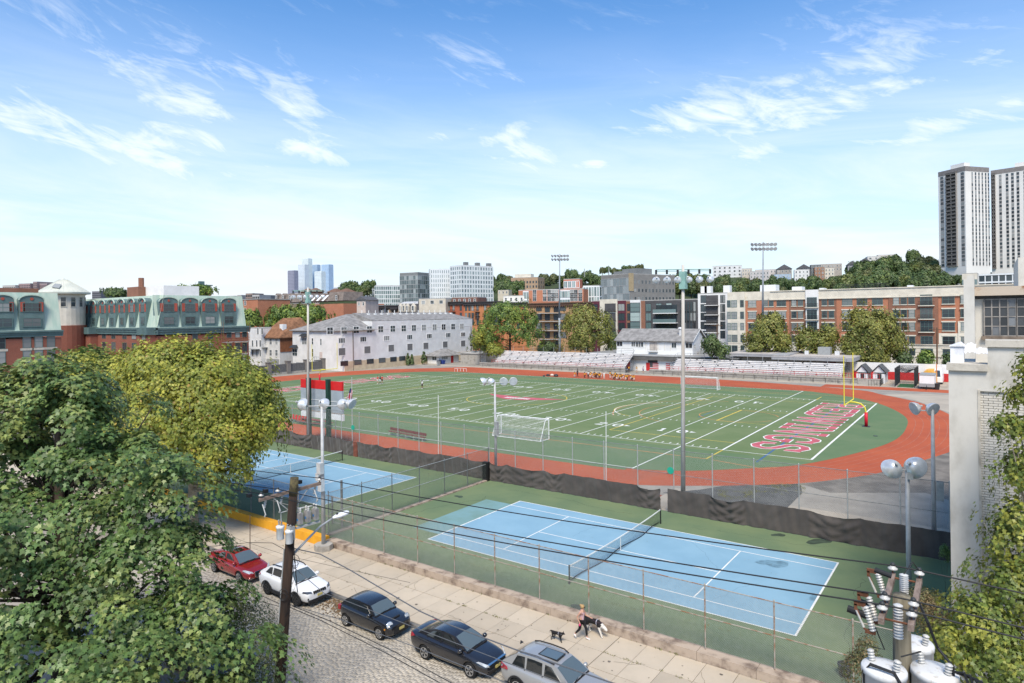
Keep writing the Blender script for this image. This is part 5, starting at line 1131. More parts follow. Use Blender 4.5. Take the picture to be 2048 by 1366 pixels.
# ---- tall weathered poles with a row of lamps
def tallpole(label,u,vb,vt,Y,span,n,low=.62):
 b,tp=atY(u,vb,Y),atY(u,vt,Y);t=thing('light_pole',label,'light pole',(b.x,Y,0));mb=MB();mb.cyl((b.x,Y,0),(tp.x,Y,tp.z),.19,.11,12);obj('pole',mb,m_pwood,t,True)
 z=tp.z-.95;mb=MB();a,c=Vector((tp.x,Y,z+.6))-rx*span,Vector((tp.x,Y,z+.6))+rx*span;mb.cyl(a,c,.035,n=6);mb.cyl(a-Vector((0,0,.12)),c-Vector((0,0,.12)),.025,n=5);obj('crossarm',mb,m_agreen,t)
 mb=MB();mb.cbox((tp.x,Y,z-.25),(.5,.5,1.35));obj('ballast_box',mb,m_agreen,t)
 for i in range(n):
  s=(-1+2*i/(n-1));q=Vector((tp.x,Y,z-.05))+rx*span*s
  if abs(s)<.12:continue
  mb=MB();mb.cyl(q+Vector((0,0,.65)),q+Vector((0,0,.3)),.09,n=6);o=obj('lamp_neck',mb,f_dark,t);lamp(t,q-Vector((0,0,.15)),(-.2+.25*s,.75,-.55),.29)
tallpole('tall weathered pole with aqua box and hanging floodlights, in front of the field',1366,1000,530,16.2,2.1,6);tallpole('tall weathered pole with aqua box rising behind the scoreboard',616,880,575,16.4,1.8,6)
# ---- stadium masts behind the bleachers
def mast(label,u,vb,vt,D,rowsn,cols,sp):
 b,tp=atD(u,vb,D),atD(u,vt,D);t=thing('stadium_mast',label,'light mast',(b.x,b.y,0));mb=MB();mb.cyl((b.x,b.y,0),(b.x,b.y,b.z+(tp.z-b.z)*.35),.45,.36,12);mb.cyl((b.x,b.y,b.z+(tp.z-b.z)*.35),(tp.x,tp.y,tp.z),.3,.16,12);obj('pole',mb,mat('mast_steel',(.30,.33,.36),.6,.1,.3,metal=.1),t,True)
 for j in range(rowsn):
  z=tp.z-.6-j*sp*1.15;mb=MB();mb.cyl(Vector((tp.x,tp.y,z))-rx*sp*2.4,Vector((tp.x,tp.y,z))+rx*sp*2.4,.05,n=5);obj('crossarm',mb,f_dark,t)
  for i in range(cols):
   q=Vector((tp.x,tp.y,z-.1))+rx*sp*(i-(cols-1)/2)-fw*.3;lamp(t,q,(-.55+.22*i,-1,-.55),.5)
 return t
mast('tall stadium light mast with two rows of lamps left of centre, behind the bleachers',1119.5,705,508,222,2,6,1.05)
mast('tallest stadium light mast with two rows of lamps, rising behind the press box',1526.5,732,484,170,2,7,1.0)
def thin(label,u,vt,vb,Y,r,m,z0=0,cat='pole',name='thin_pole'):
 b,tp=atY(u,vb,Y),atY(u,vt,Y);mb=MB();mb.cyl((b.x,Y,z0),(tp.x,Y,tp.z),r,r*.8,8);solo(name,mb,m,label,cat,loc=(b.x,Y,z0))
thin('slim white pole standing in front of the left part of the field',876.5,790,905,17.0,.035,f_white);thin('slim white pole standing in front of the 20 yard numbers',1212,823,960,17.0,.035,f_white);thin('slim white pole crossing the grey scoreboard',671,770,840,19.0,.035,f_white)
thin('thin brown metal post on the pavement beside the red car',500,1030,1112,-8.6,.03,mat('brown_post',(.12,.08,.06),.7),z0=-.3,cat='post',name='sign_post')
# ---- right warehouse
m_conw=mat('old_painted_concrete',(.585,.56,.505),.9,.0,.7,col2=(.37,.345,.295),lo=.44,hi=.74,bump=.35,bscale=5,stretch=(1,1,.6));m_cap=mat('stained_coping',(.52,.48,.41),.9,.0,1.2,col2=(.30,.27,.22),lo=.45,hi=.7,bump=.4)
m_wb=mat('white_glazed_brick',(.60,.57,.51),.7,.0,.8,col2=(.52,.49,.43),island=.06);m_tarw=mat('white_roof_coating',(.76,.77,.79),.6,.0,1.5,col2=(.60,.61,.64),lo=.5,hi=.7,bump=.5,bscale=6)
WX,WY=30.02,-3.5
wh=thing('warehouse','old cream concrete warehouse with white brick panel and steel window on the right','building',(WX,WY,-.5))
mb=MB();zt=atY(1898,740,WY).z;x1=atY(1958,900,WY).x;zb1=atY(1958,782,WY).z
mb.box(WX,x1,WY,25,-.5,zt);obj('corner_pier',mb,m_conw,wh);mb=MB();mb.box(x1,60,WY+.35,25,-.5,zt);obj('wall',mb,mat('brick_bed',(.34,.31,.27),.9,.1,2),wh)
mb=MB();mb.box(x1,60,WY,WY+.34,zb1,zt);obj('spandrel',mb,m_conw,wh)
mb=MB();bz=.092;zz=.6;k=0
while zz<zb1-.02:
 xx=x1+.02+(.14 if k%2 else 0)
 if k%2:mb.box(x1+.01,xx-.012,WY+.08,WY+.36,zz,zz+bz-.014)
 while xx<x1+5.2:
  o_=random.uniform(-.006,.006);mb.box(xx,xx+.27,WY+.08+o_,WY+.36,zz,zz+bz-.014);xx+=.282
 zz+=bz;k+=1
tag(obj('brick',mb,m_wb,wh),kind='stuff')
mb=MB();mb.box(x1-.02,x1+.06,WY-.02,WY+.2,.4,zb1+.05);obj('panel_edge',mb,m_cap,wh)
xs1=atY(1976,705,WY).x;xc=atY(1975,700,WY).x;zc0=atY(1935,718,WY).z;zc1=atY(2000,694,WY).z
mb=MB();mb.box(WX-.06,xc,WY-.12,WY+1.0,zt,zt+.24);obj('coping',mb,m_cap,wh)
mb=MB();mb.box(xc,60,WY,WY+.9,zt,zc1);obj('parapet',mb,m_conw,wh);mb=MB();mb.box(xc-.06,60,WY-.1,WY+1.0,zc1,zc1+.24);obj('coping',mb,m_cap,wh)
YW=1.2;zr_=zt+.2
pu=lambda u,v:atY(u,v,YW)
mb=MB();a,c,d=pu(1951,700),pu(2300,700),pu(2000,577);mb.box(a.x,c.x,YW,24,zr_-1,d.z);obj('upper_wall',mb,m_conw,wh)
mb=MB();e0,e1=pu(1951,577).z,pu(1951,592).z;mb.box(a.x-.1,c.x,YW-.35,YW,e1,e0+.05);obj('eave',mb,mat('rusty_eave',(.50,.42,.33),.8,.0,1,col2=(.28,.13,.06),lo=.5,hi=.62),wh);mb=MB();mb.box(a.x,c.x,YW-.06,YW,pu(1951,598).z,e1);obj('dark_band',mb,mat('dark_grey_band',(.10,.10,.10),.9,.2,2),wh)  # rusty eave, and a dark grey strip on the wall just below it
mb=MB();mb.box(pu(1968,600).x,c.x,YW-.05,YW+.02,pu(1968,672).z,pu(1968,598).z);obj('window_backing',mb,f_dark,wh)
w0,w1_=pu(1968,600).x,pu(2032,600).x;zt_,zb_=pu(1968,599).z,pu(1968,671).z;g_old=mat_glass('old_dusty_glass',(.022,.024,.026),(.19,.20,.21),.45,.25,(.07,.075,.08))
for bay in range(3):
 X0=w0+bay*(w1_-w0)*1.02
 fr=MB();cols=[0,.24,.49,.745,1.0];W_=(w1_-w0);H_=zt_-zb_
 for cx_ in cols:fr.box(X0+W_*cx_-.022,X0+W_*cx_+.022,YW-.12,YW-.06,zb_,zt_)
 for r_ in(0,.26,.52,.78,1):fr.box(X0,X0+W_,YW-.115,YW-.062,zb_+H_*r_-.02,zb_+H_*r_+.02)
 o=obj('steel_window',fr,mat('steel_sash',(.30,.275,.25),.7,.2,3),wh)
 for i in range(4):
  for j in range(4):mb=MB();mb.box(X0+W_*cols[i]+.02,X0+W_*cols[i+1]-.02,YW-.09,YW-.08,zb_+H_*.25*j+.03+.01*j,zb_+H_*.26*(j+1)-.03);obj('pane',mb,g_old,o,off=ORG[wh.name])
mb=MB();mb.box(w0-.1,c.x,YW-.18,YW-.0,zb_-.16,zb_-.02);obj('window_sill',mb,mat('rusty_sill',(.22,.17,.13),.8,.2,3),wh)
mb=MB();q0,q1=pu(1930,700),pu(1949,560);mb.box(q0.x,q1.x,YW-.9,YW-.1,zr_,q1.z);mb.box(q0.x+.12,q1.x,YW-.9,YW-.1,q1.z,pu(1940,553).z);obj('chimney_pier',mb,m_conw,wh)
mb=MB();q0,q1=atY(1901,692,-2.6),atY(1928,700,-2.6);mb.box(q0.x,q1.x,-2.9,-1.8,zr_,q0.z);mb.add([(q0.x-.04,-2.95,q0.z),(q1.x+.04,-2.95,q0.z),(q1.x+.04,-1.75,q0.z),(q0.x-.04,-1.75,q0.z),((q0.x+q1.x)/2+.1,-2.95,q0.z+.12),((q0.x+q1.x)/2+.1,-1.75,q0.z+.14)],[(0,1,4),(1,2,5,4),(2,3,5),(3,0,4,5)]);obj('white_roof_box',mb,m_tarw,wh)
def lump(u0,u1,v0,v1,Y,seed):
 rr=random.Random(seed);p0,p1=atY(u0,v1,Y),atY(u1,v0,Y);mb=MB();n,m=9,6
 for i in range(n):
  for j in range(m):s,t_=i/(n-1),j/(m-1);mb.v.append((p0.x+(p1.x-p0.x)*s,Y+1.5*t_,p0.z+(p1.z-p0.z)*(.35+.65*t_)*(.86+.14*math.sin(math.pi*s))+rr.uniform(-.035,.035)))
 for i in range(n-1):
  for j in range(m-1):a=i*m+j;mb.f.append((a,a+m,a+m+1,a+1));mb.m.append(0)
 return mb
obj('roof_flashing',lump(1929,1951,690,712,-2.4,3),m_tarw,wh,True);obj('roof_flashing',lump(1951,1977,699,712,-2.2,4),m_tarw,wh,True)
mb=MB();q0,q1=atY(2036,515,3),atY(2300,520,3);mb.box(q0.x,q1.x,3,9,zt,q0.z);mb.box(q0.x+.4,q1.x,2.9,9,q0.z,q0.z+.12);obj('stair_bulkhead',mb,m_conw,wh)
mb=MB()
for i in range(5):mb.tube([(29.75-i*.12,2.6+i*.25,0),(29.75-i*.12,2.6+i*.25,2.0-i*.1)],.03,5)
for z in(.3,1.9):mb.tube([(29.8,2.5,z),(29.25,3.7,z-.1)],.025,5)
solo('loose_gate',mb,m_galv,'loose galvanised gate leaning at the foot of the warehouse','gate',loc=(29.6,3,0))
# ------------------------------------------------------------------ BLEACHERS, FIELD HOUSE, FIELD FURNITURE
m_redp=mat('red_paint',(.52,.03,.03),.6,.1,2);m_alu=mat('aluminium',(.66,.66,.66),.5,.05,2,metal=.2);m_blockw=mat('block_wall',(.40,.35,.28),.9,.1,.8)
mb=MB()
xa,xb=-90.5,9.5
for a,b_ in((xa,-43.2),(-36.5,xb)):
 for i in range(int((b_-a)/4)):w=(b_-a)/int((b_-a)/4);mb.box(a+i*w+.02,a+(i+1)*w-.02,117.6,118.1,-.02,1.25+random.uniform(-.02,.02))
solo('retaining_wall',mb,m_wallc,'low stained concrete wall below the bleachers along the track','wall',loc=(-40,117.8,0))
mb=MB()
for a,b_ in((xa,-43.2),(-36.5,xb)):
 for i in range(int((b_-a)/2.4)):x=a+(i+.5)*(b_-a)/int((b_-a)/2.4);mb.cyl((x,117.5,0),(x,117.5,.95),.03,n=5)
 mb.cyl((a,117.5,.95),(b_,117.5,.95),.035,n=5);mb.cyl((a,117.5,.5),(b_,117.5,.5),.025,n=5)
solo('trackside_rail',mb,f_dark,'thin dark pipe rail along the far side of the track','railing',loc=(-40,117.5,0))
def bleacher(label,x0,x1,y0,nrow,z0,rise=.36,run=.62,seat=m_alu):
 t=thing('bleachers',label,'bleachers',((x0+x1)/2,y0,z0));zt=z0+nrow*rise
 for j in range(nrow):
  y=y0+j*run;z=z0+.45+j*rise
  mb=MB();mb.box(x0,x1,y,y+.28,z,z+.05);obj('seat',mb,m_redp if False else seat,t)
  mb=MB();mb.box(x0,x1,y+.3,y+run+.1,z-.30,z-.26);obj('footboard',mb,seat,t)
  mb=MB();mb.box(x0,x1,y+run+.06,y+run+.09,z-.28,z+rise-.34);obj('riser',mb,mat('pale_riser',(.70,.68,.67),.7,.1,1),t)
 mb=MB();n=int((x1-x0)/3.4)
 for i in range(n+1):
  x=x0+(x1-x0)*i/n;mb.cyl((x,y0,z0),(x,y0+nrow*run,zt),.05,n=4);mb.cyl((x,y0+nrow*run,z0),(x,y0+nrow*run,zt+1.5),.05,n=4)
  if i<n:mb.cyl((x,y0+nrow*run,z0+.3),(x+(x1-x0)/n,y0+nrow*run,zt),.035,n=4)
 obj('support',mb,f_grey,t)
 mb=MB()
 for i in range(int((x1-x0)/1.15)):x=x0+(i+.5)*1.15;j=(i*5)%nrow;mb.box(x-.08,x+.25,y0+j*run,y0+j*run+.26,z0+.3+j*rise,z0+.515+j*rise)
 tag(obj('seat_bracket',mb,f_dark,t),kind='stuff')
 mb=MB();y=y0+nrow*run+.05
 for z in(zt+.6,zt+1.05,zt+1.5):mb.cyl((x0,y,z),(x1,y,z),.03,n=5)
 obj('back_rail',mb,f_dark,t)
 mb=MB()
 for z in(z0+.5,z0+.95):mb.cyl((x0,y0-.5,z),(x1,y0-.5,z),.035,n=5)
 for i in range(int((x1-x0)/2.2)+1):mb.cyl((x0+i*2.2,y0-.5,z0),(x0+i*2.2,y0-.5,z0+.95),.03,n=5)
 obj('front_rail',mb,m_redp,t)
 mb=MB();mb.box(x0-.3,x1+.3,y0-.7,y0+.2,z0-.1,z0);obj('red_deck',mb,mat('faded_red_deck',(.42,.12,.10),.8,.15,1),t)
 for x in(x0-.4,x1+.4):
  mb=MB()
  for j in range(nrow):mb.box(x-.35,x+.35,y0+j*run,y0+(j+1)*run,z0+j*rise*.95,z0+j*rise*.95+.08)
  mb.cyl((x,y0,z0+1.0),(x,y0+nrow*run,zt+1.2),.03,n=5);obj('stair',mb,f_dark,t)
 return t
bleacher('white aluminium bleachers at left, in front of the tall green and olive trees',-86.5,-44.0,118.9,9,1.1)
bleacher('white aluminium bleachers at right, in front of the field house and press box',-31.5,6.3,118.9,7,1.1)
t=thing('white_railing','white pipe railing in front of the right bleachers','railing',(-3,118.5,1.1));mb=MB()
for z in(1.5,1.9,2.3,2.7,3.1):mb.cyl((-14.5,118.45,z),(6.2,118.45,z),.035,n=5)
for i in range(8):mb.cyl((-14.5+i*2.957,118.45,1.1),(-14.5+i*2.957,118.45,3.15),.04,n=5)
obj('rail',mb,f_white,t)
FY=126.0
lx0,lx1=atY(1165,720,FY).x,atY(1475,720,FY).x;zr0=atY(1330,713,FY).z
t=thing('locker_building','long low white building with red doors and dark flat roof edge behind bleachers','building',((lx0+lx1)/2,FY,0))
mb=MB();mb.box(lx0,lx1,FY,FY+22,0,zr0-.9);obj('wall',mb,m_wht,t);mb=MB();mb.box(lx0-.6,lx1+.4,FY-.9,FY+22,zr0-.88,zr0);obj('roof',mb,mat('dark_fascia',(.13,.13,.125),.8,.15,.5),t)
mb=MB();mb.box(lx0-.7,lx1+.5,FY-1.0,FY+22.2,zr0,zr0+.14);obj('roof_top',mb,mat('grey_roof',(.33,.33,.32),.9,.15,.3),t)
def wallbox(name,u0,u1,v0,v1,m,out=.06):p,q=atY(u0,v1,FY),atY(u1,v0,FY);mb=MB();mb.box(p.x,q.x,FY-out,FY+.02,max(0,p.z),q.z);return obj(name,mb,m,t)
wallbox('door',1253,1260,722.5,737,m_redp);wallbox('door',1292.5,1299.5,725.5,741,m_redp)
def flagpanel(u0,u1,v0,v1,canton):
 p,q=atY(u0,v1,FY),atY(u1,v0,FY);fr=MB();n=9;h=(q.z-p.z)/n
 for i in range(n):
  if i%2==0:fr.box(p.x,q.x,FY-.05,FY+.02,p.z+i*h,p.z+(i+1)*h)
 o=obj('striped_panel',fr,m_redp,t)
 if canton:mb=MB();mb.box(p.x,p.x+(q.x-p.x)*.33,FY-.07,FY+.02,p.z+h*4,q.z);obj('dark_corner',mb,m_dkp,o,off=ORG[t.name])
flagpanel(1300,1317,726,741,True);flagpanel(1332,1340,727,742,False);flagpanel(1365,1373,729,743,False);flagpanel(1437,1446,730,744,False)
wallbox('window',1296,1315,721,725,f_dark);wallbox('window',1376,1380,725,728,f_grey)
FH=131.0
p,q=atY(1233,680,FH),atY(1385,684,FH);zb_=zr0+.14;ze=atY(1310,682,FH).z
b=Bld('field_house','white gabled field house standing on the flat roof behind the bleachers','house',m_clapw,0,0,0,P=(q.x,FH,ze),w1=q.x-p.x,w2=9.5,z0=zb_,slabroof=False);H=b.z1-zb_;w=b.w1;rz=3.0
mb=MB();mb.add([(-w-.5,-.6,H-.1),(.45,-.6,H-.1),(.45,4.75,H+rz),(-w-.5,4.75,H+rz),(-w-.5,10.1,H-.1),(.45,10.1,H-.1),(-w-.5,-.6,H+.08),(.45,-.6,H+.08),(.45,4.75,H+rz+.2),(-w-.5,4.75,H+rz+.2),(-w-.5,10.1,H+.08),(.45,10.1,H+.08)],[(6,7,8,9),(9,8,11,10),(0,1,7,6),(4,10,11,5),(1,2,8,7),(2,5,11,8),(0,6,9,3),(3,9,10,4),(0,3,2,1),(3,4,5,2)]);b.part('roof',mb,m_shing)
mb=MB();mb.add([(-.02,.1,H-.3),(-.02,9.4,H-.3),(-.02,4.75,H+rz-.1),(-w+.1,.1,H-.3),(-w+.1,9.4,H-.3),(-w+.1,4.75,H+rz-.1)],[(0,1,2),(3,5,4),(0,2,5,3),(1,4,5,2)]);b.part('gable',mb,m_clapw)
mb=MB();mb.slab((.46,-.6,H-.12),(.46,-.6,H+.14),(.46,4.75,H+rz+.25),(.46,4.75,H+rz-.02),.05);mb.slab((.46,10.1,H-.12),(.46,10.1,H+.14),(.46,4.75,H+rz+.25),(.46,4.75,H+rz-.02),.05);b.part('barge_board',mb,f_white)
mb=MB();mb.box(-w-.02,.04,-.06,0,0,1.0);b.part('white_skirting',mb,f_white)
def c5(x):return 1220+x/7.877
def v5(y):return 640+y/7.877
for x,y,ww in((153,375,1.9),(372,380,1.5),(440,385,1.5),(490,385,1.5),(1008,400,1.5),(1243,403,2.0)):
 a,z=b.loc('L',c5(x),v5(y));b.win('L',a,z,ww,1.5,nx=2,ny=1,fw=.12,fm=f_white)
for y,hh_ in((1.6,1.3),(6.3,1.6)):b.win('R',y,H*.62,.9,hh_,nx=1,ny=2,fw=.1,fm=f_white)
a,z=b.loc('L',c5(685),v5(415));mb=MB();mb.box(a-1.1,a+1.1,-.05,.02,z-1.4,z+1.3);d=b.part('door',mb,mat('weathered_door',(.50,.45,.40)));mb=MB();mb.box(a-1.3,a+1.3,-.9,0,z-1.5,z-1.4)
for i in range(8):mb.box(a-1.3+i*.36,a-1.26+i*.36,-.88,-.84,z-1.4,z-.6)
b.part('balcony',mb,f_grey)
mb=MB()
for x in(700,760,860,950,560):a=b.loc('L',c5(x),v5(400))[0];mb.box(a-.04,a+.04,-.05,.01,1.0,H-.4)
b.part('wall_batten',mb,m_cream);mb=MB();a=b.loc('L',c5(1060),680)[0];mb.cyl((a,2.0,H+.8),(a,2.0,H+3.4),.32,n=10);mb.lathe([(.32,H+3.2),(.6,H+3.3),(.45,H+3.55),(.05,H+3.7)],(a,2.0,0),10);b.part('vent_stack',mb,m_alu)
mb=MB();mb.box(.6,1.8,3.0,4.4,0,1.2);mb.box(.6,1.8,5.0,6.4,0,1.2);b.part('condenser',mb,f_grey)
PY=126.5
p,q=atY(1474,716,PY),atY(1700,720,PY);zt=atY(1600,708,PY).z
t=thing('press_building','long tan block building with overhanging grey roof behind the right bleachers','building',((p.x+q.x)/2,PY,0));xm=atY(1565,716,PY).x
mb=MB();mb.box(p.x,xm,PY+1.2,PY+14,0,zt-.9);mb.box(xm+.005,q.x,PY,PY+13.9,0,zt-1.4);obj('wall',mb,mat_brick('tan_block',(.44,.38,.30),(.41,.35,.28),(.34,.29,.23),1,.4,.2,.02),t)
m_fas=mat('grey_fascia',(.36,.36,.37),.6,.08,1)
mb=MB();mb.box(p.x-2,xm+1.5,PY-.6,PY+15,zt-.85,zt-.15);mb.box(xm-2,q.x+1.0,PY-1.8,PY+14.8,zt-1.35,zt-.55);obj('roof_fascia',mb,m_fas,t);mb=MB();mb.box(p.x-1.9,xm-2.1,PY-.5,PY+14.9,zt-.145,zt-.06);mb.box(xm-1.9,q.x+.9,PY-1.7,PY+14.7,zt-.545,zt-.46);obj('roof_top',mb,mat('pinkish_roof',(.46,.42,.38),.9,.1,.3),t)
for u,s_ in((1518,1.6),(1648,2.2),(1613,.7),(1674,.8)):x=atY(u,705,PY+6).x;mb=MB();mb.box(x-s_*.6,x+s_*.6,PY+6,PY+6+s_,zt-.46,zt+s_*.6);obj('roof_unit',mb,f_grey if s_>1 else m_alu,t)
mb=MB();a,c=atY(1647,733,PY),atY(1672,724,PY);mb.box(a.x,c.x,PY-.08,PY,a.z,c.z);sg=obj('sign',mb,mat('maroon_sign',(.16,.02,.035),.7),t)
mb=MB()
for i in range(4):x=a.x+(c.x-a.x)*(i+.5)/4;zc=(a.z+c.z)/2;r_=(c.x-a.x)*.075;mb.lathe([(r_,0),(r_*1.02,.03),(r_*.55,.03),(r_*.5,0),(r_,0)],(x,PY-.09,zc),12,(0,-1,0),caps=False)
obj('numeral',mb,f_white,sg,off=ORG[t.name])
b=Bld('kiosk','small white kiosk with hipped shingle roof and red door at the track corner','hut',m_wht,878,205,712,z0=0,uL=855,w2=9.5,slabroof=False);H=b.z1;w=b.w1
mb=MB();mb.add([(-w-1,-1,H-.1),(1,-1,H-.1),(1,10.5,H-.1),(-w-1,10.5,H-.1),(-w/2,3.5,H+2),(-w/2,6.5,H+2)],[(0,1,4),(1,2,5,4),(2,3,5),(3,0,4,5),(0,3,2,1)]);b.part('roof',mb,m_shing)
mb=MB();mb.box(0,.06,5.6,6.8,0,2.3);b.part('door',mb,m_redp);b.win('R',2.6,1.9,3.0,1.4,3,1,.1,f_white);b.win('L',-w*.4,1.9,2.0,1.6,2,1,.1,f_white)
b=Bld('concrete_shed','plain grey concrete shed with flat roof left of the bleachers','building',m_wallc,972,200,706.5,z0=0,uL=921,w2=6,roof=m_roofg,par=.25)
mb=MB();
for i in range(4):mb.box(-b.w1*.2*(i+.6),-b.w1*.2*(i+.6)+1.2,2,3.2,b.z1,b.z1+.5)
b.part('roof_vent',mb,f_grey)
for i,(u,v,hh_,lab)in enumerate(((820,731,3.6,'narrow dark green cypress, left of the pair by the white building'),(827,730,3.2,'narrow dark green cypress, right of the pair by the white building'),(848,729,3.8,'broad dark green cypress beside the kiosk'))):pass
for u,v,m_,lab,w_ in((885,728,mat('bin_blue',(.03,.06,.25),.6),'blue waste bin in front of the kiosk',1.4),(878,728.5,mat('bin_navy',(.03,.035,.06),.6),'dark navy bin beside the blue one',.9),(877,731,f_grey,'small grey bin at the kiosk corner',.6)):
 c=gp(u,v);mb=MB();mb.add([(c.x-w_*.45,c.y-.4,0),(c.x+w_*.45,c.y-.4,0),(c.x+w_*.45,c.y+.4,0),(c.x-w_*.45,c.y+.4,0),(c.x-w_*.55,c.y-.5,1.1),(c.x+w_*.55,c.y-.5,1.1),(c.x+w_*.55,c.y+.5,1.1),(c.x-w_*.55,c.y+.5,1.1)],[(3,2,1,0),(4,5,6,7),(0,1,5,4),(1,2,6,5),(2,3,7,6),(3,0,4,7)]);mb.box(c.x-w_*.6,c.x+w_*.6,c.y-.55,c.y+.55,1.1,1.2);solo('waste_bin',mb,m_,lab,'bin',loc=(c.x,c.y,0))
t=thing('boundary_wall','grey block boundary wall with square piers behind the far end zone','wall',(-122.5,75,0));mb=MB();mb.box(-123,-122.4,50,86.5,0,.55);obj('plinth',mb,m_wallc,t)
for i in range(7):
 y=50.5+i*5.9;mb=MB();mb.box(-123.3,-122.1,y,y+1.1,0,3.3);mb.box(-123.4,-122.0,y-.1,y+1.2,3.3,3.5);obj('pier',mb,mat('pier_grey',(.20,.185,.17),.9,.1,1),t);mb=MB();mb.box(-122.9,-122.5,y+1.11,y+5.89,.55,2.7);obj('panel',mb,mat('block_grey',(.125,.125,.125),.9,.12,2),t)
for u0,u1,uc,vt,vb,lab in((1712,1742,1723,733.5,766,'white garden shed with grey gable roof, left of two'),(1745,1777,1760,735,767,'white garden shed with grey gable roof, right of two')):
 p,q=gp(u0+1,vb,0),gp(u1-6,vb,0);Y=(p.y+q.y)/2;P_=atY(u1-7,vb-3,Y);w=P_.x-atY(u0+1,vb,Y).x
 b=Bld('garden_shed',lab,'shed',mat_clap('shed_white',(.76,.76,.76),.16)if 'shed_white' not in MATS else MATS['shed_white'],0,0,0,P=(P_.x,Y,2.3),w1=w,w2=5,z0=0,slabroof=False)
 mb=MB();mb.add([(-w,.02,2.25),(0,.02,2.25),(-w/2,.02,3.6),(-w,4.9,2.25),(0,4.9,2.25),(-w/2,4.9,3.6)],[(0,1,2),(3,5,4),(1,4,5,2),(0,2,5,3)]);b.part('gable',mb,b.m)
 mb=MB();
 for sg in(0,1):x=-w-.3 if sg==0 else .3;mb.slab((x,-.3,2.2),(x,5.2,2.2),(-w/2,5.2,3.75),(-w/2,-.3,3.75),.1 if sg==1 else-.1)
 b.part('roof',mb,mat('slate_grey',(.11,.115,.12),.8,.15,2));mb=MB();mb.box(-w*.62,-w*.28,-.05,.02,0,2.0);b.part('door',mb,f_dark)
t=thing('site_wall','white wall with red base behind the garden sheds','wall',(14,131.5,0));mb=MB();mb.box(6.5,27,131,131.4,1.7,3.6);obj('upper_wall',mb,m_wht,t);mb=MB();mb.box(6.5,27,130.95,131.4,0,1.69);obj('red_base',mb,m_redp,t)
def bx4(name,u0,u1,vb,vt,m,lab,cat,dep=2.5):
 p,q=gp(u0,vb),gp(u1,vb);Y=p.y;x1=atY(u1,vb,Y).x;zt=atY((u0+u1)/2,vt,Y).z;return p.x,x1,Y,zt
x0,x1,Y,zt=bx4('',1839,1869,778,751,None,'','');t=thing('cargo_trailer','white box trailer with grey lower front parked by the track','trailer',((x0+x1)/2,Y,0))
mb=MB();mb.box(x0,x1,Y,Y+5,.45,zt);obj('body',mb,mat('trailer_white',(.76,.76,.75),.4,.04,1),t);mb=MB();mb.box(x0-.05,x1+.05,Y-.04,Y+.2,.45,1.1);obj('stone_guard',mb,f_grey,t);mb=MB();mb.box(x0-.06,x1+.06,Y-.05,Y+5.05,zt,zt+.15);obj('roof',mb,f_grey,t)
for x in(x0+.05,x1-.05):mb=MB();mb.cyl((x-.12,Y+3,.36),(x+.12,Y+3,.36),.36,n=14);obj('wheel',mb,f_dark,t)
mb=MB();mb.cyl(((x0+x1)/2,Y,.5),((x0+x1)/2,Y-1.4,.5),.06,n=6);mb.cyl(((x0+x1)/2,Y-1.2,0),((x0+x1)/2,Y-1.2,.9),.05,n=6);obj('tow_bar',mb,f_dark,t)
Yb=Y+8;p,q=atY(1844,757,Yb),atY(1872,744,Yb);t=thing('school_bus','yellow school bus roof showing above the white trailer','bus',((p.x+q.x)/2,Yb,0))
mb=MB();w=q.x-p.x;n=8;pr=[(p.x,.6),(q.x,.6),(q.x,q.z-.5)]+[(p.x+w/2+w/2*math.cos(math.pi*i/n),q.z-.5+.5*math.sin(math.pi*i/n))for i in range(1,n)]+[(p.x,q.z-.5)]
k=len(pr);mb.add([(x,Yb,z)for x,z in pr]+[(x,Yb+9,z)for x,z in pr],[tuple(range(k))[::-1]if False else tuple(range(k)),tuple(range(k,2*k))[::-1]]+[(i,k+i,k+(i+1)%k,(i+1)%k)for i in range(k)]);obj('body',mb,mat('bus_yellow',(.75,.36,.02),.4,.05,1),t)
mb=MB();mb.box(p.x+.2,p.x+.7,Yb-.04,Yb,q.z-.55,q.z-.2);mb.box(q.x-.7,q.x-.2,Yb-.04,Yb,q.z-.55,q.z-.2);obj('warning_light',mb,mat('dark_red_lamp',(.12,.02,.01),.3),t);mb=MB();mb.box(p.x+.25,q.x-.25,Yb-.03,Yb,q.z-1.7,q.z-.75);obj('windscreen',mb,g_dark,t)
for x in(p.x+.2,q.x-.2):mb=MB();mb.cyl((x-.15,Yb+2,.5),(x+.15,Yb+2,.5),.5,n=14);obj('wheel',mb,f_dark,t)
Yv=Y+11;p,q=atY(1866,757,Yv),atY(1885,739,Yv);t=thing('white_van','white van parked facing away beside the orange post','van',((p.x+q.x)/2,Yv,0));mb=MB();w=q.x-p.x
mb.add([(p.x,Yv,.4),(q.x,Yv,.4),(q.x,Yv,1.3),(q.x-.25,Yv+.5,q.z),(p.x+.25,Yv+.5,q.z),(p.x,Yv,1.3)]+[(p.x,Yv+5,.4),(q.x,Yv+5,.4),(q.x,Yv+5,1.3),(q.x-.25,Yv+4.5,q.z),(p.x+.25,Yv+4.5,q.z),(p.x,Yv+5,1.3)],[(0,1,2,5),(5,2,3,4),(6,11,8,7),(11,10,9,8),(0,6,7,1),(1,7,8,2),(2,8,9,3),(3,9,10,4),(4,10,11,5),(5,11,6,0)]);obj('body',mb,mat('van_white',(.76,.76,.76),.3,.03,1),t)
mb=MB();mb.slab((p.x+.35,Yv+.06,1.5),(q.x-.35,Yv+.06,1.5),(q.x-.45,Yv+.42,q.z-.25),(p.x+.45,Yv+.42,q.z-.25),.03);obj('rear_window',mb,g_dark,t)
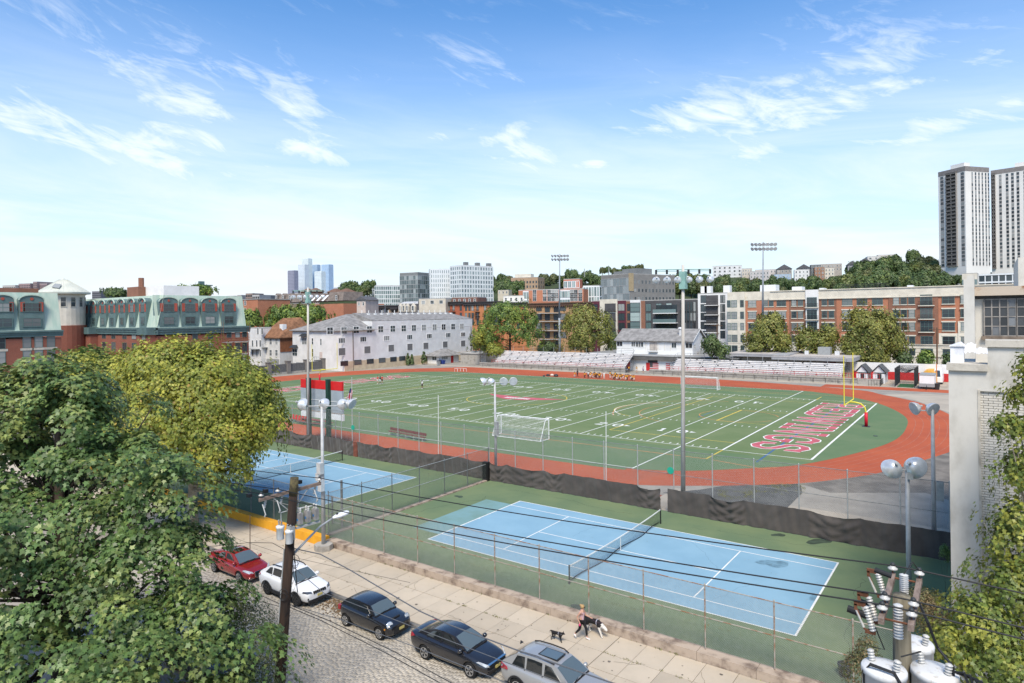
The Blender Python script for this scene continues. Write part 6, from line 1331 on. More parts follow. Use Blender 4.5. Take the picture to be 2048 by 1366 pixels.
for x in(p.x+.15,q.x-.15):mb=MB();mb.cyl((x-.12,Yv+1,.36),(x+.12,Yv+1,.36),.36,n=14);obj('wheel',mb,f_dark,t)
c=gp(1873,779);mb=MB();mb.lathe([(.45,0),(.6,1.0),(.65,1.02),(.65,1.12),(.1,1.2)],(c.x,c.y,0),14);solo('black_barrel',mb,f_dark,'black round bin beside the white trailer','bin',loc=(c.x,c.y,0))
mb=MB();c=gp(1879,772,0);mb.cyl((c.x-.6,c.y+3,0),(c.x-.6,c.y+3,4.2),.09,n=6);solo('orange_post',mb,mat('orange_post',(.60,.25,.10),.7),'orange post standing between bus and white van','post',loc=(c.x-.6,c.y+3,0))
p,q=gp(1778,771),gp(1826,778);Yc=(p.y+q.y)/2;x0,x1=atY(1790,772,Yc).x,atY(1829,778,Yc).x;t=thing('batting_cage','black netted batting cage with a green mat beside the sheds','cage',((x0+x1)/2,Yc,0));mb=MB()
for x in(x0,x1):
 for y in(Yc,Yc+4,Yc+9):mb.cyl((x,y,0),(x,y,3.7),.05,n=6)
 mb.cyl((x,Yc,3.7),(x,Yc+9,3.7),.04,n=5)
for y in(Yc,Yc+4,Yc+9):mb.cyl((x0,y,3.7),(x1,y,3.7),.04,n=5)
obj('frame',mb,f_dark,t);mb=MB();n=44
for i in range(n):
 s=i/(n-1);x=x0+(x1-x0)*s;zz=3.65-.9*math.sin(math.pi*s);mb.tube([(x,Yc+9,.1),(x,Yc+9,3.6),(x,Yc+4,zz),(x,Yc,3.6)],.012,3)
 y=Yc+9*s
 for xx in(x0,x1):mb.tube([(xx,y,.1),(xx,y,3.6)],.012,3)
for j in range(24):mb.tube([(x0,Yc+9*j/23,3.6),(x0+(x1-x0)*.25,Yc+9*j/23,3.0),((x0+x1)/2,Yc+9*j/23,2.75),(x1-(x1-x0)*.25,Yc+9*j/23,3.0),(x1,Yc+9*j/23,3.6)],.012,3)
for j in range(14):
 z=.2+3.4*j/13;mb.tube([(x0,Yc,z),(x0,Yc+9,z),(x1,Yc+9,z),(x1,Yc,z)],.012,3)
tag(obj('netting',mb,f_dark,t),kind='stuff');mb=MB();mb.box(x0+.3,x1-.3,Yc+.1,Yc+7,.0,.03);obj('green_mat',mb,mat('green_mat',(.04,.13,.05),.9,.15,1),t)
t=thing('ramp_railing','dark ramp railing between the right shed and batting cage','railing',(x0-2,Yc+1,0));mb=MB()
for i in range(9):mb.cyl((x0-2.6+i*.0,Yc-.2+i*.7,0),(x0-2.6,Yc-.2+i*.7,1.2),.03,n=4)
for z in(.3,1.2):mb.cyl((x0-2.6,Yc-.2,z),(x0-2.6,Yc+5.4,z),.035,n=5)
for i in range(5):mb.cyl((x0-4.6+i*.5,Yc-.2,0),(x0-4.6+i*.5,Yc-.2,1.2),.03,n=4)
mb.cyl((x0-4.6,Yc-.2,1.2),(x0-2.6,Yc-.2,1.2),.035,n=5);obj('rail',mb,f_dark,t)
t=thing('red_railing','red pipe railing on the concrete end wall next to the goal post','railing',(10.5,117.5,1.2));mb=MB()
for i in range(12):mb.cyl((6.6+i*.62,117.7,1.2),(6.6+i*.62,117.7,2.2),.03,n=4)
for z in(1.3,2.2):mb.cyl((6.6,117.7,z),(13.5,117.7,z),.035,n=5)
obj('rail',mb,m_redp,t);mb=MB();mb.box(9.6,13.6,117.6,118.1,-.02,1.2);solo('end_wall',mb,m_wallc,'short concrete end wall below the red railing','wall',loc=(11.6,117.8,0))
# ---- goal posts
m_gy=mat('goalpost_yellow',(.72,.62,.06),.5,.05,2)
def goalpost(label,x,y,sg,hup):
 t=thing('goal_post',label,'goal post',(x,y,0));mb=MB();mb.tube([(x,y,0),(x,y,1.9),(x-sg*.15,y,2.5),(x-sg*.6,y,2.95),(x-sg*1.3,y,3.1),(x-sg*2.0,y,3.08)],.09,10);obj('gooseneck',mb,m_gy,t,True)
 mb=MB();mb.cyl((x,y,0),(x,y,1.85),.2,n=14);obj('pad',mb,mat('pad_red',(.55,.01,.03),.5,.05,2),t,True);a=3.55
 mb=MB();mb.cyl((x-sg*2.0,y-a,3.05),(x-sg*2.0,y+a,3.05),.08,n=10);obj('crossbar',mb,m_gy,t)
 for s in(-1,1):mb=MB();mb.cyl((x-sg*2.0,y+s*a,3.05),(x-sg*2.0,y+s*a,3.05+hup),.065,.055,10);obj('upright',mb,m_gy,t)
 mb=MB();mb.box(x-.45,x+.45,y-.45,y+.45,-.01,.02);obj('ground_plate',mb,f_dark,t)
goalpost('yellow goal post with red pad at the near right end zone',18.2,63.9,1,6.4);goalpost('yellow goal post with red pad at the far left end zone',-95.2,64,-1,6.1)
# ---- soccer goals with nets
def soccer(label,x0,x1,y,sg,hgt=2.44,dep=1.9,ms=.16):
 t=thing('soccer_goal',label,'goal',((x0+x1)/2,y,0));mb=MB();yb=y+sg*dep;yt=y+sg*.75
 for x in(x0,x1):mb.cyl((x,y,0),(x,y,hgt),.06,n=8);mb.cyl((x,y,hgt),(x,yt,hgt),.04,n=6);mb.cyl((x,yt,hgt),(x,yb,.04),.04,n=6);mb.cyl((x,y,.04),(x,yb,.04),.04,n=6)
 mb.cyl((x0,y,hgt),(x1,y,hgt),.06,n=8);mb.cyl((x0,yb,.04),(x1,yb,.04),.045,n=6);mb.cyl((x0,yt,hgt),(x1,yt,hgt),.03,n=6);obj('frame',mb,mat('goal_white',(.80,.80,.80),.4),t)
 mb=MB();n=int((x1-x0)/ms)
 for i in range(n+1):x=x0+(x1-x0)*i/n;mb.tube([(x,y,hgt),(x,yt,hgt-.05),(x,(yt+yb)/2,hgt*.45),(x,yb,.05)],.011,3)
 for j in range(16):
  s=j/15;yy,zz=yt+(yb-yt)*s,hgt-(hgt-.05)*s-.12*math.sin(math.pi*s);mb.tube([(x0,yy,zz),(x1,yy,zz)],.011,3)
 for x in(x0,x1):
  for j in range(1,14):s=j/14;mb.tube([(x,y,hgt*s),(x,yt+(yb-yt)*(1-s),hgt*s)],.011,3)
  for j in range(1,8):s=j/8;mb.tube([(x,y+(yb-y)*s,.05),(x,y+(yb-y)*s,min(hgt,hgt*(1-(s*dep-.75)/(dep-.75))if s*dep>.75 else hgt))],.011,3)
 tag(obj('net',mb,mat('net_white',(.70,.70,.70),.8),t),kind='stuff')
soccer('white soccer goal with net nearest the fence, seen from behind',-19.6,-12.3,34.4,-1);soccer('white soccer goal with net on the far side of the field',-18.8,-11.5,93.5,1)
# ---- scoreboard seen from behind
YS=17.6;t=thing('scoreboard','back of a scoreboard with red top band on two dark green posts','scoreboard',(-37,YS,0));P_=lambda u,v:atY(u,v,YS)
a,c=P_(601,759),P_(684,780);zA,zB,zC,zD,zE=P_(640,761).z,P_(640,778).z,P_(640,823).z,P_(640,824).z,P_(640,836).z
for nm,z0,z1,m_ in(('red_panel',zB,zA,mat('score_red',(.60,.02,.02),.5,.05,2)),('upper_back_panel',(zB+zC)/2+.02,zB-.03,mat('score_back',(.33,.37,.40),.6,.08,1)),('lower_back_panel',zC,(zB+zC)/2-.02,mat('score_back',(.33,.37,.40))),('white_panel',zE,zD-.05,m_pan)):
 for i in range(3):w=(c.x-a.x)/3;mb=MB();mb.box(a.x+i*w+.012,a.x+(i+1)*w-.012,YS,YS+.25,z0,z1);obj(nm,mb,m_,t)
mb=MB();mb.box(a.x,c.x,YS-.05,YS+.2,(zB+zC)/2-.02,(zB+zC)/2+.02);mb.box(c.x-.03,c.x+.05,YS-.03,YS+.28,zE-.03,zD);obj('trim',mb,f_white,t)
for u in(620.5,659.5):x=P_(u,800).x;mb=MB();mb.box(x-.24,x+.24,YS-.42,YS-.005,0,zA+.25);obj('post',mb,mat('post_green',(.012,.05,.035),.5,.1,1),t)
# ---- flag pole and flag
b_,tp=atY(704.5,870,17.2),atY(703.5,757,17.2);t=thing('flag_pole','slim grey flag pole beside the scoreboard','flag pole',(b_.x,17.2,0));mb=MB();mb.cyl((b_.x,17.2,0),(tp.x,17.2,tp.z),.06,.035,8);mb.lathe([(.02,0),(.07,.06),(.02,.13)],(tp.x,17.2,tp.z),8);obj('pole',mb,m_pole,t)
fl={0:MB(),1:MB(),2:MB()};z1,z0=atY(704,776,17.2).z,atY(704,800,17.2).z;n,mm_=13,16
for i in range(n):
 for j in range(mm_):
  def q(ii,jj):
   s=ii/n;r=jj/mm_;w=.62*(.35+.65*min(1,s*1.4));return(tp.x+.05-.35*r+(.95*s-.62)*(.4+.6*r),17.2-.06+.13*math.sin(s*15+r*2)*(.3+.7*r),z1-(z1-z0)*r*(.85+.15*s)-.25*s*(1-r))
  k=2 if(j<7 and i<6)else(i+0)%2
  fl[k].add([q(i,j),q(i+1,j),q(i+1,j+1),q(i,j+1)],[(0,1,2,3)])
f_=thing('flag','red and white striped flag with blue corner hanging limp on its pole','flag',(tp.x,17.2,z0));obj('red_stripes',fl[0],mat('flag_red',(.55,.03,.05),.8),f_);obj('white_stripes',fl[1],mat('flag_white',(.75,.74,.74),.8),f_);obj('blue_field',fl[2],mat('flag_blue',(.03,.04,.16),.8),f_)
# ---- benches on the near side line
def bench(label,u0,v0,u1,v1,m,back=False,backdy=.3):
 a,c=gp(u0,v0),gp(u1,v1);d=(c-a);n=Vector((-d.y,d.x,0)).normalized();t=thing('bench',label,'bench',tuple((a+c)/2));mb=MB();z=Vector((0,0,.45))
 mb.slab(a+z-n*.2,c+z-n*.2,c+z+n*.2,a+z+n*.2,.06);obj('seat',mb,m,t);mb=MB()
 for i in range(5):p=a.lerp(c,.04+.92*i/4);mb.cyl(p-n*.18,p-n*.18+z,.03,n=5);mb.cyl(p+n*.18,p+n*.18+z,.03,n=5);mb.cyl(p-n*.3+Vector((0,0,.02)),p+n*.3+Vector((0,0,.02)),.03,n=5)
 obj('leg',mb,m_pole,t)
 if back:mb=MB();mb.slab(a+n*.25+Vector((0,0,.6)),c+n*.25+Vector((0,0,.6)),c+n*.25+Vector((0,0,.95)),a+n*.25+Vector((0,0,.95)),.05);obj('backrest',mb,m,t)
 return t
bench('long dark red bench on the near side line, behind the fence',778,869,850,883,mat('bench_maroon',(.16,.05,.05),.7,.1,2),True)
a,c=gp(580,842),gp(612,848);t=thing('seat_row','row of five bright red chairs left of the scoreboard posts','seat row',tuple((a+c)/2));n=Vector((-(c-a).y,(c-a).x,0)).normalized();u_=(c-a).normalized()
for i in range(5):
 p=a.lerp(c,(i+.5)/5);mb=MB();mb.slab(p-u_*.28-n*.25+Vector((0,0,.45)),p+u_*.28-n*.25+Vector((0,0,.45)),p+u_*.28+n*.25+Vector((0,0,.43)),p-u_*.28+n*.25+Vector((0,0,.43)),.06);mb.slab(p-u_*.28+n*.25+Vector((0,0,.45)),p+u_*.28+n*.25+Vector((0,0,.45)),p+u_*.25+n*.35+Vector((0,0,1.0)),p-u_*.25+n*.35+Vector((0,0,1.0)),.05);o=obj('seat',mb,mat('seat_red',(.50,.02,.02),.5,.05,2),t)
 mb=MB();mb.cyl(p-n*.2,p-n*.2+Vector((0,0,.45)),.03,n=5);mb.cyl(p+n*.2,p+n*.2+Vector((0,0,.45)),.03,n=5);obj('leg',mb,f_green,o,off=ORG[t.name])
for k,(u0,v0,u1,v1)in enumerate(((602,846,634,851),(634,851,658,854))):
 a,c=gp(u0,v0),gp(u1,v1);t=thing('picnic_table','dark red topped bench table with green frame, %s'%('nearest the red chairs' if k==0 else 'behind the right scoreboard post'),'table',tuple((a+c)/2));n=Vector((-(c-a).y,(c-a).x,0)).normalized();mb=MB();z=Vector((0,0,.75));mb.slab(a+z-n*.35,c+z-n*.35,c+z+n*.35,a+z+n*.35,.05);obj('table_top',mb,mat('top_maroon',(.25,.07,.06),.7),t)
 for s in(-1,1):mb=MB();y=n*s*.75+Vector((0,0,.45));mb.slab(a+y-n*.14,c+y-n*.14,c+y+n*.14,a+y+n*.14,.05);obj('bench_seat',mb,mat('top_maroon',(.25,.07,.06)),t)
 mb=MB()
 for s in(.12,.88):p=a.lerp(c,s);mb.cyl(p-n*.7,p+Vector((0,0,.75)),.04,n=5);mb.cyl(p+n*.7,p+Vector((0,0,.75)),.04,n=5);mb.cyl(p-n*.8+Vector((0,0,.4)),p+n*.8+Vector((0,0,.4)),.04,n=5)
 obj('frame',mb,f_green,t)
for u,v,lab,m_,s_ in((1096,752,'dark equipment bag on the far side of the turf, left',f_dark,.5),(1104,751.5,'pale cooler box between the dark bags on the far turf',m_cream,.45),(1112,753,'dark equipment bag on the far side of the turf, right',f_dark,.6),(1088,753,'low dark kit roll at the left of the bags',f_dark,.35)):
 c=gp(u,v);mb=MB();mb.lathe([(s_*.8,0),(s_,s_*.3),(s_*.8,s_*.8),(s_*.2,s_)],(c.x,c.y,0),10);solo('kit_bag',mb,m_,lab,'bag',loc=tuple(c))
c=gp(1003,857);mb=MB();mb.box(c.x-9.8,c.x-9.4,c.y,c.y+.3,0,.5)
for i,(u,v)in enumerate(((912,743),(918,742.5),(924,742.5),(930,743))):c=gp(u,v);mb=MB();mb.tube([(c.x-.5,c.y,0),(c.x-.5,c.y,.8),(c.x+.5,c.y,.8),(c.x+.5,c.y,0)],.05,5);solo('hurdle',mb,f_white,'low white hurdle at the far left of the turf, number %d from the left'%(i+1)if False else 'low white training hurdle at the far left of the turf','hurdle','white training hurdles',(c.x,c.y,0))
c=gp(1366,950);mb=MB();mb.lathe([(.25,0),(.25,.03)],(gp(1751,872).x,gp(1751,872).y,-.005),14);solo('drain_cover',mb,f_dark,'round black drain cover in the end turf near the goal post','cover',loc=tuple(gp(1751,872)))
mb=MB();mb.lathe([(.12,0),(.3,.25),(.25,.5),(.05,.52)],(29.5,103,0),10);mb.box(28,31,102.6,103.2,0,.2);solo('field_cart',mb,f_dark,'low dark sled lying on the track by the warehouse','sled',loc=(29.5,103,0))
# ------------------------------------------------------------------ TREES
def mat_leaf(name,c1,c2,scale=.45,lo=.45,hi=.68,trans=.28,rough=.5,isl=.38,c3=None):
 if name in MATS:return MATS[name]
 m=bpy.data.materials.new(name);m.use_nodes=True;t=m.node_tree;b=t.nodes['Principled BSDF'];out=t.nodes['Material Output']
 tc=nd(t,'ShaderNodeTexCoord');n=nd(t,'ShaderNodeTexNoise',i_Scale=scale,i_Detail=5,i_Roughness=.65);t.links.new(tc.outputs['Object'],n.inputs[0]);g=nd(t,'ShaderNodeNewGeometry')
 f=mth(t,'ADD',n.outputs[0],mth(t,'MULTIPLY_ADD',g.outputs['Random Per Island'],.24,-.12));col=mixc(t,ramp(t,f,lo,hi),c1,c2)
 if c3:col=mixc(t,ramp(t,mth(t,'FRACT',mth(t,'MULTIPLY',g.outputs['Random Per Island'],17.3)),.96,.98),col,c3)
 k=mth(t,'MULTIPLY_ADD',mth(t,'FRACT',mth(t,'MULTIPLY',g.outputs['Random Per Island'],5.77)),2*isl,1-isl);vm=nd(t,'ShaderNodeVectorMath',operation='SCALE');t.links.new(col,vm.inputs[0]);t.links.new(k,vm.inputs[3])
 t.links.new(vm.outputs[0],b.inputs['Base Color']);b.inputs['Roughness'].default_value=rough;b.inputs['Specular IOR Level'].default_value=.35
 tr=nd(t,'ShaderNodeBsdfTranslucent');t.links.new(vm.outputs[0],tr.inputs[0]);mx=nd(t,'ShaderNodeMixShader',i_0=trans);t.links.new(b.outputs[0],mx.inputs[1]);t.links.new(tr.outputs[0],mx.inputs[2]);t.links.new(mx.outputs[0],out.inputs[0])
 MATS[name]=m;return m
MAPLE=np.array([(0,0),(-.04,.34),(.20,.26),(.34,.56),(.50,.22),(1.0,0),(.50,-.22),(.34,-.56),(.20,-.26),(-.04,-.34)])
PLANE=np.array([(0,0),(.02,.30),(.30,.20),(.42,.48),(.58,.18),(1.0,0),(.58,-.18),(.42,-.48),(.30,-.20),(.02,-.30)])
OVAL=np.array([(0,0),(.3,.26),(.7,.22),(1,0),(.7,-.22),(.3,-.26)])
QUAD=np.array([(0,0),(.5,.42),(1,0),(.5,-.42)])
def unit(v):return v/np.linalg.norm(v,axis=-1,keepdims=True)
def leaves(P,N,T,size,shape,rg,cup=.12):
 """leaf polygons at P with normals N, tips along T"""
 n=len(P);N=unit(N);T=unit(T-N*(T*N).sum(1,keepdims=True));B=np.cross(N,T);s=(size*(rg.uniform(.7,1.2,n)))[:,None,None]
 x=shape[:,0][None,:,None];y=shape[:,1][None,:,None]
 V=P[:,None]+s*(T[:,None]*(x-.45)+B[:,None]*y-N[:,None]*(cup*(x-.45)**2*1.6+cup*np.abs(y)*.9))
 K=len(shape);return V,np.arange(n*K).reshape(n,K)
def crown_pts(lobes,nclump,rg,inner=.25,rough=.14,up_bias=.0):
 """clump centres spread over the outside of a set of ellipsoids, a part of them deeper in"""
 out=[];vol=np.array([l[3]*l[4]+l[3]*l[5]+l[4]*l[5]for l in lobes]);w=vol/vol.sum()
 for(cx,cy,cz,rx_,ry_,rz_),ww in zip(lobes,w):
  k=int(nclump*ww*1.5);d=unit(rg.normal(size=(k,3)));d[:,2]=np.where(d[:,2]<-.55,-d[:,2],d[:,2]);r=np.where(rg.random(k)<inner,rg.uniform(.45,.85,k),rg.normal(.97,rough*.6,k))
  p=np.array([cx,cy,cz])+d*np.array([rx_,ry_,rz_])*r[:,None];keep=np.ones(k,bool)
  for(ax,ay,az,bx,by,bz)in lobes:
   if(ax,ay,az)==(cx,cy,cz):continue
   q=((p-np.array([ax,ay,az]))/np.array([bx,by,bz]));keep&=(q**2).sum(1)>.62
  p,d=p[keep],d[keep];out.append(np.hstack([p,d]))
 return np.vstack(out)
def crown_mesh(name,lobes,nclump,per,size,csize,shape,rg,flat=.45,droop=.5,inner=.25,rough=.14,cup=.12,up=.6,spread=1.0):
 C=crown_pts(lobes,nclump,rg,inner,rough);n=len(C);c,d=C[:,:3],C[:,3:]
 c=np.repeat(c,per,0);d=np.repeat(d,per,0);cs=np.repeat(rg.uniform(.6,1.25,n),per)
 a=rg.uniform(0,2*np.pi,n*per);r=np.sqrt(rg.random(n*per))*csize*cs
 ax=unit(d*[1,1,.25]+rg.normal(size=d.shape)*.05+[0,0,.9*up]);t1=unit(np.cross(ax,[0.3,.2,1.0]));t2=np.cross(ax,t1)
 rad=t1*np.cos(a)[:,None]+t2*np.sin(a)[:,None]
 P=c+rad*r[:,None]-ax*(r**2/(csize*cs)*droop)[:,None]+rg.normal(size=c.shape)*[csize*.10,csize*.10,csize*flat*.35]
 N=unit(ax*1.0+rad*.55*(r/csize)[:,None]+d*.25+rg.normal(size=c.shape)*.28);T=rad+d*.5-np.array([0,0,.55])+rg.normal(size=c.shape)*.3
 V,F=leaves(P,N,T,size,shape,rg,cup);return np_mesh(name,V,F,len(shape)),C
def trunk_mesh(base,h,r,lobes,C,rg,nb=22,lean=(0,0)):
 mb=MB();bx,by,bz=base;top=Vector((bx+lean[0],by+lean[1],bz+h));b0=Vector(base)
 mb.tube([b0,b0.lerp(top,.12),b0.lerp(top,.5)+Vector((.1*r,.2*r,0)),top],[r*1.25,r,r*.75,r*.3],9)
 for i in rg.choice(len(C),min(nb,len(C)),replace=False):
  e=Vector(C[i,:3]);f=float(np.clip((e.z-bz-h*.15)/(h*1.0)*.75,.25,.95));s=b0.lerp(top,f);m=s.lerp(e,.5)+Vector((0,0,-.12*(e-s).length));mb.tube([s,s.lerp(m,.5),m,e],[r*.38*(1.1-f),r*.28*(1.1-f),r*.16,r*.05],5)
 return mb
m_bark=mat('bark',(.085,.065,.05),.95,.0,3,col2=(.05,.038,.03),bump=.6,bscale=12);m_barkp=mat('plane_bark',(.36,.33,.26),.9,.0,2,col2=(.20,.17,.12),bump=.3)
def tree(name,label,lobes,base,h,r,nclump,per,size,csize,shape,mleaf,seed,group=None,bark=m_bark,nb=24,**k):
 rg=np.random.default_rng(seed);t=thing(name,label,'tree',base,0,group);me,C=crown_mesh('crown',lobes,nclump,per,size,csize,shape,rg,**k)
 v=np.empty(len(me.vertices)*3,dtype=np.float32);me.vertices.foreach_get('co',v);v=v.reshape(-1,3)-np.array(base,dtype=np.float32);me.vertices.foreach_set('co',v.ravel());me.update()
 obj('crown',me,mleaf,t);obj('trunk',trunk_mesh(base,h,r,lobes,C,rg,nb),bark,t,True);return t
ml_maple=mat_leaf('maple_leaf',(.095,.160,.046),(.25,.29,.085),.42,.45,.70,.25,.42,.40)
def A(u,v,D):p=atD(u,v,D);return(p.x,p.y,p.z)
lob=[]
for u,v,D,a,b_,c_ in((70,748,26,1.3,1.4,.8),(160,752,26,.75,.9,.75),(30,800,26.5,2.6,2.6,1.4),(160,830,26,2.2,2.4,1.3),(20,900,26,3.9,3.8,2.0),(190,930,25.5,2.5,2.6,1.5),(60,1000,25.5,4.6,4.4,2.0),(240,1020,25,2.6,2.8,1.3),(330,1085,24.5,2.0,2.2,1.1),(335,985,25,1.5,1.7,1.3),(110,1060,24.5,3.0,3.0,2.0),(290,900,25.5,.8,1.2,.9),(30,1130,24.5,4.6,4.4,2.1),(210,1150,24,3.2,3.0,1.5),(60,1270,23,4.2,4.0,2.0),(290,1225,23.5,2.7,2.7,1.3),(410,1205,23.5,1.2,1.5,.8),(415,1290,23,1.4,1.7,1.0),(230,1350,22,3.6,3.0,1.6),(60,1430,21.5,4,3.5,1.8),(420,1390,22.5,1.9,2.0,1.1),(-150,1000,25.5,4,4,4.5)):
 lob.append((*A(u,v,D),a,b_,c_))
bp=atD(120,1200,25.5);tree('maple_tree','large green maple filling the near left, some sprays turning yellow',lob,(bp.x,bp.y,-.3),11.5,.34,900,96,.185,.80,MAPLE,ml_maple,11,nb=110,flat=.16,droop=.62,inner=.42,rough=.62,up=1.2)
ml_pear=mat_leaf('small_leaf',(.075,.10,.04),(.14,.15,.07),.8,.45,.7,.2,.35,.4)
lob=[(*A(500,1270,25.5),.95,1.1,1.2),(*A(520,1340,25),1.0,1.2,1.3),(*A(480,1400,25),1.6,1.6,1.3),(*A(470,1230,26),.6,.7,.8)]
bp=atD(490,1400,25.2);tree('pear_tree','small leaved grey green tree beside the leaning utility pole',lob,(bp.x,bp.y,-.3),3.2,.1,330,24,.085,.36,OVAL,ml_pear,12,nb=26,flat=.6,droop=.3,up=.35)
ml_plane=mat_leaf('plane_leaf',(.20,.24,.042),(.41,.39,.06),.32,.40,.66,.3,.5,.33,(.33,.22,.06))
lob=[]
for u,v,D,a,b_,c_ in((400,822,50,5.2,5.0,4.3),(340,735,50,2.9,3.0,1.9),(430,752,50,2.3,2.6,1.6),(500,785,49,1.9,2.2,1.6),(520,850,49,1.8,2.0,1.6),(440,890,47,2.9,2.8,2.0),(320,880,48,4,4,3.2),(270,795,51,3,3,2.1),(480,935,46.5,.7,.8,1.0),(425,950,46,.9,.9,.9)):lob.append((*A(u,v,D),a,b_,c_))
bp=atD(385,1000,49.5);tree('plane_tree','yellowing plane tree overhanging the far tennis court',lob,(bp.x,bp.y,-.3),10.5,.36,1500,40,.25,.85,PLANE,ml_plane,21,bark=m_barkp,nb=50,inner=.32,rough=.3,droop=.35,up=.5,flat=.8)
lob=[]
for u,v,D,a,b_,c_ in((215,800,61,5.2,5,3.8),(150,770,62,3.0,3,2.2),(255,752,61,3.0,3.0,1.8),(170,735,61,2.2,2.4,1.3)):lob.append((*A(u,v,D),a,b_,c_))
bp=atD(205,880,61);tree('plane_tree','second yellowing plane tree further left behind the big maple',lob,(bp.x,bp.y,-.3),9.5,.34,900,34,.28,.9,PLANE,ml_plane,22,bark=m_barkp,nb=30,inner=.25,rough=.24,droop=.35,up=.35,flat=.8)
ml_pl2=mat_leaf('plane_leaf_near',(.125,.17,.036),(.31,.31,.052),.6,.42,.68,.3,.45,.33)
lob=[]
for u,v,D,a,b_,c_ in((2040,1080,21,.95,1.0,1.1),(2060,950,21,.9,.9,.9),(2050,860,21,.95,.5,.30),(2010,850,21,.40,.4,.18),(2060,790,21,.75,.5,.40),(2065,740,21,.5,.5,.3),(2030,1190,20.5,1.2,1.2,1.0),(1960,1250,20,1.05,1.2,.75),(2000,1330,19.5,1.6,1.5,.9),(1900,1290,20,.7,.8,.55),(2100,1150,21,1.4,1.4,2.2)):lob.append((*A(u,v,D),a,b_,c_))
bp=atD(2085,1250,21);tree('plane_tree','loose leaved plane tree at the right edge in front of the warehouse',lob,(bp.x,bp.y,-.3),10.5,.2,760,20,.13,.36,MAPLE,ml_pl2,31,bark=m_barkp,nb=60,inner=.4,rough=.45,droop=.3,up=.4,flat=.9)
ml_shr=mat_leaf('shrub_leaf',(.10,.12,.045),(.19,.13,.06),.9,.42,.66,.2,.5,.4)
lob=[(*A(1850,1225,22.5),.85,.9,.75),(*A(1880,1260,22),.6,.7,.6)]
bp=atD(1860,1310,22.5);tree('shrub','small reddish green shrub behind the transformer pole',lob,(bp.x,bp.y,-.3),2.6,.05,300,22,.06,.24,OVAL,ml_shr,32,nb=16,flat=.8,up=.3)
lob=[(*A(1735,1310,18),.38,.4,.5),(*A(1720,1340,18),.5,.5,.4)]
bp=atD(1735,1380,18);tree('shrub','thin reddish shrub left of the transformer pole',lob,(bp.x,bp.y,-.3),3.5,.04,90,22,.06,.2,OVAL,ml_shr,33,nb=14,flat=.8,up=.3)
lob=[(*A(1890,1108,33.6),.25,.3,.5)];bp=atD(1890,1120,33.6);tree('sapling','small green weed tree growing at the warehouse foot by the windscreen',lob,(bp.x,bp.y,0),1.2,.02,30,16,.09,.2,OVAL,mat_leaf('weed_leaf',(.10,.16,.04),(.13,.18,.05)),34,nb=6)
ml_grn=mat_leaf('green_leaf',(.09,.155,.035),(.24,.30,.055),.16,.42,.62,.25,.5,.35);ml_olv=mat_leaf('olive_leaf',(.165,.185,.042),(.29,.275,.065),.14,.42,.66,.25,.5,.35,(.22,.14,.05));ml_dk=mat_leaf('dark_leaf',(.062,.10,.034),(.125,.17,.05),.10,.42,.66,.2,.5,.35)
def mid(name,label,D,lobes_px,ub,vb,r,nclump,ml,seed,sz=.5,per=26,bark=m_bark,group=None):
 k=D/1303;lob=[(*A(u,v,D+dd),w*k,w*k,h_*k)for u,v,w,h_,dd in lobes_px];bp=atD(ub,vb,D);top=max(l[2]+l[5]*.4 for l in lob)
 return tree(name,label,lob,(bp.x,bp.y,-.2),top+.2,r,nclump,per,sz,1.15,QUAD,ml,seed,group,bark,nb=18,inner=.34,rough=.42,droop=.35,up=.3,flat=.9)
mid('street_tree','tall bright green tree behind the left end of the bleachers',205,[(1018,650,50,40,0),(1000,632,28,20,0),(1045,668,40,30,0),(975,675,32,28,0),(1060,640,20,16,0),(985,650,26,22,0),(1010,618,18,12,0)],1020,715,.4,520,ml_grn,41)
mid('street_tree','olive yellow rounded tree left of the field house',200,[(1172,662,46,40,0),(1150,650,28,28,0),(1195,675,34,30,0),(1170,628,26,16,0),(1205,650,22,22,0),(1160,690,34,18,0)],1175,712,.35,460,ml_olv,42)
mid('street_tree','olive green tree in front of the brick building, left of three',160,[(1535,675,36,32,0),(1550,648,22,18,0),(1515,690,26,22,0),(1562,690,24,22,0)],1538,725,.3,330,ml_olv,43)
mid('street_tree','small thin yellowish tree in front of the brick building, middle of three',158,[(1612,685,24,28,0),(1640,690,24,26,0),(1662,672,18,18,0),(1650,705,24,14,0)],1630,725,.22,190,ml_olv,44)
mid('street_tree','largest olive tree in front of the brick building, right of three',152,[(1740,672,50,44,0),(1720,640,26,20,0),(1765,655,32,26,0),(1785,690,28,26,0),(1710,695,32,22,0),(1745,715,40,14,0)],1745,740,.4,520,ml_olv,45)
mid('street_tree','small dark green sapling in front of the cream base, left of the dark pole',150,[(1808,717,15,10,0)],1808,735,.08,30,ml_dk,46);mid('street_tree','small fresh green tree between the two wooden poles',150,[(1853,716,16,9,0),(1848,722,12,6,0)],1853,735,.1,36,ml_grn,47);mid('street_tree','small dark tree at the warehouse edge beyond the poles',150,[(1896,722,9,10,0)],1894,735,.1,22,ml_dk,48)
mid('street_tree','round green trees behind the white clapboard building, left clump',265,[(590,640,42,24,0),(560,632,26,16,0),(625,630,30,16,0),(545,650,22,14,0)],590,670,.4,360,ml_grn,49,.8);mid('street_tree','low green tree between brick block and white houses',240,[(502,640,20,18,0)],502,665,.2,90,ml_grn,50,.7)
mid('street_tree','dark green tree beside the white balcony block behind field house',158,[(1422,690,16,16,0),(1440,705,16,10,0)],1424,715,.15,90,ml_dk,51);mid('street_tree','dark undergrowth trees between the two tall trees behind the bleachers',215,[(1095,700,20,14,0),(960,690,20,22,0),(1225,690,14,22,0)],1095,714,.2,160,ml_dk,52)
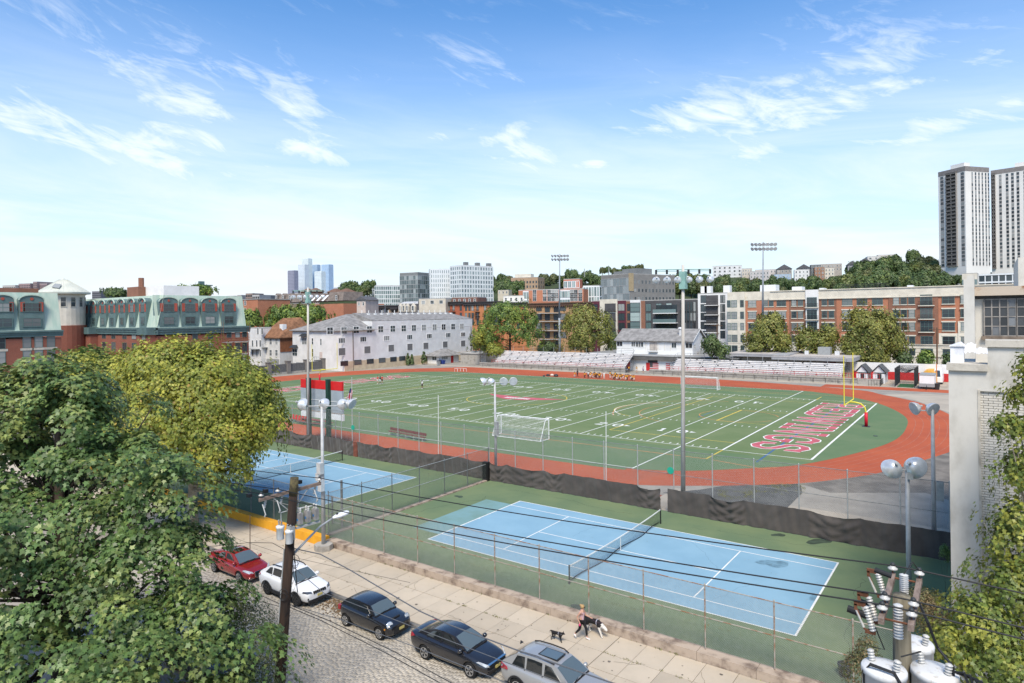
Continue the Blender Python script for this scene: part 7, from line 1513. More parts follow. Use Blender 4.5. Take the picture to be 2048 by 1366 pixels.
mid('street_tree','small yellow leafed tree at the left end of the bleachers',196,[(958,680,14,16,0),(990,700,22,10,0)],960,714,.12,70,mat_leaf('yellow_leaf',(.22,.25,.04),(.32,.30,.05),.3),53)
mid('street_tree','dark green tree tops behind the green mansard building',260,[(228,586,22,7,0)],228,600,.2,60,ml_dk,54,.8);mid('street_tree','round green crown beside the square brick tower',250,[(388,583,36,9,0),(400,579,22,7,0)],388,600,.2,90,ml_grn,55,.8)
c=atD(404,586,262);mb=MB();z=atD(404,572,262).z;mb.box(c.x-2.4,c.x+2.4,c.y-2.4,c.y+2.4,0,z);t=thing('brick_tower','square brick tower with flat cap among trees beyond the mansard roof','tower',(c.x,c.y,-.5));obj('wall',mb,bk_brn,t);mb=MB();mb.box(c.x-2.9,c.x+2.9,c.y-2.9,c.y+2.9,z,z+.4);mb.box(c.x-1,c.x+.2,c.y-1,c.y+1,z+.4,z+1.9);obj('roof',mb,m_teald,t)
for u,v,hh_,w_,lab in((816,731,3.9,.75,'narrow dark cypress left of a pair beside the clapboard building'),(824,730.5,3.4,.7,'narrow dark cypress right of a pair beside the clapboard building'),(848,729,4.3,1.0,'broader dark cypress standing beside the white kiosk')):
 c=gp(u,v);tree('cypress_tree',lab,[(c.x,c.y,hh_*.30,w_,w_,hh_*.32),(c.x,c.y,hh_*.55,w_*.7,w_*.7,hh_*.3),(c.x,c.y,hh_*.8,w_*.4,w_*.4,hh_*.22)],(c.x,c.y,0),hh_*.9,.07,60,16,.3,.3,QUAD,ml_dk,int(u),nb=5)
protos=[]
for s in range(4):
 rg=np.random.default_rng(60+s);lobes=[(0,0,5.2,4.2,4.2,3.6)]+[(rg.uniform(-3,3),rg.uniform(-3,3),4.5+rg.uniform(-1.5,3),rg.uniform(1.6,2.6),rg.uniform(1.6,2.6),rg.uniform(1.4,2.2))for _ in range(6)]
 me,C=crown_mesh('crown',lobes,150,15,1.05,1.5,QUAD,rg,inner=.2,rough=.2,droop=.35,up=.3,flat=.9);tm=trunk_mesh((0,0,-1),6,.3,lobes,C,rg,6).mesh('trunk');tm.materials.append(m_bark);protos.append((me,tm))
hl_m=[ml_dk,mat_leaf('hill_leaf',(.085,.135,.045),(.165,.205,.06),.1),mat_leaf('hill_leaf_light',(.10,.135,.035),(.19,.20,.06),.1),mat_leaf('hill_leaf_olive',(.10,.12,.045),(.17,.17,.06),.1)]
HL=['dark green','mid green','light yellowish green','dull olive']
def hill_tree(u,v,D,s,k,mi,where,gname):
 me,tm=protos[k];key='crown%d_%d'%(k,mi)
 if key not in WC:c=me.copy();c.materials.clear();c.materials.append(hl_m[mi]);WC[key]=c
 p=atD(u,v,D);t=thing('hill_tree','%s tree %s'%(HL[mi],where),'tree',(p.x,p.y,p.z),random.uniform(0,6),gname+', '+HL[mi]);t.scale=(s,s,s*random.uniform(.85,1.15))
 for nm,m_ in(('crown',WC[key]),('trunk',tm)):o=bpy.data.objects.new(nm,m_);COL.objects.link(o);o.parent=t
def hv(u):
 for(a,b_,c_),(d,e,f)in zip(HILL,HILL[1:]):
  if a<=u<=d:s=(u-a)/(d-a);return b_+(e-b_)*s,c_+(f-c_)*s
rr=random.Random(5)
u=1340
while u<1885:
 v0,D0=hv(u);n=3
 for r_ in range(n):
  t=(r_+rr.uniform(.1,.7))/n;v=v0+(592-v0)*(1-t)+(2 if u<1690 else 0);D=345+(D0-345)*t
  if 1425<u<1700 and t>.62:continue
  hill_tree(u+rr.uniform(-8,8),v+5,D,rr.uniform(.75,1.25)*(1.15 if u>1690 else .8),rr.randrange(4),rr.choices([0,1,2,3],[5,4,2,2])[0],'on the wooded slope above the long brick building','trees on the wooded slope')
 u+=rr.uniform(11,17)
for u,v,D,s,k,mi in((1790,536,515,1.15,0,0),(1825,530,515,1.2,1,1),(1770,545,505,1.1,2,1),(1850,540,505,1.1,3,2),(1735,548,500,1.0,1,1),(1705,552,505,1.0,0,0),(1868,548,480,1.0,2,2),(1810,560,470,1.2,3,0),(1760,568,440,1.2,0,1),(1860,575,420,1.1,2,1)):hill_tree(u,v,D,s,k,mi,'crowning the hill left of the white towers','trees crowning the hill')
for u in range(690,740,9):hill_tree(u+rr.uniform(-3,3),596+rr.uniform(-6,4),420,rr.uniform(.7,1.0),rr.randrange(4),rr.choice([0,1,3]),'between the terrace roofs and the glass midrise','trees left of the glass midrise')
for u in list(range(985,1030,8))+list(range(1090,1210,10)):hill_tree(u+rr.uniform(-4,4),574+rr.uniform(-6,8),545-rr.uniform(0,60),rr.uniform(.7,1.1),rr.randrange(4),rr.choice([0,0,1,3]),'around the tan apartments up the hill','trees around the tan apartments')
for u in range(996,1050,9):hill_tree(u,590+rr.uniform(-4,6),430,rr.uniform(.7,1.0),rr.randrange(4),rr.choice([0,1]),'below the tan apartments and above the terrace','trees below the tan apartments')
for u in range(1205,1290,12):hill_tree(u,548+rr.uniform(-2,5),480,rr.uniform(.5,.8),rr.randrange(4),rr.choice([1,3]),'peeping over the big grey building','trees over the grey building')
for u in range(1885,1935,12):hill_tree(u,573,400,.7,rr.randrange(4),0,'at the foot of the white tower','trees at the tower foot')
# ------------------------------------------------------------------ PARKED CARS
m_tyre=mat('tyre',(.012,.012,.012),.85,.05,5);m_rim=mat('alloy',(.50,.50,.50),.3,.05,5,metal=.8);m_rimd=mat('dark_alloy',(.06,.06,.06),.35,.05,5,metal=.7);m_trim=mat('black_plastic',(.02,.02,.021),.6,.05,5);m_chr=mat('chrome',(.65,.65,.65),.12,.03,5,metal=1.0)
m_head=mat('headlamp',(.50,.53,.55),.08,.15,8,spec=1.0,coat=.6);m_tail=mat('tail_lamp',(.30,.01,.012),.15,.05,5,spec=.8,coat=.5);m_plate=mat('plate_yellow',(.55,.46,.16),.5,.1,14)
def paint(name,c,metal=.0,rough=.25):return mat(name,c,rough,.02,.8,metal=metal,spec=.6,coat=.9)
def cglass(name='car_glass',c=(.012,.015,.016)):
 if name in MATS:return MATS[name]
 m=mat(name,c,.04,.0,1,spec=1.0,coat=.6);return m
g_side=cglass();g_wind=cglass('windscreen_glass',(.085,.11,.115))
def car_mesh(st,cut):
 """body lofted through stations (x, z_low, z_shoulder, z_deck, half width low, half width at shoulder, half width of deck); wheel wells cut out"""
 mb=MB();ring=[]
 for x,zl,zs,zd,wl,ws,wd in st:
  zm=zl+(zs-zl)*.55;half=[(0,zl),(wl*.8,zl),(wl,zl+.06),(ws,zm),(ws*.985,zs),(wd,zd-.015),(wd*.55,zd),(0,zd+.008)]
  ring.append([(x,-y,z)for y,z in half]+[(x,y,z)for y,z in half[-2:0:-1]])
 n=len(ring[0])
 for r in ring:mb.v+=r
 for i in range(len(ring)-1):
  for j in range(n):a,b=i*n+j,i*n+(j+1)%n;mb.f.append((a,b,b+n,a+n));mb.m.append(0)
 mb.f.append(tuple(range(n))[::-1]);mb.f.append(tuple(range((len(ring)-1)*n,len(ring)*n)));mb.m+=[0,0]
 me=mb.mesh('body',smooth=True);o=bpy.data.objects.new('body_tmp',me);COL.objects.link(o)
 md=o.modifiers.new('s','SUBSURF');md.levels=md.render_levels=2;cutters=[]
 for x,z,r in cut:
  cb=MB();cb.cyl((x,-2,z),(x,2,z),r,n=28);c=bpy.data.objects.new('cut_tmp',cb.mesh('cut'));COL.objects.link(c);cutters.append(c)
  bm_=o.modifiers.new('b','BOOLEAN');bm_.operation='DIFFERENCE';bm_.object=c;bm_.solver='EXACT'
 dg=bpy.context.evaluated_depsgraph_get();dg.update();out=bpy.data.meshes.new_from_object(o.evaluated_get(dg));out.name='body'
 for c in cutters+[o]:bpy.data.objects.remove(c,do_unlink=True)
 return out
def wheel_meshes(r,w,spokes,rimm,twin=False):
 ty=MB();ty.lathe([(r*.66,-w/2),(r*.93,-w/2),(r,-w*.36),(r,w*.36),(r*.93,w/2),(r*.66,w/2)],(0,0,0),24,(0,1,0));t=ty.mesh('tyre',smooth=False);t.materials.append(m_tyre)
 rm=MB();rm.lathe([(r*.60,-w*.5-.003),(r*.69,-w*.5-.006),(r*.70,-w*.46),(r*.60,-w*.44),(r*.60,-w*.5-.003)],(0,0,0),24,(0,1,0),caps=False);rm.cyl((0,-w*.30,0),(0,-w*.46,0),r*.16,n=12)
 for i in range(spokes):
  for d in((-.13,.13)if twin else(0,)):
   a=2*math.pi*i/spokes+d;c,s=math.cos(a),math.sin(a);k=r*(.045 if twin else .075);rm.slab((r*.12*c-k*s,-w*.44,r*.12*s+k*c),(r*.64*c-k*s*1.25,-w*.47,r*.64*s+k*c*1.25),(r*.64*c+k*s*1.25,-w*.47,r*.64*s-k*c*1.25),(r*.12*c+k*s,-w*.44,r*.12*s-k*c),-.02)
 m=rm.mesh('rim');m.materials.append(rimm);bk=MB();bk.cyl((0,-w*.2,0),(0,-w*.22,0),r*.66,n=20);b=bk.mesh('brake_disc');b.materials.append(m_trim);return t,m,b
def car(label,X,pt,L_,wb,front,st,green,r=.33,w=.22,tw=.78,spokes=5,rimm=None,twin=False,name='parked_car',cat='car',roofm=None,Yc=-10.03,Z=-.45,rails=False,sunroof=None,face=None,cladding=False,mirrorm=None,tailz=.8,wells=1.13):
 """X = front end of the car (it faces +x); st = body stations measured back from the front end; green = glasshouse: (x, z, half width) of windscreen foot, roof front, roof rear, rear window foot"""
 t=thing(name,label,cat,(X-L_/2,Yc,Z));q=(0,0,0);xf=L_/2-front;xr=xf-wb;gx=lambda d:L_/2-d
 body=car_mesh([(gx(a[0]),*a[1:])for a in st],[(xf,r,r*wells),(xr,r,r*wells)]);obj('body',body,pt,t,off=q)
 mb=MB();mb.box(gx(st[-1][0])+.35,gx(.35),-tw+.06,tw-.06,.2,.34);mb.box(xr-.55,xr+.55,-tw+.14,tw-.14,.2,.7);mb.box(xf-.55,xf+.55,-tw+.14,tw-.14,.2,.62);obj('underbody',mb,m_trim,t,off=q)
 tm,rm,bk=wheel_meshes(r,w,spokes,rimm or m_rim,twin)
 for x in(xf,xr):
  for s in(-1,1):
   wh_=bpy.data.objects.new('wheel',tm);COL.objects.link(wh_);wh_.parent=t;wh_.location=(x,s*tw,r);wh_.rotation_euler=(0,0,0 if s<0 else math.pi)
   for nm,m_ in(('rim',rm),('brake_disc',bk)):o=bpy.data.objects.new(nm,m_);COL.objects.link(o);o.parent=wh_
 (x0,z0,w0),(x1,z1,w1),(x2,z2,w2),(x3,z3,w3)=[(gx(a),b,c)for a,b,c in green];xm=(x1+x2)/2;zc=max(z1,z2)+.045;wm=max(w1,w2)+.015
 prof=[(x0,z0,w0),(x0+(x1-x0)*.5,z0+(z1-z0)*.56,w0+(w1-w0)*.5),(x1,z1,w1),(x1+(xm-x1)*.5,z1*.35+zc*.65,(w1+wm)/2+.01),(xm,zc,wm),(x2+(xm-x2)*.5,z2*.35+zc*.65,(w2+wm)/2+.01),(x2,z2,w2),(x3+(x2-x3)*.5,z3+(z2-z3)*.56,w3+(w2-w3)*.5),(x3,z3,w3)]
 zb=min(z0,z3)-.12;wbelt=max(w0,w3)
 mb=MB();n=len(prof)
 for x,z,hw in prof:mb.v+=[(x,-wbelt*.985,zb if z>zb else z),(x,-hw,z),(x,-hw,z),(x,-hw*.55,z+.022),(x,0,z+.03),(x,hw*.55,z+.022),(x,hw,z),(x,hw,z),(x,wbelt*.985,zb if z>zb else z)]
 for i in range(n-1):
  for j in(0,2,3,4,5,7):a=i*9+j;mb.f.append((a,a+1,a+10,a+9));mb.m.append(0)
 o=obj('cabin',mb,pt,t,True,q);
 if roofm:
  mb=MB()
  for i in range(2,n-3):
   p,s_=prof[i],prof[i+1];
   for j,(a,b)in enumerate(((-.92,-.5),(-.5,0),(0,.5),(.5,.92))):
    zz=lambda k,f:k[1]+.03*(1-abs(f))+.006
    mb.quad((p[0],p[2]*b,zz(p,b)),(p[0],p[2]*a,zz(p,a)),(s_[0],s_[2]*a,zz(s_,a)),(s_[0],s_[2]*b,zz(s_,b)))
  obj('roof_panel',mb,roofm,t,True,q)
 def glass(nm,pts,m,e=.006,parent=t):
  P=[Vector(p)for p in pts];nrm=(P[1]-P[0]).cross(P[-1]-P[0]).normalized();c=sum(P,Vector())/len(P)
  if nrm.dot(c-Vector((xm,0,z0)))<0:nrm=-nrm;P=P[::-1]
  mb=MB();k=len(P);mb.add([p+nrm*(e+.004)for p in P]+[p-nrm*.02 for p in P],[tuple(range(k))]+[(i,k+i,k+(i+1)%k,(i+1)%k)for i in range(k)]);return obj(nm,mb,m,parent,off=q)
 def curved(nm,A_,B_,mid,m,f=.93):
  rows=[A_,mid,B_];mb=MB();out=1 if A_[0]>B_[0]else-1
  for x,z,hw in rows:
   for k in(-1,-.55,0,.55,1):mb.v.append((x+out*.012,hw*f*k,z+.03*(1-abs(k))+.012))
  for i in range(2):
   for j in range(4):a=i*5+j;mb.f.append((a,a+1,a+6,a+5)if out>0 else(a,a+5,a+6,a+1));mb.m.append(0)
  return obj(nm,mb,m,t,True,q)
 lerp3=lambda a,b,s:tuple(a[i]+(b[i]-a[i])*s for i in range(3))
 P0,P1,P2,P3=(x0,z0,w0),(x1,z1,w1),(x2,z2,w2),(x3,z3,w3)
 curved('windscreen',lerp3(P0,P1,.04),lerp3(P0,P1,.94),prof[1],g_wind);curved('rear_window',lerp3(P3,P2,.10),lerp3(P3,P2,.88),prof[-2],g_side)
 mb=MB();mb.tube([(x0+.03,-w0*.6,z0+.03),(x0-.02,-.05,z0+.06)],.012,4);mb.tube([(x0+.03,-.02,z0+.03),(x0-.02,w0*.55,z0+.06)],.012,4);mb.box(x0-.03,x0+.06,-w0*.92,w0*.92,z0-.03,z0+.012);obj('wiper_cowl',mb,m_trim,t,off=q)
 zbl=max(z0,z3)-.0
 def side(xa,xb,s,la=0,lb=0):
  """window between xa (front, lower) and xb; la, lb = how far the upper edge leans in at front and rear"""
  def wat(x,z):
   zt,wt=None,None
   for a,b in zip(prof,prof[1:]):
    if b[0]<=x<=a[0]:f=(a[0]-x)/max(1e-6,a[0]-b[0]);zt=a[1]+(b[1]-a[1])*f;wt=a[2]+(b[2]-a[2])*f;break
   f=(z-zb)/max(1e-3,zt-zb);return wbelt*.985+(wt-wbelt*.985)*f,zt
  def top(x):return wat(x,zbl)[1]-.075
  xs_=[xa,xb];lo=[(xa,zbl),(xb,zbl)];hi=[(xb+lb,top(xb+lb)),((xa-la+xb+lb)/2,top((xa-la+xb+lb)/2)),(xa-la,top(xa-la))]
  pts=[(x,s*wat(x,z)[0],z)for x,z in lo+hi];glass('side_window',pts,g_side)
 for s in(-1,1):
  for(xa,xb,la,lb)in green_w[name_key(label)]:side(gx(xa),gx(xb),s,la,lb)
 for s in(-1,1):
  mb=MB();mb.lathe([(.02,-.11),(.08,-.09),(.10,0),(.085,.07),(.02,.09)],(x0-.25,s*(w0+.16),z0+.06),10,(.25,s,.1));mb.cyl((x0-.25,s*w0*.98,z0),(x0-.25,s*(w0+.12),z0+.03),.03,n=6);obj('wing_mirror',mb,mirrorm or pt,t,True,q)
 for hx in hand_x[name_key(label)]:mb=MB();mb.box(gx(hx)-.09,gx(hx)+.09,-wbelt-.055,-wbelt-.02,zbl-.13,zbl-.10);obj('door_handle',mb,m_chr if pt.name!='paint_silver' else pt,t,off=q)
 mb=MB()
 for hx in seam_x[name_key(label)]:mb.box(gx(hx)-.006,gx(hx)+.006,-wbelt-.032,-wbelt+.1,.34,zbl-.01)
 obj('door_seam',mb,m_trim,t,off=q)
 if cladding:
  mb=MB()
  for x in(xf,xr):
   for s in(-1,1):
    y=s*(tw+w*.5+.012);N=14
    for i in range(N):
     a,b=math.pi*i/N-.12*(i==0),math.pi*(i+1)/N;R0,R1=r*wells,r*wells+.075
     mb.slab((x+R0*math.cos(a),y,r+R0*math.sin(a)),(x+R1*math.cos(a),y,r+R1*math.sin(a)),(x+R1*math.cos(b),y,r+R1*math.sin(b)),(x+R0*math.cos(b),y,r+R0*math.sin(b)),.02 if s<0 else-.02)
  mb.box(xr+r*1.2,xf-r*1.2,-tw-w*.5-.01,-tw+.1,.25,.42);obj('arch_cladding',mb,m_trim,t,off=q)
 if rails:
  for s in(-1,1):mb=MB();mb.tube([(x1-.1,s*(w1-.06),z1+.045),(x1-.35,s*(w1-.02),zc+.05),(xm,s*wm*.93,zc+.075),(x2+.3,s*w2*.95,zc+.05),(x2+.05,s*(w2-.06),z2+.045)],.028,6);obj('roof_rail',mb,m_trim,t,off=q)
 if sunroof:mb=MB();a,b=gx(sunroof[0]),gx(sunroof[1]);mb.box(b,a,-wm*.52,wm*.52,zc+.02,zc+.036);o=obj('sunroof',mb,m_trim,t,off=q);mb=MB();mb.box(b+.06,a-.06,-wm*.46,wm*.46,zc+.03,zc+.041);obj('sunroof_glass',mb,g_wind,o,off=q)
 if face:face(t,gx,q,pt)
 return t
name_key=lambda l:l.split('|')[0]
green_w,hand_x,seam_x={},{},{}
def setup(key,wins,hands,seams):green_w[key]=wins;hand_x[key]=hands;seam_x[key]=seams
def fbox(t,nm,m,q,*b,parent=None):mb=MB();[mb.box(*x)for x in b];return obj(nm,mb,m,parent or t,off=q)
def lampq(t,nm,m,q,pts,d=(.015,0,0)):mb=MB();k=len(pts);d=Vector(d);mb.add([Vector(p)+d for p in pts]+[Vector(p)-d*2 for p in pts],[tuple(range(k)),tuple(range(k,2*k))[::-1]]+[(i,(i+1)%k,k+(i+1)%k,k+i)for i in range(k)]);return obj(nm,mb,m,t,off=q)
# --- stations: (distance from nose, z low, z shoulder, z deck, half widths low / shoulder / deck)
SEDAN=[(0,.36,.50,.55,.48,.58,.46),(.06,.24,.60,.70,.66,.74,.62),(.35,.20,.68,.82,.78,.86,.72),(.95,.20,.76,.93,.82,.90,.76),(1.5,.20,.84,.98,.84,.905,.78),(2.4,.20,.87,.99,.84,.91,.80),(3.4,.20,.90,1.02,.84,.91,.80),(4.1,.22,.93,1.06,.82,.89,.76),(4.5,.26,.92,1.05,.76,.83,.70),(4.66,.36,.86,.98,.60,.72,.60)]
SUV=[(0,.42,.66,.72,.52,.62,.52),(.06,.28,.78,.88,.68,.78,.68),(.3,.26,.84,1.0,.80,.88,.76),(.9,.26,.90,1.07,.84,.92,.80),(1.35,.26,.97,1.12,.85,.93,.82),(2.3,.26,1.0,1.12,.86,.935,.84),(3.4,.26,1.02,1.14,.86,.93,.84),(4.2,.28,1.04,1.16,.84,.91,.80),(4.52,.36,1.02,1.14,.76,.84,.74),(4.6,.46,.96,1.08,.66,.76,.68)]
MINI=[(0,.40,.58,.64,.46,.56,.44),(.05,.24,.66,.76,.62,.70,.58),(.28,.20,.74,.88,.76,.82,.66),(.8,.20,.80,.95,.80,.855,.72),(1.2,.20,.86,.98,.80,.86,.76),(2.2,.20,.89,1.0,.80,.86,.78),(3.0,.22,.92,1.02,.80,.86,.78),(3.6,.26,.93,1.03,.76,.82,.74),(3.8,.34,.90,.99,.64,.74,.66)]
def face_sedan(t,gx,q,pt):
 fbox(t,'grille',m_trim,q,(gx(.07),gx(.0)+.012,-.55,.55,.52,.66));mb=MB();mb.box(gx(.10),gx(.0)+.02,-.6,.6,.665,.69);mb.box(gx(.05),gx(0)+.022,-.5,.5,.585,.60);obj('grille_bar',mb,m_chr,t,off=q)
 mb=MB();mb.lathe([(.055,0),(.075,.015),(.055,.02)],(gx(0)+.02,0,.61),14,(1,0,.15));obj('badge',mb,m_chr,t,off=q)
 fbox(t,'number_plate',m_plate,q,(gx(0)+.005,gx(0)+.035,-.16,.16,.40,.52));fbox(t,'lower_intake',m_trim,q,(gx(.06),gx(0)+.0,-.62,.62,.26,.36))
 for s in(-1,1):lampq(t,'headlight',m_head,q,[(gx(.03)+.01,s*.56,.60),(gx(.10),s*.74,.64),(gx(.48),s*.885,.80),(gx(.36),s*.82,.835),(gx(.06)+.01,s*.60,.70)]);lampq(t,'tail_light',m_tail,q,[(gx(4.64),s*.60,.78),(gx(4.45),s*.845,.82),(gx(4.2),s*.885,.94),(gx(4.42),s*.80,1.0),(gx(4.62),s*.62,.94)],(-.012,s*.012,0))
def face_red(t,gx,q,pt):
 fbox(t,'grille',m_trim,q,(gx(.08),gx(0)+.012,-.36,.36,.34,.66));mb=MB();mb.tube([(gx(0)+.02,-.40,.68),(gx(0)+.02,-.36,.40),(gx(.02),-.2,.32),(gx(.02),.2,.32),(gx(0)+.02,.36,.40),(gx(0)+.02,.40,.68),(gx(0)+.01,-.40,.68)],.018,5)
 for z in(.42,.49,.56,.63):mb.box(gx(.02),gx(0)+.018,-.36,.36,z-.006,z+.006)
 obj('grille_surround',mb,m_chr,t,off=q)
 for s in(-1,1):lampq(t,'headlight',m_head,q,[(gx(.04)+.01,s*.44,.60),(gx(.12),s*.70,.62),(gx(.50),s*.885,.78),(gx(.40),s*.80,.83),(gx(.08),s*.50,.70)]);fbox(t,'fog_lamp',m_chr,q,(gx(.12),gx(.03),s*.6-.14,s*.6+.14,.30,.34));lampq(t,'tail_light',m_tail,q,[(gx(4.64),s*.60,.78),(gx(4.45),s*.845,.82),(gx(4.2),s*.885,.94),(gx(4.42),s*.80,1.0),(gx(4.62),s*.62,.94)],(-.012,s*.012,0))
def face_white(t,gx,q,pt):
 for i in range(7):fbox(t,'grille_slot',m_trim,q,(gx(.07),gx(0)+.012,-.36+i*.12-.04,-.36+i*.12+.04,.72,.86))
 fbox(t,'number_plate',m_plate,q,(gx(0)-.0,gx(0)+.03,-.16,.16,.55,.67));fbox(t,'bumper_insert',m_trim,q,(gx(.10),gx(0)+.004,-.70,.70,.28,.46));
 for s in(-1,1):lampq(t,'headlight',mat('dark_headlamp',(.05,.05,.055),.1,.1,8,spec=1,coat=.6),q,[(gx(.02)+.01,s*.50,.80),(gx(.10),s*.74,.80),(gx(.36),s*.885,.86),(gx(.30),s*.84,.92),(gx(.05),s*.52,.88)]);fbox(t,'fog_lamp',m_trim,q,(gx(.16),gx(.045),s*.62-.12,s*.62+.12,.49,.58));lampq(t,'tail_light',m_tail,q,[(gx(4.58),s*.62,.94),(gx(4.42),s*.85,.94),(gx(4.25),s*.90,1.04),(gx(4.45),s*.80,1.1)],(-.012,s*.012,0))
def face_mini(t,gx,q,pt):
 fbox(t,'grille',m_trim,q,(gx(.07),gx(0)+.01,-.46,.46,.30,.60));fbox(t,'number_plate',m_plate,q,(gx(0)+.005,gx(0)+.035,-.16,.16,.44,.56));fbox(t,'bonnet_scoop',m_trim,q,(gx(.42),gx(.34),-.22,.22,.895,.945))
 for s in(-1,1):
  mb=MB();mb.lathe([(.165,-.06),(.175,.0),(.16,.03),(.12,.035),(.02,.04)],(gx(.20),s*.60,.76),18,(1,s*.35,.45));h=obj('headlight',mb,m_head,t,True,q);mb=MB();mb.lathe([(.165,.0),(.185,.02),(.165,.036),(.15,.02),(.165,.0)],(gx(.20),s*.60,.76),18,(1,s*.35,.45),caps=False);obj('headlight_ring',mb,m_chr,h,True,q)
  fbox(t,'tail_light',m_tail,q,(gx(3.80),gx(3.62),s*.74-.06,s*.74+.06,.74,.98));fbox(t,'side_marker',mat('amber',(.6,.22,.02),.3),q,(gx(.34),gx(.28),s*.83-.02,s*.83+.02,.58,.64))
 mb=MB();mb.tube([(gx(3.3),.0,1.40),(gx(3.5),0,1.62)],.008,4);obj('aerial',mb,m_trim,t,off=q)
def face_silver(t,gx,q,pt):
 fbox(t,'grille',m_trim,q,(gx(.07),gx(0)+.012,-.6,.6,.50,.84))
 for s in(-1,1):lampq(t,'headlight',m_head,q,[(gx(.03)+.01,s*.54,.82),(gx(.12),s*.76,.84),(gx(.45),s*.89,.92),(gx(.10),s*.6,.90)]);lampq(t,'tail_light',m_tail,q,[(gx(4.60),s*.66,.90),(gx(4.50),s*.82,.88),(gx(4.12),s*.935,.97),(gx(4.18),s*.925,1.08),(gx(4.5),s*.82,1.10),(gx(4.60),s*.66,1.06)],(-.012,s*.016,0))
 mb=MB();mb.lathe([(.09,0),(.05,.06),(.01,.12)],(gx(4.0),0,1.72),8,(-.6,0,1));obj('roof_fin',mb,m_trim,t,off=q)
setup('red sedan with black roof, its tail hidden under the maple',[(1.75,2.62,.42,.02),(2.74,3.55,.02,.32)],(2.5,3.45),(1.62,2.68,3.5))
car('red sedan with black roof, its tail hidden under the maple',-4.15,paint('paint_red',(.32,.012,.014),.3),4.7,2.75,.92,SEDAN,[(1.15,.97,.72),(2.0,1.38,.54),(3.1,1.39,.54),(4.05,1.04,.68)],r=.33,roofm=cglass('black_roof',(.01,.01,.011)),face=face_red,mirrorm=None,spokes=5)
setup('white compact sport utility with dark wheels behind the leaning utility pole',[(1.62,2.42,.46,.02),(2.52,3.30,.02,.03),(3.38,3.98,.02,.30)],(2.3,3.2),(1.45,2.47,3.34))
car('white compact sport utility with dark wheels behind the leaning utility pole',1.45,paint('paint_white',(.76,.76,.76)),4.62,2.70,.92,SUV,[(1.18,1.10,.76),(1.85,1.56,.58),(3.6,1.57,.58),(4.42,1.15,.72)],r=.355,tw=.80,cladding=True,rails=True,face=face_white,rimm=m_rimd,twin=True)
setup('small black hatchback with round headlights and silver spoked wheels',[(1.50,2.30,.32,.02),(2.38,3.25,.02,.14)],(2.25,),(1.32,2.34))
car('small black hatchback with round headlights and silver spoked wheels',7.78,paint('paint_black',(.012,.012,.014)),3.85,2.50,.72,MINI,[(1.12,.97,.72),(1.62,1.36,.58),(3.2,1.38,.58),(3.72,.99,.70)],r=.315,tw=.74,spokes=7,twin=True,face=face_mini)
setup('black four door sedan with chrome grille bar, third from the pole',[(1.75,2.62,.42,.02),(2.74,3.60,.02,.34)],(2.5,3.45),(1.62,2.68,3.5))
car('black four door sedan with chrome grille bar, third from the pole',13.72,paint('paint_black2',(.013,.013,.016)),4.7,2.69,.88,SEDAN,[(1.15,.97,.72),(2.0,1.38,.54),(3.15,1.39,.54),(4.15,1.04,.68)],r=.335,face=face_sedan,spokes=5,twin=True)
setup('grey sport utility with roof rails and sunroof, cut by the bottom edge',[(1.62,2.40,.46,.02),(2.50,3.28,.02,.02),(3.36,4.0,.02,.22)],(2.3,3.2),(1.45,2.45,3.32))
car('grey sport utility with roof rails and sunroof, cut by the bottom edge',18.95,paint('paint_silver',(.36,.36,.355),.35,.33),4.68,2.70,.95,SUV,[(1.18,1.10,.78),(1.90,1.60,.62),(3.75,1.63,.62),(4.5,1.15,.74)],r=.36,tw=.80,rails=True,sunroof=(2.0,2.95),cladding=True,face=face_silver,Yc=-9.9)
setup('blue grey parked car hardly showing under the pear tree',[(1.75,2.62,.42,.02),(2.74,3.60,.02,.34)],(2.5,3.45),(1.62,2.68,3.5))
c_=car('blue grey parked car hardly showing under the pear tree',4.9,paint('paint_bluegrey',(.05,.055,.06),.1,.5),4.7,2.69,.88,SEDAN,[(1.15,.97,.72),(2.0,1.38,.54),(3.15,1.39,.54),(4.15,1.04,.68)],r=.335,face=face_sedan,Yc=-17.1)
# ------------------------------------------------------------------ PEOPLE AND DOGS
def skin(name,pts,edges,radii,root=0,sub=1,m=None):
 me=bpy.data.meshes.new(name);me.from_pydata([tuple(p)for p in pts],edges,[]);o=bpy.data.objects.new('skin_tmp',me);COL.objects.link(o)
 o.modifiers.new('k','SKIN');sd_=o.modifiers.new('s','SUBSURF');sd_.levels=sub;sv=me.skin_vertices[0].data
 for i,r in enumerate(radii):sv[i].radius=(r,r)if isinstance(r,(int,float))else r
 for i in range(len(pts)):sv[i].use_root=(i==root)
 dg=bpy.context.evaluated_depsgraph_get();dg.update();out=bpy.data.meshes.new_from_object(o.evaluated_get(dg));out.name=name
 bpy.data.objects.remove(o,do_unlink=True)
 out.polygons.foreach_set('use_smooth',[True]*len(out.polygons))
 if m:out.materials.clear();out.materials.append(m)
 return out
m_skin=mat('skin',(.48,.27,.19),.6,.04,3);m_skind=mat('skin_dark',(.17,.09,.06),.6,.04,3)
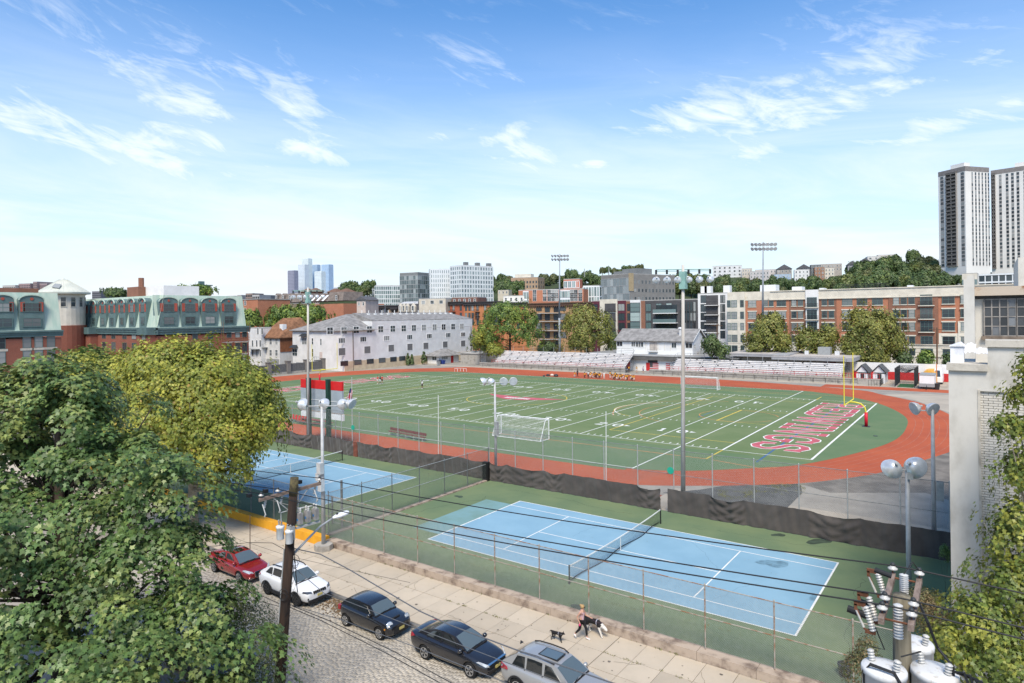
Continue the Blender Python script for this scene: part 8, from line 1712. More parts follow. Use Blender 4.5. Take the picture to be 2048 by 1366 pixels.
def figure(J,h=1.0,fingers=False):
 """one continuous body grown over a posed skeleton; J gives joint positions for a figure facing +x, metres"""
 n=['pelvis','waist','chest','neckbase','neck','head','crown','hipL','kneeL','ankL','toeL','hipR','kneeR','ankR','toeR','shL','elL','wrL','haL','shR','elR','wrR','haR','chin']
 idx={k:i for i,k in enumerate(n)};P=[J[k]for k in n]
 E_=[('pelvis','waist'),('waist','chest'),('chest','neckbase'),('neckbase','neck'),('neck','head'),('head','crown'),('head','chin'),('pelvis','hipL'),('hipL','kneeL'),('kneeL','ankL'),('ankL','toeL'),('pelvis','hipR'),('hipR','kneeR'),('kneeR','ankR'),('ankR','toeR'),('neckbase','shL'),('shL','elL'),('elL','wrL'),('wrL','haL'),('neckbase','shR'),('shR','elR'),('elR','wrR'),('wrR','haR')]
 rad={'pelvis':.125,'waist':.112,'chest':.135,'neckbase':.10,'neck':.052,'head':.088,'crown':.07,'hipL':.088,'kneeL':.058,'ankL':.038,'toeL':.032,'shL':.056,'elL':.040,'wrL':.027,'haL':.026,'chin':.05}
 R_=[rad.get(k)or rad[k[:-1]+'L']for k in n];E2=[(idx[a],idx[b])for a,b in E_]
 if fingers:
  for s in 'LR':
   w,hd=Vector(J['wr'+s]),Vector(J['ha'+s]);d=(hd-w).normalized();sdv=d.cross(Vector((1,0,0)));sdv=(sdv if sdv.length>.1 else Vector((0,1,0))).normalized()
   for q in range(4):
    a=hd+d*.02+sdv*(q-1.5)*.019;b=a+d*(.045-.005*abs(q-1.2))+Vector((.012,0,0));k=len(P);P+=[a,b];R_+=[.0095,.008];E2+=[(idx['ha'+s],k),(k,k+1)]
   a=w.lerp(hd,.5)+sdv*.03;k=len(P);P+=[a,a+sdv*.02+d*.035];R_+=[.011,.009];E2+=[(idx['wr'+s],k),(k,k+1)]
 return P,E2,R_,idx
def J_stand():return dict(pelvis=(0,0,.95),waist=(0,0,1.10),chest=(.01,0,1.28),neckbase=(.0,0,1.42),neck=(.01,0,1.50),head=(.03,0,1.62),crown=(.02,0,1.70),chin=(.085,0,1.565),hipL=(0,.09,.90),kneeL=(.03,.10,.50),ankL=(-.02,.11,.09),toeL=(.12,.12,.03),hipR=(0,-.09,.90),kneeR=(.03,-.10,.50),ankR=(-.02,-.11,.09),toeR=(.12,-.12,.03),shL=(0,.18,1.39),elL=(-.03,.23,1.12),wrL=(.08,.22,.90),haL=(.12,.21,.82),shR=(0,-.18,1.39),elR=(-.03,-.23,1.12),wrR=(.08,-.22,.90),haR=(.12,-.21,.82))
def cloth_part(name,J,names,edges,radii,m,parent,sub=1):
 me=skin(name,[J[k]for k in names],[(names.index(a),names.index(b))for a,b in edges],radii,0,sub,m);o=bpy.data.objects.new(name,me);COL.objects.link(o);o.parent=parent;return o
def person(label,J,top,bottom,skinm,hair,loc,rz,s=1.0,shorts=False,sleeves=True,group=None,shoes=None,detail=False,pants_to='ank',cat='person'):
 t=thing('person',label,cat,loc,rz,group);t.scale=(s,s,s)
 P,E2,R_,idx=figure(J,fingers=detail);o=bpy.data.objects.new('body',skin('body',P,E2,R_,0,1 if not detail else 2,skinm));COL.objects.link(o);o.parent=t
 nm=['waist','pelvis','chest','neckbase','shL','shR'];ed=[('waist','pelvis'),('waist','chest'),('chest','neckbase'),('neckbase','shL'),('neckbase','shR')];rd=[.128,.138,.152,.105,.066 if sleeves else .045,.066 if sleeves else .045]
 JJ=dict(J)
 if sleeves:
  for q in 'LR':JJ['sl'+q]=tuple(Vector(J['sh'+q]).lerp(Vector(J['el'+q]),.6));nm.append('sl'+q);ed.append(('sh'+q,'sl'+q));rd.append(.056)
 cloth_part('shirt',JJ,nm,ed,rd,top,t)
 nm=['pelvis','hipL','kneeL','hipR','kneeR'];ed=[('pelvis','hipL'),('hipL','kneeL'),('pelvis','hipR'),('hipR','kneeR')];rd=[.132,.098,.070 if not shorts else .085,.098,.070 if not shorts else .085]
 if shorts:
  for q in 'LR':JJ['kn'+q]=tuple(Vector(J['hip'+q]).lerp(Vector(J['knee'+q]),.85))
  nm[2],nm[4]='knL','knR';ed=[('pelvis','hipL'),('hipL','knL'),('pelvis','hipR'),('hipR','knR')]
 else:
  for q in 'LR':JJ['an'+q]=tuple(Vector(J['knee'+q]).lerp(Vector(J['ank'+q]),.88));nm.append('an'+q);ed.append(('knee'+q,'an'+q));rd.append(.047)
 cloth_part('shorts' if shorts else 'trousers',JJ,nm,ed,rd,bottom,t)
 if hair:
  h=Vector(J['head']);c=Vector(J['crown']);mb=MB();ax=(c-h).normalized();mb.lathe([(.088,-.03),(.103,.02),(.10,.07),(.07,.115),(.02,.132)],h-Vector((.018,0,0)),12,ax);o=obj('hair',mb,hair,t,True,(0,0,0))
 if shoes:
  for q in 'LR':mb=MB();a,b=Vector(J['ank'+q]),Vector(J['toe'+q]);mb.tube([a-(b-a)*.35-Vector((0,0,.045)),a.lerp(b,.3)-Vector((0,0,.02)),b+(b-a)*.25],[.045,.05,.034],8);obj('shoe',mb,shoes,t,True,(0,0,0))
 return t
m_wsh=mat('shoe_white',(.72,.70,.68),.6,.05,5)
J=J_stand();J.update(pelvis=(0,0,.93),hipL=(.02,.085,.89),kneeL=(.20,.09,.52),ankL=(.23,.09,.11),toeL=(.36,.095,.04),hipR=(-.01,-.085,.89),kneeR=(-.06,-.09,.50),ankR=(-.33,-.09,.22),toeR=(-.27,-.095,.09),waist=(.015,0,1.08),chest=(.035,0,1.24),neckbase=(.03,0,1.37),neck=(.045,0,1.44),head=(.085,.0,1.545),crown=(.06,0,1.62),chin=(.145,0,1.49),shL=(.03,.165,1.345),elL=(.12,.21,1.10),wrL=(.34,.22,1.05),haL=(.41,.22,1.03),shR=(.03,-.165,1.345),elR=(-.13,-.22,1.13),wrR=(-.01,-.24,.92),haR=(.03,-.235,.85))
wp=gp(1169,1280,-.3);wl_=(wp.x-.15,wp.y,-.30)
hairb=mat('blond_hair',(.42,.27,.12),.6,.1,20)
w=person('woman in pink sleeveless top and black leggings walking two dogs',J,mat('pink_top',(.60,.40,.44),.85,.06,8),mat('black_leggings',(.014,.014,.016),.8,.05,4),m_skin,hairb,wl_,R(4),1.0,sleeves=False,shoes=m_wsh,detail=True)
mb=MB();mb.lathe([(.01,-.05),(.045,-.03),(.05,.01),(.03,.045),(.01,.05)],(-.035,0,1.63),10);obj('hair_bun',mb,hairb,w,True,(0,0,0));mb=MB();mb.box(.165,.18,-.065,.065,1.545,1.58);obj('sunglasses',mb,f_dark,w,off=(0,0,0))
mb=MB();mb.lathe([(.01,-.06),(.045,-.04),(.05,.03),(.02,.06)],(.05,-.26,.80),10);solo('leash_reel',mb,mat('hot_pink',(.60,.05,.16),.6),'pink leash reel in the hand of the walking woman','leash reel',loc=(0,0,0)).location=wl_
def dog(label,loc,rz,s,m1,m2,spec):
 t=thing('dog',label,'dog',loc,rz);t.scale=(s,s,s)
 P=[(0,0,.58),(.22,0,.60),(.42,0,.58),(.52,0,.66 if spec else .50),(.62,0,.72 if spec else .44),(.76,0,.68 if spec else .36),(-.22,0,.58),(-.34,0,.60),(-.50,0,.66),(-.62,0,.60 if spec else .78),(.36,.10,.44),(.34,.10,.24),(.37,.10,.04),(.43,.10,.02),(.36,-.10,.44),(.44,-.10,.25),(.52,-.10,.05),(.57,-.10,.02),(-.27,.10,.46),(-.18,.11,.30),(-.32,.11,.18),(-.27,.11,.03),(-.21,.11,.02),(-.27,-.10,.46),(-.26,-.11,.28),(-.42,-.11,.20),(-.42,-.11,.03),(-.36,-.11,.02)]
 E_=[(0,1),(1,2),(2,3),(3,4),(4,5),(0,6),(6,7),(7,8),(8,9),(2,10),(10,11),(11,12),(12,13),(2,14),(14,15),(15,16),(16,17),(7,18),(18,19),(19,20),(20,21),(21,22),(7,23),(23,24),(24,25),(25,26),(26,27)]
 r_=[.13,.15,.145,.095,.095,.045,.12,.115,.04,.022,.07,.042,.032,.03,.07,.042,.032,.03,.085,.055,.035,.03,.028,.085,.055,.035,.03,.028]
 me=skin('body',P,E_,r_,0,2);me.materials.clear()
 for m_ in(m1,m2):me.materials.append(m_)
 if m2 is not m1:
  for p in me.polygons:
   c=p.center;p.material_index=1 if(c.z<.40 or c.x>.47 or(c.x>.33 and c.z<.47))and not(c.x>.66 and False)else 0
 o=bpy.data.objects.new('body',me);COL.objects.link(o);o.parent=t;hz=P[4]
 for sgn in(-1,1):mb=MB();mb.add([(hz[0]-.05,sgn*.05,hz[2]+.06),(hz[0]+.03,sgn*.06,hz[2]+.05),(hz[0]-.03,sgn*.12,hz[2]-.04 if not spec else hz[2]+.15),(hz[0]-.02,sgn*.05,hz[2]+.03)],[(0,1,2),(0,2,3),(1,3,2),(0,3,1)]);obj('ear',mb,m1,t,off=(0,0,0))
 mb=MB();mb.lathe([(.005,-.012),(.022,0),(.005,.012)],(P[5][0]+.042,0,P[5][2]+.015),8);obj('nose',mb,f_dark,t,off=(0,0,0))
 mb=MB();mb.lathe([(.155,-.02),(.158,0),(.155,.02)],(.25,0,.60),16,(1,0,.1),caps=False);mb.lathe([(.105,-.015),(.108,0),(.105,.015)],(.49,0,P[3][2]-.02),14,(.9,0,.35),caps=False);obj('harness',mb,mat('harness_grey',(.40,.40,.46),.7),t,off=(0,0,0))
 return t
fur_b,fur_w=mat('black_fur',(.016,.015,.016),.8,.2,14,bump=.4),mat('white_fur',(.66,.62,.56),.85,.12,10,bump=.4)
p=gp(1190,1250,-.3);dog('large black and white dog sniffing along the low wall',(p.x+.38,-4.66,-.30),R(-6),1.06,fur_b,fur_w,False)
p=gp(1113,1281,-.3);dog('small black dog trotting behind the woman',(p.x,p.y,-.30),R(0),.62,fur_b,fur_b,True)
def wire_path(a,b,sag,n=14):a,b=Vector(a),Vector(b);return[a.lerp(b,i/n)-Vector((0,0,4*sag*(i/n)*(1-i/n)))for i in range(n+1)]
mb=MB();mb.tube(wire_path((wl_[0]+.42,wl_[1]+.22,.73),(16.05,-4.66,.42),.12),.008,4);solo('leash',mb,mat('leash_dark',(.08,.03,.05),.7),'thin leash from the woman to the large dog','leash',loc=(15.6,-5,.4))
J=J_stand();J.update(kneeL=(.12,.10,.52),ankL=(.10,.11,.10),toeL=(.24,.12,.04),kneeR=(-.04,-.10,.50),ankR=(-.22,-.11,.14),toeR=(-.10,-.12,.05));p=gp(1886,1049)
pm=person('man in navy numbered jersey and grey shorts walking by the warehouse',J,mat('navy_jersey',(.025,.045,.075),.8,.1,5),mat('grey_shorts',(.34,.35,.37),.8,.1,5),m_skind,f_dark,(29.35,p.y,0),R(100),1.02,shorts=True,shoes=m_wsh)
L7=Lines(0);lettering(L7,'17',(0,0),(.2,0),(0,.2),.16);mb=MB()
for(a,b,c)in L7.mb.v:mb.v.append((-.16,.10-a,1.20+b))
mb.f=L7.mb.f;mb.m=[0]*len(mb.f);obj('shirt_number',mb,m_wsh,pm,off=(0,0,0))
jy,jw,jr,jd=mat('jersey_gold',(.72,.33,.02),.8,.08,4),mat('jersey_white',(.72,.72,.72),.8,.06,4),mat('jersey_red',(.55,.03,.02),.8,.08,4),mat('jersey_dark',(.03,.03,.04),.8,.08,4);pw,pd=mat('pants_white',(.62,.55,.50),.8,.1,4),mat('pants_dark',(.05,.04,.045),.8,.1,4)
JK=J_stand();JK.update({k:(v[0],v[1],v[2]-.42)for k,v in JK.items()});JK.update(kneeL=(.28,.12,.46),ankL=(.22,.12,.09),toeL=(.36,.12,.03),kneeR=(.05,-.11,.09),ankR=(-.34,-.11,.09),toeR=(-.45,-.11,.03),wrL=(.24,.15,.60),haL=(.28,.12,.58))
JB=J_stand();JB.update(waist=(.10,0,1.06),chest=(.28,0,1.16),neckbase=(.40,0,1.22),neck=(.47,0,1.25),head=(.58,0,1.28),crown=(.64,0,1.34),chin=(.62,0,1.20),shL=(.36,.17,1.20),shR=(.36,-.17,1.20),elL=(.40,.2,.93),elR=(.40,-.2,.93),wrL=(.34,.17,.72),haL=(.32,.16,.66),wrR=(.34,-.17,.72),haR=(.32,-.16,.66),kneeL=(.16,.11,.52),kneeR=(.16,-.11,.52),pelvis=(-.06,0,.90),hipL=(-.05,.09,.86),hipR=(-.05,-.09,.86))
def c9(x):return 1130+x/11.378
def v9(y):return 715+y/11.378
pl=[(225,448,'K',jy,pw,m_skind,'left most pair'),(285,440,'S',jd,pd,m_skind,'left most pair'),(450,462,'K',jy,pd,m_skind,''),(530,482,'S',jw,pd,m_skind,'coach'),(580,462,'K',jy,pw,m_skin,''),(615,455,'B',jy,pw,m_skind,''),(655,470,'K',jy,pw,m_skind,''),(690,468,'K',jy,pd,m_skin,''),(725,472,'B',jy,pd,m_skind,''),(755,470,'K',jy,pw,m_skind,''),(785,478,'K',jy,pd,m_skind,''),(825,475,'B',jy,pw,m_skin,''),(890,500,'S',jw,pw,m_skin,'hood'),(1030,485,'S',jy,pw,m_skind,'tall'),(1085,500,'B',jy,pw,m_skind,''),(1120,505,'K',jy,pd,m_skin,''),(1145,500,'S',jy,pd,m_skind,''),(1180,508,'K',jy,pw,m_skind,''),(1210,500,'B',jy,pw,m_skind,''),(1245,505,'K',jy,pd,m_skin,''),(1275,508,'K',jy,pw,m_skind,''),(1330,512,'B',jy,pw,m_skind,''),(1385,515,'K',jy,pw,m_skind,''),(1420,512,'K',jy,pd,m_skind,''),(1500,522,'B',jy,pw,m_skind,''),(1530,525,'K',jy,pd,m_skin,''),(1570,522,'K',jy,pw,m_skind,'')]
base={};rp_=random.Random(3)
for x,y,pose,top,bot,sk,note in pl:
 c=gp(c9(x),v9(y));rz=R(rp_.uniform(-140,-60));key=(pose,top.name,bot.name,sk.name)
 pos={'K':'kneeling','S':'standing','B':'bending forward'}[pose];colr_={jy.name:'gold jersey',jw.name:'white shirt',jd.name:'dark shirt'}[top.name]
 lab={'coach':'coach in white shirt and dark trousers standing among kneeling players','hood':'person all in white standing between two groups of gold players','tall':'player in gold standing upright at the start of the right group',}.get(note,'football player in %s %s on the far side line, %s'%(colr_,pos,('dark pants' if bot is pd else 'pale pants')+(', light skinned' if sk is m_skin else '')))
 if x==285:lab='person in dark shirt standing beside the leftmost gold player'
 if x==225:lab='leftmost gold player kneeling apart from the others'
 if x==1145:lab='player in gold jersey and dark pants standing in the middle of the right group'
 if key not in base:base[key]=person(lab,{'K':JK,'S':J_stand(),'B':JB}[pose],top,bot,sk,f_dark,tuple(c),rz,1.05,group='football players lined up beyond the turf',shoes=None);o=base[key]
 else:o=copy_tree(base[key]);o.location=c;o.rotation_euler=(0,0,rz);tag(o,lab,'person','football players lined up beyond the turf')
for u,v,top,bot,sk,lab in((755.5,767.5,jr,jw,m_skin,'player in red at the left of a trio on the far turf'),(760.5,768,jd,jw,m_skind,'player in black in the middle of a trio on the far turf'),(764.5,767,jr,jd,m_skin,'player in red at the right of a trio on the far turf'),(844.5,777.5,jw,pd,m_skind,'lone person in white shirt and dark shorts on the turf'),(1258,741.5,jy,pd,m_skind,'spectator in yellow by the dark gate of the stands'),(1273.5,741,mat('jersey_orange',(.5,.3,.08),.8),pw,m_skin,'spectator in orange by the gap in the stands'),(1286.5,740.5,mat('jersey_lilac',(.50,.45,.55),.8),mat('shorts_purple',(.10,.06,.16),.8),m_skin,'spectator in pale lilac shirt by the red door')):
 c=gp(u,v)if v>745 else atY(u,v,119.5);z0_=0 if v>745 else .25
 person(lab,J_stand(),top,bot,sk,f_dark,(c.x,c.y,0),R(-90),1.04,shorts=True,shoes=m_wsh if v<790 and v>750 else None)
 # ------------------------------------------------------------------ UTILITY POLES AND WIRES
m_creo=mat('creosote_pole',(.050,.030,.020),.9,.0,1.6,col2=(.022,.015,.012),stretch=(3,3,.3),bump=.5,bscale=9);m_grey_pole=mat('grey_timber',(.20,.175,.125),.9,.0,2.0,col2=(.11,.095,.065),stretch=(4,4,.35),bump=.5,bscale=9);m_arm=mat('old_crossarm',(.23,.175,.145),.9,.0,3,col2=(.13,.095,.075),stretch=(4,1,4),bump=.4,bscale=12)
m_porc=mat('porcelain',(.50,.49,.46),.3,.06,8,spec=.6);m_can=mat('can_grey',(.60,.605,.60),.45,.0,2.5,col2=(.43,.40,.35),lo=.5,hi=.72,spec=.4,stretch=(2.5,2.5,.5));m_cap=mat('cap_bank_grey',(.30,.29,.28),.5,.15,4);m_rustm=mat('rusty_iron',(.20,.085,.045),.85,.2,8,metal=.3);m_cable=mat('black_cable',(.014,.015,.017),.6,.05,3);m_cableg=mat('grey_cable',(.10,.105,.115),.55,.1,5)
def pin(parent,p,m=m_porc,h=.16):
 p=Vector(p);mb=MB();mb.cyl(p,p+Vector((0,0,h*.5)),.014,n=6);o=obj('pin',mb,m_rustm,parent);mb=MB();mb.lathe([(.035,.06),(.09,.08),(.095,.11),(.06,.125),(.055,.14),(.04,.165)],p,14);obj('insulator',mb,m,o,True,ORG[parent.name]);mb=MB();mb.lathe([(.045,.15),(.05,.19),(.03,.22)],p,10);obj('insulator_cap',mb,f_dark,o,True,ORG[parent.name])
def ribbed(parent,a,b,r,n,name='cutout',m=m_porc):
 a,b=Vector(a),Vector(b);d=b-a;L_=d.length;pr=[(r*.5,0)]
 for i in range(n):z=L_*(i+.15)/n;pr+=[(r*.62,z),(r,z+L_/n*.25),(r,z+L_/n*.45),(r*.62,z+L_/n*.72)]
 pr+=[(r*.5,L_)];mb=MB();mb.lathe(pr,a,12,d.normalized());return obj(name,mb,m,parent,True)
top,bot=atD(589,955,25),atD(553,1455,25);bot.z=-.5;up_=(top-bot)
u1=thing('utility_pole','dark leaning wooden utility pole with crossarm, capacitor cans and street lamp','utility pole',tuple(bot));mb=MB();mb.tube([bot,bot.lerp(top,.5),top],[.215,.185,.155],14);obj('pole',mb,m_creo,u1,True)
mb=MB();mb.tube([bot.lerp(top,.93),top+up_.normalized()*.004],[.166,.158],14);obj('mossy_top',mb,mat('mossy_wood',(.12,.10,.045),.95,.0,8,col2=(.055,.045,.03)),u1,True)
mb=MB();mb.tube([bot+Vector((-.12,-.17,.2)),bot.lerp(top,.72)+Vector((-.10,-.165,0))],.025,6);obj('conduit',mb,m_galv,u1)
A0=bot.lerp(top,.955)+Vector((-.17,0,0));ay=Vector((.28,1.18,.10));ac=A0+Vector((0,0,-.12));mb=MB()
e1,e2=ac-ay,ac+ay;mb.slab(e1+Vector((-.05,0,-.06)),e2+Vector((-.05,0,-.06)),e2+Vector((-.05,0,.06)),e1+Vector((-.05,0,.06)),.1);obj('crossarm',mb,m_arm,u1)
mb=MB();mb.tube([ac-ay*.62,bot.lerp(top,.86)],.018,5);mb.tube([ac+ay*.62,bot.lerp(top,.86)],.018,5);obj('arm_brace',mb,m_galv,u1)
P1=[ac-ay*.94+Vector((0,0,.06)),ac-ay*.42+Vector((0,0,.06)),ac+ay*.95+Vector((0,0,.06))]
for p in P1:pin(u1,p)
for f in(-.72,-.2,.9):q=ac+ay*f+Vector((-.12,-.02,-.05));ribbed(u1,q,q+Vector((-.04,-.06,-.36)),.055,6)
for f in(-.95,-.5,.72):q=ac+ay*f+Vector((.1,0,-.16));mb=MB();mb.tube([q,q+Vector((.16,.02,-.36))],.02,6);mb.tube([q+Vector((.16,.02,-.36)),q+Vector((.10,.02,-.45))],.03,6);obj('fuse_tube',mb,m_porc,u1)
for f in(-1.05,-.55,.55):q=ac+ay*f+Vector((-.38,-.1,.16));mb=MB();mb.cbox(q,(.17,.14,.13));obj('connector_box',mb,m_cable,u1)
zc=lambda f:bot.lerp(top,f)
cq=zc(.845);mb=MB();mb.slab(cq+Vector((.05,.12,-.42)),cq+Vector((.42,.95,-.30)),cq+Vector((.52,.92,-.30)),cq+Vector((.15,.09,-.42)),.07);obj('bank_bracket',mb,m_galv,u1)
for i in range(3):
 q=cq+Vector((.14+i*.13,.24+i*.27,-.30+i*.04));mb=MB();mb.cbox(q+Vector((0,0,.20)),(.26,.16,.42));o=obj('capacitor_can',mb,m_cap,u1);mb=MB();mb.cbox(q+Vector((-.01,-.084,.16)),(.09,.008,.08));obj('blue_label',mb,mat('label_blue',(.05,.18,.40),.6),o,off=ORG[u1.name])
 for dx in(-.07,.07):ribbed(o,q+Vector((dx,0,.41)),q+Vector((dx,0,.60)),.045,3,'bushing');
 for c_ in o.children:
  pass
for dx,dy,dz_ in((-.12,-.44,-.62),(.12,-.22,-.80)):
 q=zc(.86)+Vector((dx,dy,dz_));mb=MB();mb.lathe([(.13,-.28),(.14,-.26),(.14,.12),(.16,.14),(.16,.22),(.10,.25)],q,16);o=obj('switch_can',mb,m_can,u1,True)
 for k in(-.07,.07):ribbed(u1,q+Vector((k,0,.24)),q+Vector((k*1.3,0,.44)),.04,3,'bushing',m_cap)
mb=MB();q=zc(.80);mb.cbox(q+Vector((.16,-.12,-.12)),(.24,.22,.5));obj('control_cabinet',mb,m_galv,u1)
mb=MB();a=zc(.865);mb.tube([a+Vector((-.2,-.35,-.3)),a+Vector((-.2,-.35,.02)),a+Vector((-.05,.1,.06)),a+Vector((.3,.75,.10))],.02,6);obj('bus_pipe',mb,m_pole,u1)
lb=zc(.685);mb=MB();le=lb+Vector((.05,2.05,.98));mb.tube([lb+Vector((.0,.1,0)),lb+Vector((.02,.75,.40)),lb+Vector((.03,1.45,.80)),le],[.05,.045,.04,.035],8);obj('lamp_arm',mb,m_pole,u1,True)
d=Vector((.10,.97,.10));mb=MB();sd_=Vector((.97,-.10,0));pr=[(0,.05,.04),(.12,.09,.07),(.3,.145,.085),(.55,.155,.085),(.72,.12,.07),(.78,.05,.04)]
for x,w_,h_ in pr:
 c=le+d*x;mb.v+=[tuple(c-sd_*w_-Vector((0,0,h_*.55))),tuple(c+sd_*w_-Vector((0,0,h_*.55))),tuple(c+sd_*w_+Vector((0,0,h_*.2))),tuple(c+sd_*w_*.6+Vector((0,0,h_))),tuple(c-sd_*w_*.6+Vector((0,0,h_))),tuple(c-sd_*w_+Vector((0,0,h_*.2)))]
for i in range(5):
 for j in range(6):a,b=i*6+j,i*6+(j+1)%6;mb.f.append((a,b,b+6,a+6));mb.m.append(0)
mb.f+=[(5,4,3,2,1,0),tuple(range(30,36))];mb.m+=[0,0];o=obj('lamp_head',mb,mat('lamp_head_white',(.76,.77,.79),.35,.04,4),u1,True);mb=MB();c=le+d*.22;mb.cyl(c+Vector((0,0,.07)),c+Vector((0,0,.15)),.045,n=10);obj('photo_cell',mb,f_dark,o,off=ORG[u1.name])
mb=MB()
for cz,r_,ph in((.67,.22,0),(.655,.17,.8),(.55,.2,.3),(.54,.15,1.2)):
 c=zc(cz)+Vector((.12,-.22 if cz<.6 else .18,0));mb.tube([c+Vector((r_*math.cos(a)*.7,r_*math.cos(a)*.5,r_*math.sin(a)))for a in[ph+6.4*i/16 for i in range(17)]],.011,4)
for k in range(7):f0=.83-k*.04;a,b=zc(f0)+Vector((.18,-.1+.06*k,0)),zc(f0-.17)+Vector((.17,.16-.05*k,0));mb.tube([a,a.lerp(b,.4)+Vector((.22,-.12+.05*k,-.1)),b],.011,4)
obj('hanging_cable',mb,m_cable,u1)
tp=atD(1803,1190,13.0);bt=Vector((tp.x-.02,tp.y,-.5));u2=thing('utility_pole','grey wooden utility pole with double crossarms and three white transformers','utility pole',tuple(bt));mb=MB();mb.tube([bt,bt.lerp(tp,.5),tp],[.215,.19,.155],16);obj('pole',mb,m_grey_pole,u2,True)
arms=[]
for dx in(-.24,.24):
 c=tp+Vector((dx,-.05,-.02));a,b=c+Vector((0,-1.0,-.16)),c+Vector((0,1.0,.06));mb=MB();mb.slab(a+Vector((-.05,0,-.06)),b+Vector((-.05,0,-.06)),b+Vector((-.05,0,.06)),a+Vector((-.05,0,.06)),.1);obj('crossarm',mb,m_arm,u2);arms.append((a,b))
mb=MB()
for f in(.06,.93):mb.cyl(arms[0][0].lerp(arms[0][1],f),arms[1][0].lerp(arms[1][1],f),.022,n=6)
obj('arm_bolt',mb,m_rustm,u2)
P2=[]
for f in(.10,.30,.97):
 q=[a.lerp(b,f)+Vector((0,0,.06))for a,b in arms];P2.append(q)
 for p in q:pin(u2,p)
for f,dx in((.12,-.42),(.32,-.42),(.86,-.36)):
 a,b=arms[0];q=a.lerp(b,f)+Vector((dx*.5,0,.10));o=ribbed(u2,q+Vector((.05,0,-.46)),q+Vector((-.08,0,0)),.062,9);mb=MB();mb.cbox(q+Vector((-.18,0,.02)),(.2,.05,.08));mb.cbox(q+Vector((-.25,0,-.05)),(.05,.05,.12));mb.cyl(q+Vector((-.24,0,-.08)),q+Vector((-.10,0,-.46)),.02,n=6);mb.cbox(q+Vector((0,0,-.48)),(.18,.06,.07));obj('cutout_bracket',mb,m_rustm,o,off=ORG[u2.name]);mb=MB();mb.cyl(q+Vector((-.245,0,-.10)),q+Vector((-.115,0,-.42)),.024,n=8);obj('fuse_tube',mb,m_porc,o,off=ORG[u2.name])
for x,y,z0,z1 in((.0,-.62,-.62,.05),(-.0,.48,-.22,.26)):ribbed(u2,tp+Vector((x,y,z0)),tp+Vector((x,y,z1)),.085,12,'arrester',mat('arrester_grey',(.50,.50,.49),.4,.05,6))
for lab,u,v,D,r_ in(('left',1768,1336,12.55,.385),('right',1869,1342,12.6,.395),('rear',1828,1285,13.75,.36)):
 c=atD(u,v,D);mb=MB();mb.lathe([(r_*.95,-1.1),(r_*.97,-1.05),(r_*.97,-.10),(r_*1.03,-.09),(r_*1.03,-.01),(r_*.98,.02),(r_*.6,.045),(.02,.055)],c,32);o=obj('transformer',mb,m_can,u2,True)
 for k in(-1,1):q=c+Vector((k*r_*.55,-k*r_*.25,.04));ribbed(u2,q,q+Vector((k*.03,0,.22)),.065,4,'bushing')
 mb=MB();mb.cyl(c+Vector((0,-r_*.97,-.35)),c+Vector((0,-r_*1.12,-.35)),.06,n=10);mb.cbox(c.lerp(Vector((tp.x,tp.y,c.z)),.55)+Vector((0,0,-.35)),(.12,.12,.4));obj('tank_fitting',mb,m_galv,o,off=ORG[u2.name])
mb=MB();cL,cR=atD(1768,1336,12.55),atD(1869,1342,12.6)
mb.tube([cL+Vector((-.3,-.2,-.5)),cL+Vector((-.32,-.2,-.05)),cL+Vector((-.2,-.25,.12)),cL+Vector((.2,-.3,.10)),cL+Vector((.55,-.35,-.45))],.03,6)
mb.tube([arms[1][0].lerp(arms[1][1],.62),tp+Vector((.45,-.2,-.35)),cR+Vector((.05,.1,.42)),cR+Vector((.30,-.05,.20)),cR+Vector((.32,-.1,-.4))],.028,6)
for k in range(4):mb.tube([cR+Vector((.30+.06*k,-.1,.12)),cR+Vector((.48+.09*k,-.2,.20-.03*k)),cR+Vector((.58+.07*k,-.25,-.1)),cR+Vector((.46+.04*k,-.3,-.6))],.026,6)
mb.tube([cL+Vector((.28,.0,.3)),cL+Vector((.6,.1,.45)),cR+Vector((-.25,0,.30))],.014,5);mb.tube([tp+Vector((-.4,-.6,-.5)),tp+Vector((-.25,-.5,-.95)),cL+Vector((-.2,.1,.3))],.013,5);mb.tube([tp+Vector((0,.48,.26)),tp+Vector((.15,.6,.5)),P2[2][1]+Vector((0,0,.15))],.012,5)
obj('jumper_cable',mb,m_cable,u2)
for f,(px,pyv,ln)in zip((0,1,2),((1714,1224,.34),(1735,1210,.3),(1766,1146,.3))):c=atD(px,pyv,13.1);mb=MB();mb.tube([c-Vector((ln*.5,0,-.03)),c+Vector((ln*.5,0,-.03))],.07 if f<2 else .05,10);obj('splice_cover',mb,m_cable,u2)
def wire(label,pts,r,m=m_cable,group='overhead wires',sagn=0):mb=MB();mb.tube(pts,r,5);solo('overhead_wire',mb,m,label,'wire',group,tuple(Vector(pts[len(pts)//2])))
for i,nm in enumerate(('nearest','middle','farthest')):
 a=P1[i]+Vector((0,0,.16));b,b2=P2[i][0]+Vector((0,0,.16)),P2[i][1]+Vector((0,0,.16));e=b2+Vector((24,(P2[i][1]-P2[i][0]).y,.2));l=a+Vector((-32,-.3,-.3))
 pts=wire_path(l,a,.5,12)+wire_path(a,b,.16,16)[1:]+[b2]+wire_path(b2,e,.3,10)[1:];wire('black overhead line along both pole tops, %s of the three'%nm,pts,.0165)
def pxwire(label,pix,r,m=m_cable,Y=-17.1,ext=True):
 pts=[atY(u,v,Y)for u,v in pix]
 if ext:d=(pts[-1]-pts[-2]).normalized();pts.append(pts[-1]+d*4+Vector((0,0,.3)))
 wire(label,pts,r,m)
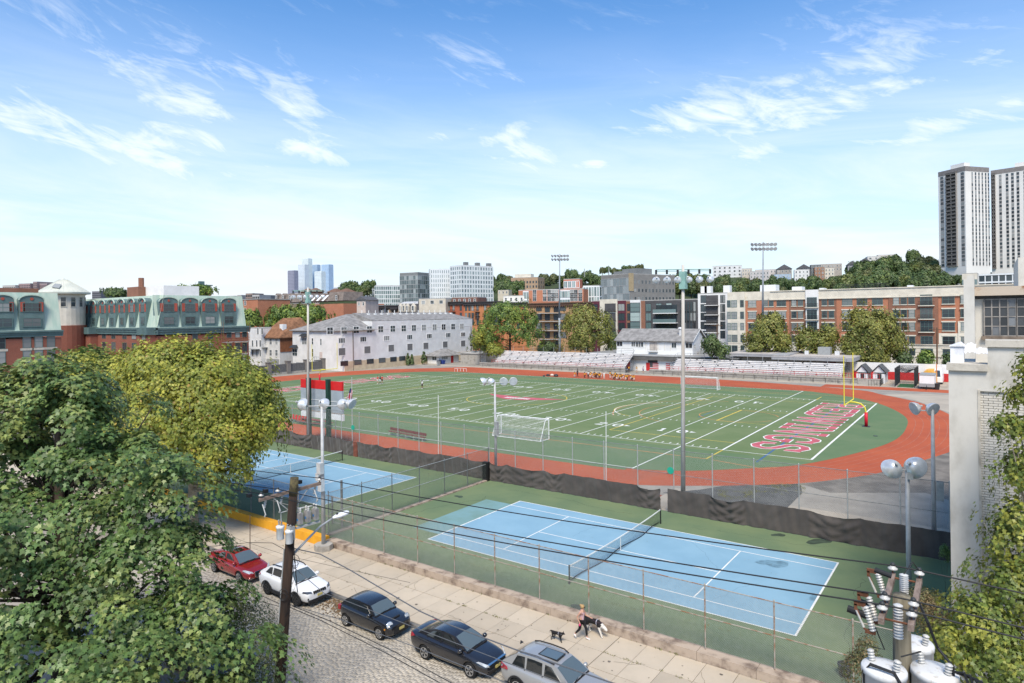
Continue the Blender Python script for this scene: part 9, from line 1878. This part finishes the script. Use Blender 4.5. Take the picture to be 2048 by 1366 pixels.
pxwire('thick twisted service cable sloping across the pavement to the bottom edge',[(588,1097),(640,1108),(700,1140),(839,1222),(900,1250),(1028,1298),(1155,1342),(1225,1366)],.021,m_cableg)
pxwire('cable crossing above the black hatchback roof',[(582,1130),(649,1187),(693,1202),(822,1252),(1000,1320),(1120,1366)],.013,m_cableg);pxwire('pale cable passing in front of the car wheels',[(575,1208),(681,1239),(828,1293),(998,1360),(1040,1378)],.013,m_cableg)
pxwire('left of two low cables over the cobbles',[(578,1214),(640,1240),(770,1305),(880,1366)],.014);pxwire('right of two low cables over the cobbles',[(585,1212),(660,1242),(790,1304),(903,1366)],.014)
pxwire('cable running left from the leaning pole through the maple',[(576,1215),(520,1190),(470,1178),(300,1168)],.012);pxwire('thin drop wire running left over the pavement',[(580,1105),(545,1086),(500,1085),(430,1092),(300,1100)],.011,Y=-16.8);pxwire('lower cable running left from the leaning pole',[(576,1218),(530,1205),(470,1196),(300,1185)],.011)
pxwire('thin long drop wire crossing the slabs',[(420,1050),(480,1080),(580,1113),(700,1140),(820,1165)],.007,Y=-14,ext=False)
for u0,v0,u1_,v1,Y,lab in((1818,735,1806,652,152,'dark leaning wooden pole in front of the cream base'),(1874,742,1874,655,150,'brown wooden pole with a crossarm left of the warehouse'),(1435,715,1434,648,158,'thin wooden pole left of the cream bay')):
 a,b=atY(u0,v0,Y),atY(u1_,v1,Y);t=thing('utility_pole',lab,'utility pole',(a.x,Y,-.3));mb=MB();mb.cyl((a.x,Y,-.3),b,.2,.14,8);obj('pole',mb,mat('brown_pole',(.14,.085,.055),.9,.1,1),t);mb=MB();mb.cyl(b+Vector((-1.6,0,-.5)),b+Vector((1.6,0,-.5)),.07,n=5);obj('crossarm',mb,mat('brown_pole',(.14,.085,.055)),t)
for k,(va,vb)in enumerate(((690,700),(697,708),(705,716))):wire('thin street wire in front of the brick and cream building, %s'%('upper','middle','lower')[k],wire_path(atY(1400,va-6,156),atY(1874,vb-12,152),.6,12)+[atY(1930,vb-14,152)],.035,group='street wires beyond the field')
c=gp(1690,1366,-.3);mb=MB();mb.lathe([(.20,0),(.26,.75),(.29,.76),(.29,.80),(.25,.80),(.22,.2)],(c.x,c.y,-.3),18);solo('litter_tub',mb,mat('tub_navy',(.012,.014,.022),.5),'dark blue open tub at the bottom edge near the transformers','tub',loc=(c.x,c.y,-.3),smooth=True)
